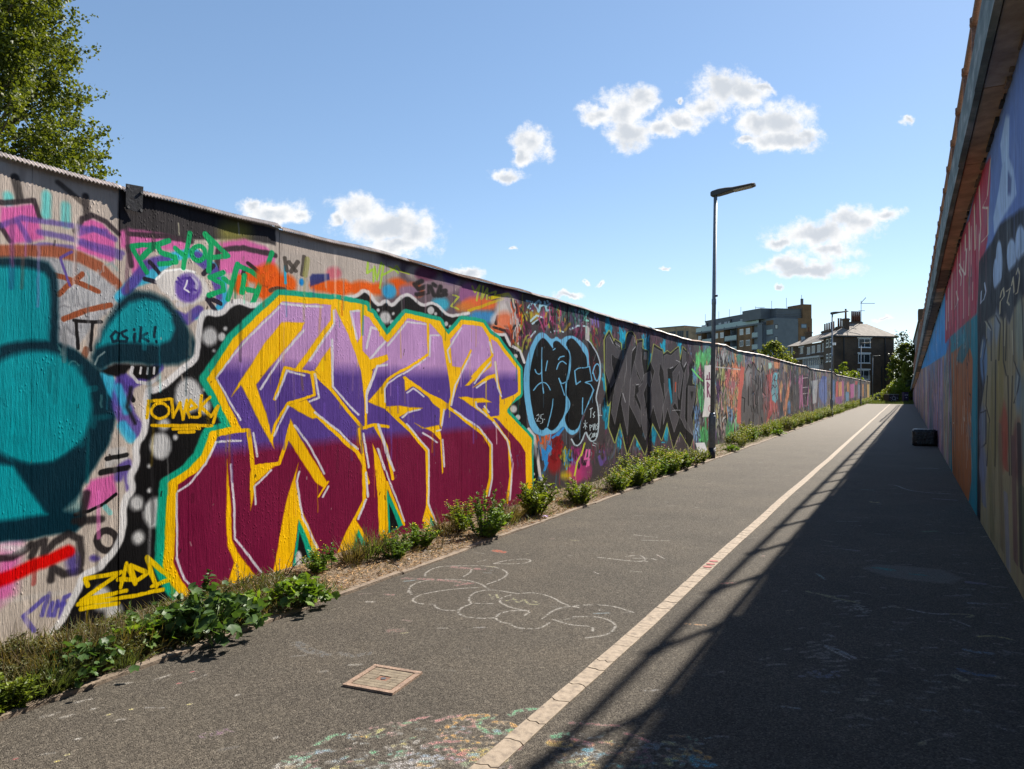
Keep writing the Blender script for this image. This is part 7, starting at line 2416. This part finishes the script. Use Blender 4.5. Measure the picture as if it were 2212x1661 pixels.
putpx('bush', 1048, 1158, 1.0, 'dense bright green bush with pointed leaves below the purple and maroon letters')
putpx('bush2', 1155, 1112, 1.15, 'spreading green bush where the yellow edged letters end')
putpx('bush2', 1250, 1088, .9, 'small green bush under the black bubble letters')
putpx('mallow', 470, 1372, 1.15, 'broad dark mallow clump between the kerb and the maroon letter foot')
putpx('mallow', 395, 1372, .95, 'mallow clump with larger leaves below the yellow tag')
putpx('mallow2', 520, 1335, .85, 'small mallow clump at the edge of the straw')
putpx('mallow2', 655, 1306, .95, 'round little mallow standing alone on straw by the path edge')
putpx('mallow2', 300, 1398, .8, 'mallow clump half hidden in dry grass')
putpx('sprig', 442, 1300, 1.0, 'single tall leafy sprig against the maroon letter', sz=1.05)
putpx('sprig', 288, 1380, 1.0, 'single leafy sprig in front of the yellow tag', sz=1.1)
putpx('sprig', 716, 1238, 1.05, 'thin tall sprig between two yellow spikes', sz=1.2)
putpx('weed2', 690, 1246, .55, 'low green weed at the foot of the thin tall sprig')
putpx('bush', 850, 1210, .62, 'low wide green clump at the bright yellow spike', sz=.55)
putpx('weed2', 905, 1188, .72, 'leafy green weed beside the straw bank', sz=.6)
putpx('tuftg', 790, 1215, 1.1, 'green grass tuft next to the low wide clump')
putpx('weed', 1000, 1150, .75, 'tall thin weed to the side of the dense bush')
putpx('mallow', 180, 1460, .8, 'mallow leaves among dry grass near the wall foot')
putpx('bush2', 15, 1530, .62, 'ragged green weed at the kerb below the teal letters', sz=.5)
for (u, v, k, s_) in ((40, 1500, 'tuft', .75), (110, 1470, 'tuft', .8), (170, 1440, 'tuft', .9), (240, 1420, 'tuft', .8), (90, 1500, 'tuftg', .7), (200, 1450, 'tuftg', .7), (10, 1470, 'tuft', .9), (320, 1400, 'tuft', .7), (140, 1500, 'tuftg', .7), (270, 1440, 'tuftg', .6)):
    putpx(k, u, v, s_, 'dry bent grass tuft in the tangle below the teal letters' if k == 'tuft' else 'short green grass tuft in the tangle below the teal letters', 'grass', 'grass tufts by the teal letters')
for (u, v, s_) in ((20, 1500, .5), (70, 1490, .45), (130, 1465, .5), (190, 1445, .45), (235, 1430, .5), (60, 1460, .45), (150, 1490, .4), (285, 1415, .45), (100, 1440, .5), (220, 1400, .45), (0, 1450, .5)):
    putpx('weedlow', u, v, s_, 'low fine leaved weed in the tangle below the teal letters', 'plant', 'low weeds by the teal letters')
for (u, v, s_) in ((760, 1225, .8), (830, 1198, .8), (960, 1160, .9), (1100, 1130, .9)):
    putpx('tuft', u, v, s_, 'straw coloured grass tuft between the green clumps', 'grass', 'grass tufts under the maroon letters')
# weeds with yellow flowers from the bubble letters to the lamp
for i, (u, v, k, s_) in enumerate(((1312, 1064, 'dry', .9), (1340, 1056, 'weed', .95), (1375, 1046, 'weed2', 1.0), (1400, 1036, 'weed', 1.05), (1430, 1030, 'weed2', 1.1), (1452, 1020, 'weed', 1.15), (1478, 1012, 'weed2', 1.0), (1500, 1004, 'weed3', .9), (1420, 1022, 'weed', 1.3), (1365, 1038, 'weed', 1.2), (1515, 998, 'weed', .8), (1332, 1060, 'weed2', .85), (1388, 1050, 'bush2', 1.1), (1415, 1042, 'bush2', 1.1), (1440, 1016, 'weed2', 1.2), (1462, 1024, 'weed2', .9), (1490, 1012, 'weed', .9), (1350, 1062, 'weed', .8))):
    lab = {'dry': 'brown dead weed at the start of the flowering patch', 'weed3': 'yellow leaved weed close to the lamp foot', 'bush2': 'compact flowerless green plant below the grey pointed letters'}.get(k, 'weed with small yellow flowers below the grey pointed letters')
    putpx(k, u, v, s_ * .82, lab, 'plant', 'flowering weeds below the grey letters' if k in ('weed', 'weed2') else 'green plants below the grey letters' if k == 'bush2' else None)
# beyond the lamp: the belt of weeds runs on to the end
y = on_z(1590, 966).y
while y < 92:
    n_ = 1
    for j in range(2):
        x = rp.uniform(WX + .1, KX - .08)
        k = rp.choice(['weed', 'weed2', 'weed3', 'bush2', 'weed', 'weed3', 'dry'])
        s_ = rp.uniform(.5, .98) * (1.0 + .004 * y)
        put(k, x, y + rp.uniform(-.2, .2), s_, {'dry': 'dead brown weed in the green belt beyond the lamp', 'bush2': 'bushy green plant in the belt of weeds beyond the lamp'}.get(k, 'leafy weed in the green belt along the hoarding beyond the lamp'), 'plant', {'dry': 'dead weeds beyond the lamp', 'bush2': 'bushy plants beyond the lamp'}.get(k, 'weeds beyond the lamp'))
    y += rp.uniform(.35, .75) if y < 45 else .8
for (u, v, s_) in ((1600, 975, .8), (1680, 940, 1.0), (1745, 915, 1.0)):
    putpx('mallow2', u, v, s_, 'low yellow green plant spilling towards the kerb beyond the lamp', 'plant', 'low plants beyond the lamp')

for i in range(16):                              # straggling dead stems
    y_ = 3.2 + i * .62 + rp.uniform(-.2, .2)
    put('dry', rp.uniform(WX + .08, KX - .12), y_, rp.uniform(.5, 1.0), 'straggling dead stem in the verge below the letters', 'plant', 'dead stems below the letters', sz=rp.uniform(.5, .9))

# loose grass, straw and litter on the verge
rg = np.random.default_rng(21)


def scatter_blades(n, ylo, yhi, xlo, xhi, Lm, wd, up, seed, dens=None):
    g = np.random.default_rng(seed)
    yy = g.uniform(ylo, yhi, n)
    xx = g.uniform(xlo, xhi, n)
    P = np.stack([xx, yy, [vz(a, b) for a, b in zip(xx, yy)]], 1)
    d = g.normal(size=(n, 3))
    d[:, 2] = np.abs(d[:, 2]) * up + up * .5
    d, u, w = frames(n, g, .2, d)
    L = g.uniform(.4, 1.2, n) * Lm
    return leaf_arrays(P, d, u, w, L, np.full(n, wd), .1, .3 * min(1, up))


gl = leaves_obj('verge_grass', [scatter_blades(4200, 1.2, 3.5, WX + .03, KX - .05, .10, .004, .6, 1), scatter_blades(1800, 3.6, 9, WX + .03, KX - .06, .07, .004, 1.0, 2)], GRASS_D, None)
tag(gl, 'thin dry grass growing along the verge', 'grass', kind='stuff')
gg = leaves_obj('verge_green_grass', [scatter_blades(5200, 1.2, 3.7, WX + .03, KX - .05, .08, .006, .6, 3), scatter_blades(5200, 6, 40, WX + .03, KX - .06, .11, .007, 1.0, 4), scatter_blades(2500, 40, 95, WX + .03, KX - .02, .2, .03, 1.0, 5)], GRASS_G, None)
tag(gg, 'short green grass growing along the verge', 'grass', kind='stuff')
st = leaves_obj('straw', [scatter_blades(15000, 3.0, 9.0, WX + .03, KX - .04, .05, .004, .10, 6), scatter_blades(2500, 11.5, 16, WX + .03, KX - .04, .06, .006, .12, 7)], STRAW, None)
tag(st, 'loose dry straw and stalks lying on the verge', 'straw', kind='stuff')
m = MB()
for i in range(420):
    y_ = rp.uniform(1.3, 16)
    x_ = rp.uniform(WX + .05, KX - .06)
    r_ = rp.uniform(.004, .012) * (1.6 if rp.random() < .1 else 1)
    z_ = vz(x_, y_) + r_ * .3
    v8 = [(x_ + r_ * a * rp.uniform(.7, 1.3), y_ + r_ * b * rp.uniform(.7, 1.3), z_ + r_ * .6 * c * rp.uniform(.7, 1.3)) for a, b, c in ((1, 0, 0), (-1, 0, 0), (0, 1, 0), (0, -1, 0), (0, 0, 1), (0, 0, -1))]
    m.add(v8, [(0, 2, 4), (2, 1, 4), (1, 3, 4), (3, 0, 4), (2, 0, 5), (1, 2, 5), (3, 1, 5), (0, 3, 5)])
gv = m.build('gravel', simple('pale_pebble', (.36, .32, .28), .8, .4, 60), None)
tag(gv, 'small pale stones scattered on the verge soil', 'gravel', kind='stuff')
# scraps of litter
for i, (u, v, col, lab) in enumerate(((610, 1285, (.65, .62, .58), 'torn white paper scrap lying on the straw'), (1690, 934, (.5, .46, .42), 'pale crumpled scrap by the kerb beyond the lamp'), (545, 1345, (.6, .16, .12), 'small red wrapper on the soil by the mallow'), (1212, 1120, (.6, .45, .7), 'small lilac wrapper by the kerb below the bubble letters'))):
    p = on_z(u, v, .03)
    p.x = min(max(p.x, WX + .1), KX - .08)
    V = []
    for a in range(4):
        for b in range(4):
            V.append((p.x + a * .018 + rp.uniform(-.004, .004), p.y + b * .016, vz(p.x, p.y) + .012 + rp.uniform(0, .02)))
    m = MB()
    m.add(V, [(a * 4 + b, a * 4 + b + 1, a * 4 + b + 5, a * 4 + b + 4) for a in range(3) for b in range(3)])
    tag(m.build('litter_scrap', simple('litter%d' % i, col, .6, .2, 30), None), lab, 'litter')

# ------------------------------------------------------------------ trees
def tree(name, base, H, prof, ntip, nleaf, lsize, mat, label, seed, spread=.8, trunk=.2, zmin=.25, cat='tree', side=None, boost=None):
    """prof: [(z fraction, radius m)]"""
    g = np.random.default_rng(seed)
    root = empty(name, tuple(base))
    tag(root, label, cat)
    m = MB()
    bz = Vector(base)
    m.tube([bz + Vector((0, 0, -.2)), bz + Vector((.05, 0, H * .3)), bz + Vector((-.05, .1, H * .6)), bz + Vector((0, 0, H * .93))], [trunk, trunk * .75, trunk * .4, .02], 8)
    zs = np.array([p[0] for p in prof])
    rs = np.array([p[1] for p in prof])
    parts = []
    limbs = []
    for i in range(ntip):
        f = g.uniform(zmin, 1.0)
        rm = np.interp(f, zs, rs)
        a = g.uniform(0, 2 * math.pi)
        if side is not None and g.uniform() < .6:
            a = side + g.normal() * .7
        r = rm * math.sqrt(g.uniform(.12, 1.0)) * g.uniform(.85, 1.08)
        tip = np.array([math.cos(a) * r, math.sin(a) * r, f * H])
        st_ = np.array([0, 0, max(.15 * H, f * H - r * .7)])
        if i % 3 == 0:
            limbs.append([tuple(np.array(base) + st_), tuple(np.array(base) + (st_ + tip) / 2 + np.array([0, 0, r * .08])), tuple(np.array(base) + tip)])
        out = (tip - st_) / (np.linalg.norm(tip - st_) + 1e-6)
        tl = spread * g.uniform(.6, 1.3)
        nl = max(4, int(nleaf * g.uniform(.6, 1.4)))
        t = g.uniform(0, 1, nl)
        sway = g.normal(size=3) * .35
        P = tip + (t[:, None] - .55) * tl * (out + sway + np.array([0, 0, .1])) + g.normal(size=(nl, 3)) * spread * .16 * (1.1 - .7 * t[:, None])
        P[:, 2] -= .12 * tl * t * t
        d, u, w = frames(nl, g, .45)
        L = g.uniform(.65, 1.25, nl) * lsize
        parts.append(leaf_arrays(P, d, u, w, L, L * .85, .12, .1))
    for l in limbs:
        m.tube(l, [trunk * .22, trunk * .13, .012], 5, cap=False)
    m.build('trunk', BARK, root, recalc=False)
    o = leaves_obj('crown', parts, mat, root)
    o.parent = root
    o.matrix_parent_inverse = Matrix.Identity(4)
    return root


B_ = at_d(-66, 842, 22)
tree('lime_tree', (B_.x, B_.y, 0), 15.6, [(0.1, 2.0), (.3, 4.0), (.5, 3.9), (.56, 3.75), (.65, 3.0), (.74, 2.8), (.83, 2.7), (.92, 1.9), (1, .3)], 760, 84, .11, LF_TREE, 'large leafy tree rising behind the hoarding above the teal letters', 40, .95, .28, .3, side=math.atan2(sa, ca))
B_ = at_d(1672, 842, 72)
tree('round_tree', (B_.x, B_.y, 0), 5.9, [(.2, 1.2), (.5, 1.9), (.75, 1.8), (.9, 1.2), (1, .3)], 200, 40, .17, LF_YEL, 'round yellow green tree top showing above the hoarding before the grey flats', 41, .55, .15, .35)
B_ = at_d(1696, 842, 74)
tree('round_tree', (B_.x, B_.y, 0), 4.9, [(.2, .9), (.55, 1.5), (.8, 1.2), (1, .2)], 120, 36, .17, LF_YEL, 'lower yellow green tree top beside the round one behind the hoarding', 42, .5, .12, .35)
B_ = at_d(1822, 842, 84)
tree('sapling', (B_.x, B_.y, 0), 4.3, [(.3, .8), (.6, 1.3), (.8, .8), (1, .1)], 40, 22, .2, LF_WEED, 'thin sapling poking over the hoarding in front of the brick flats', 43, .6, .06, .35)
B_ = at_d(1845, 842, 86)
tree('sapling', (B_.x, B_.y, 0), 3.4, [(.3, 1.0), (.6, 1.4), (.85, .9), (1, .2)], 50, 26, .2, LF_WEED, 'wider low sapling over the hoarding beside the third lamp', 44, .6, .06, .35)
B_ = at_d(1958, 842, 118)
tree('broad_tree', (B_.x, B_.y, 0), 8.6, [(.05, 1.8), (.3, 2.6), (.55, 2.6), (.75, 2.2), (.9, 1.4), (1, .3)], 240, 34, .30, LF_TREE, 'dense green tree standing between the brick flats and the ramp', 45, .8, .2, .1)
B_ = at_d(1950, 842, 125)
tree('spiky_tree', (B_.x, B_.y, 0), 11.0, [(.1, 1.6), (.6, 1.6), (.8, 1.3), (1, .5)], 90, 12, .30, LF_DARK, 'sparse tree with bare spiky top behind the dense green one', 46, 1.3, .16, .3)
B_ = at_d(1958, 842, 96)
tree('pointed_conifer', (B_.x, B_.y, 0), 4.7, [(.02, 1.5), (.4, 1.3), (.7, .8), (1, .08)], 150, 34, .2, LF_YEL, 'bright pointed conifer in front of the dense green tree', 47, .5, .1, .03)
for (u, d, H, r, mat, sd, lab) in ((1925, 82, 1.6, 1.3, LF_YEL, 50, 'low yellow green bush right behind the ring painted block'), (1945, 80, 2.0, 1.2, LF_WEED, 51, 'green bush between the ring painted block and the ramp'), (1967, 84, 2.4, 1.0, LF_DARK, 52, 'dark bush against the foot of the ramp'), (1940, 90, 2.4, 2.0, LF_WEED, 53, 'wide green bush in front of the conifer'), (1906, 88, .9, 1.3, LF_WEED, 54, 'low bush in front of the dark low wall')):
    B_ = at_d(u, 842, d)
    tree('bush', (B_.x, B_.y, 0), H, [(0, r * .8), (.4, r), (.8, r * .7), (1, .2)], 90, 34, .14, mat, lab, sd, .45, .04, .05, cat='bush')
g5 = np.random.default_rng(8)
n = 5000
yy, xx = g5.uniform(PEND + .1, PEND + 14, n), g5.uniform(-4.2, 1.0, n)
P = np.stack([xx, yy, np.full(n, -.06)], 1)
d, u, w = frames(n, g5, .2, np.stack([g5.normal(size=n) * .4, g5.normal(size=n) * .4, np.ones(n)], 1))
L = g5.uniform(.12, .38, n)
eg = leaves_obj('end_grass', [leaf_arrays(P, d, u, w, L, np.full(n, .03), .1, .25)], GRASS_G, None)
tag(eg, 'rough grass where the path ends', 'grass', kind='stuff')
for k, o in PRO.items():
    if k not in used:
        for c in list(o.children):
            bpy.data.objects.remove(c)
        bpy.data.objects.remove(o)
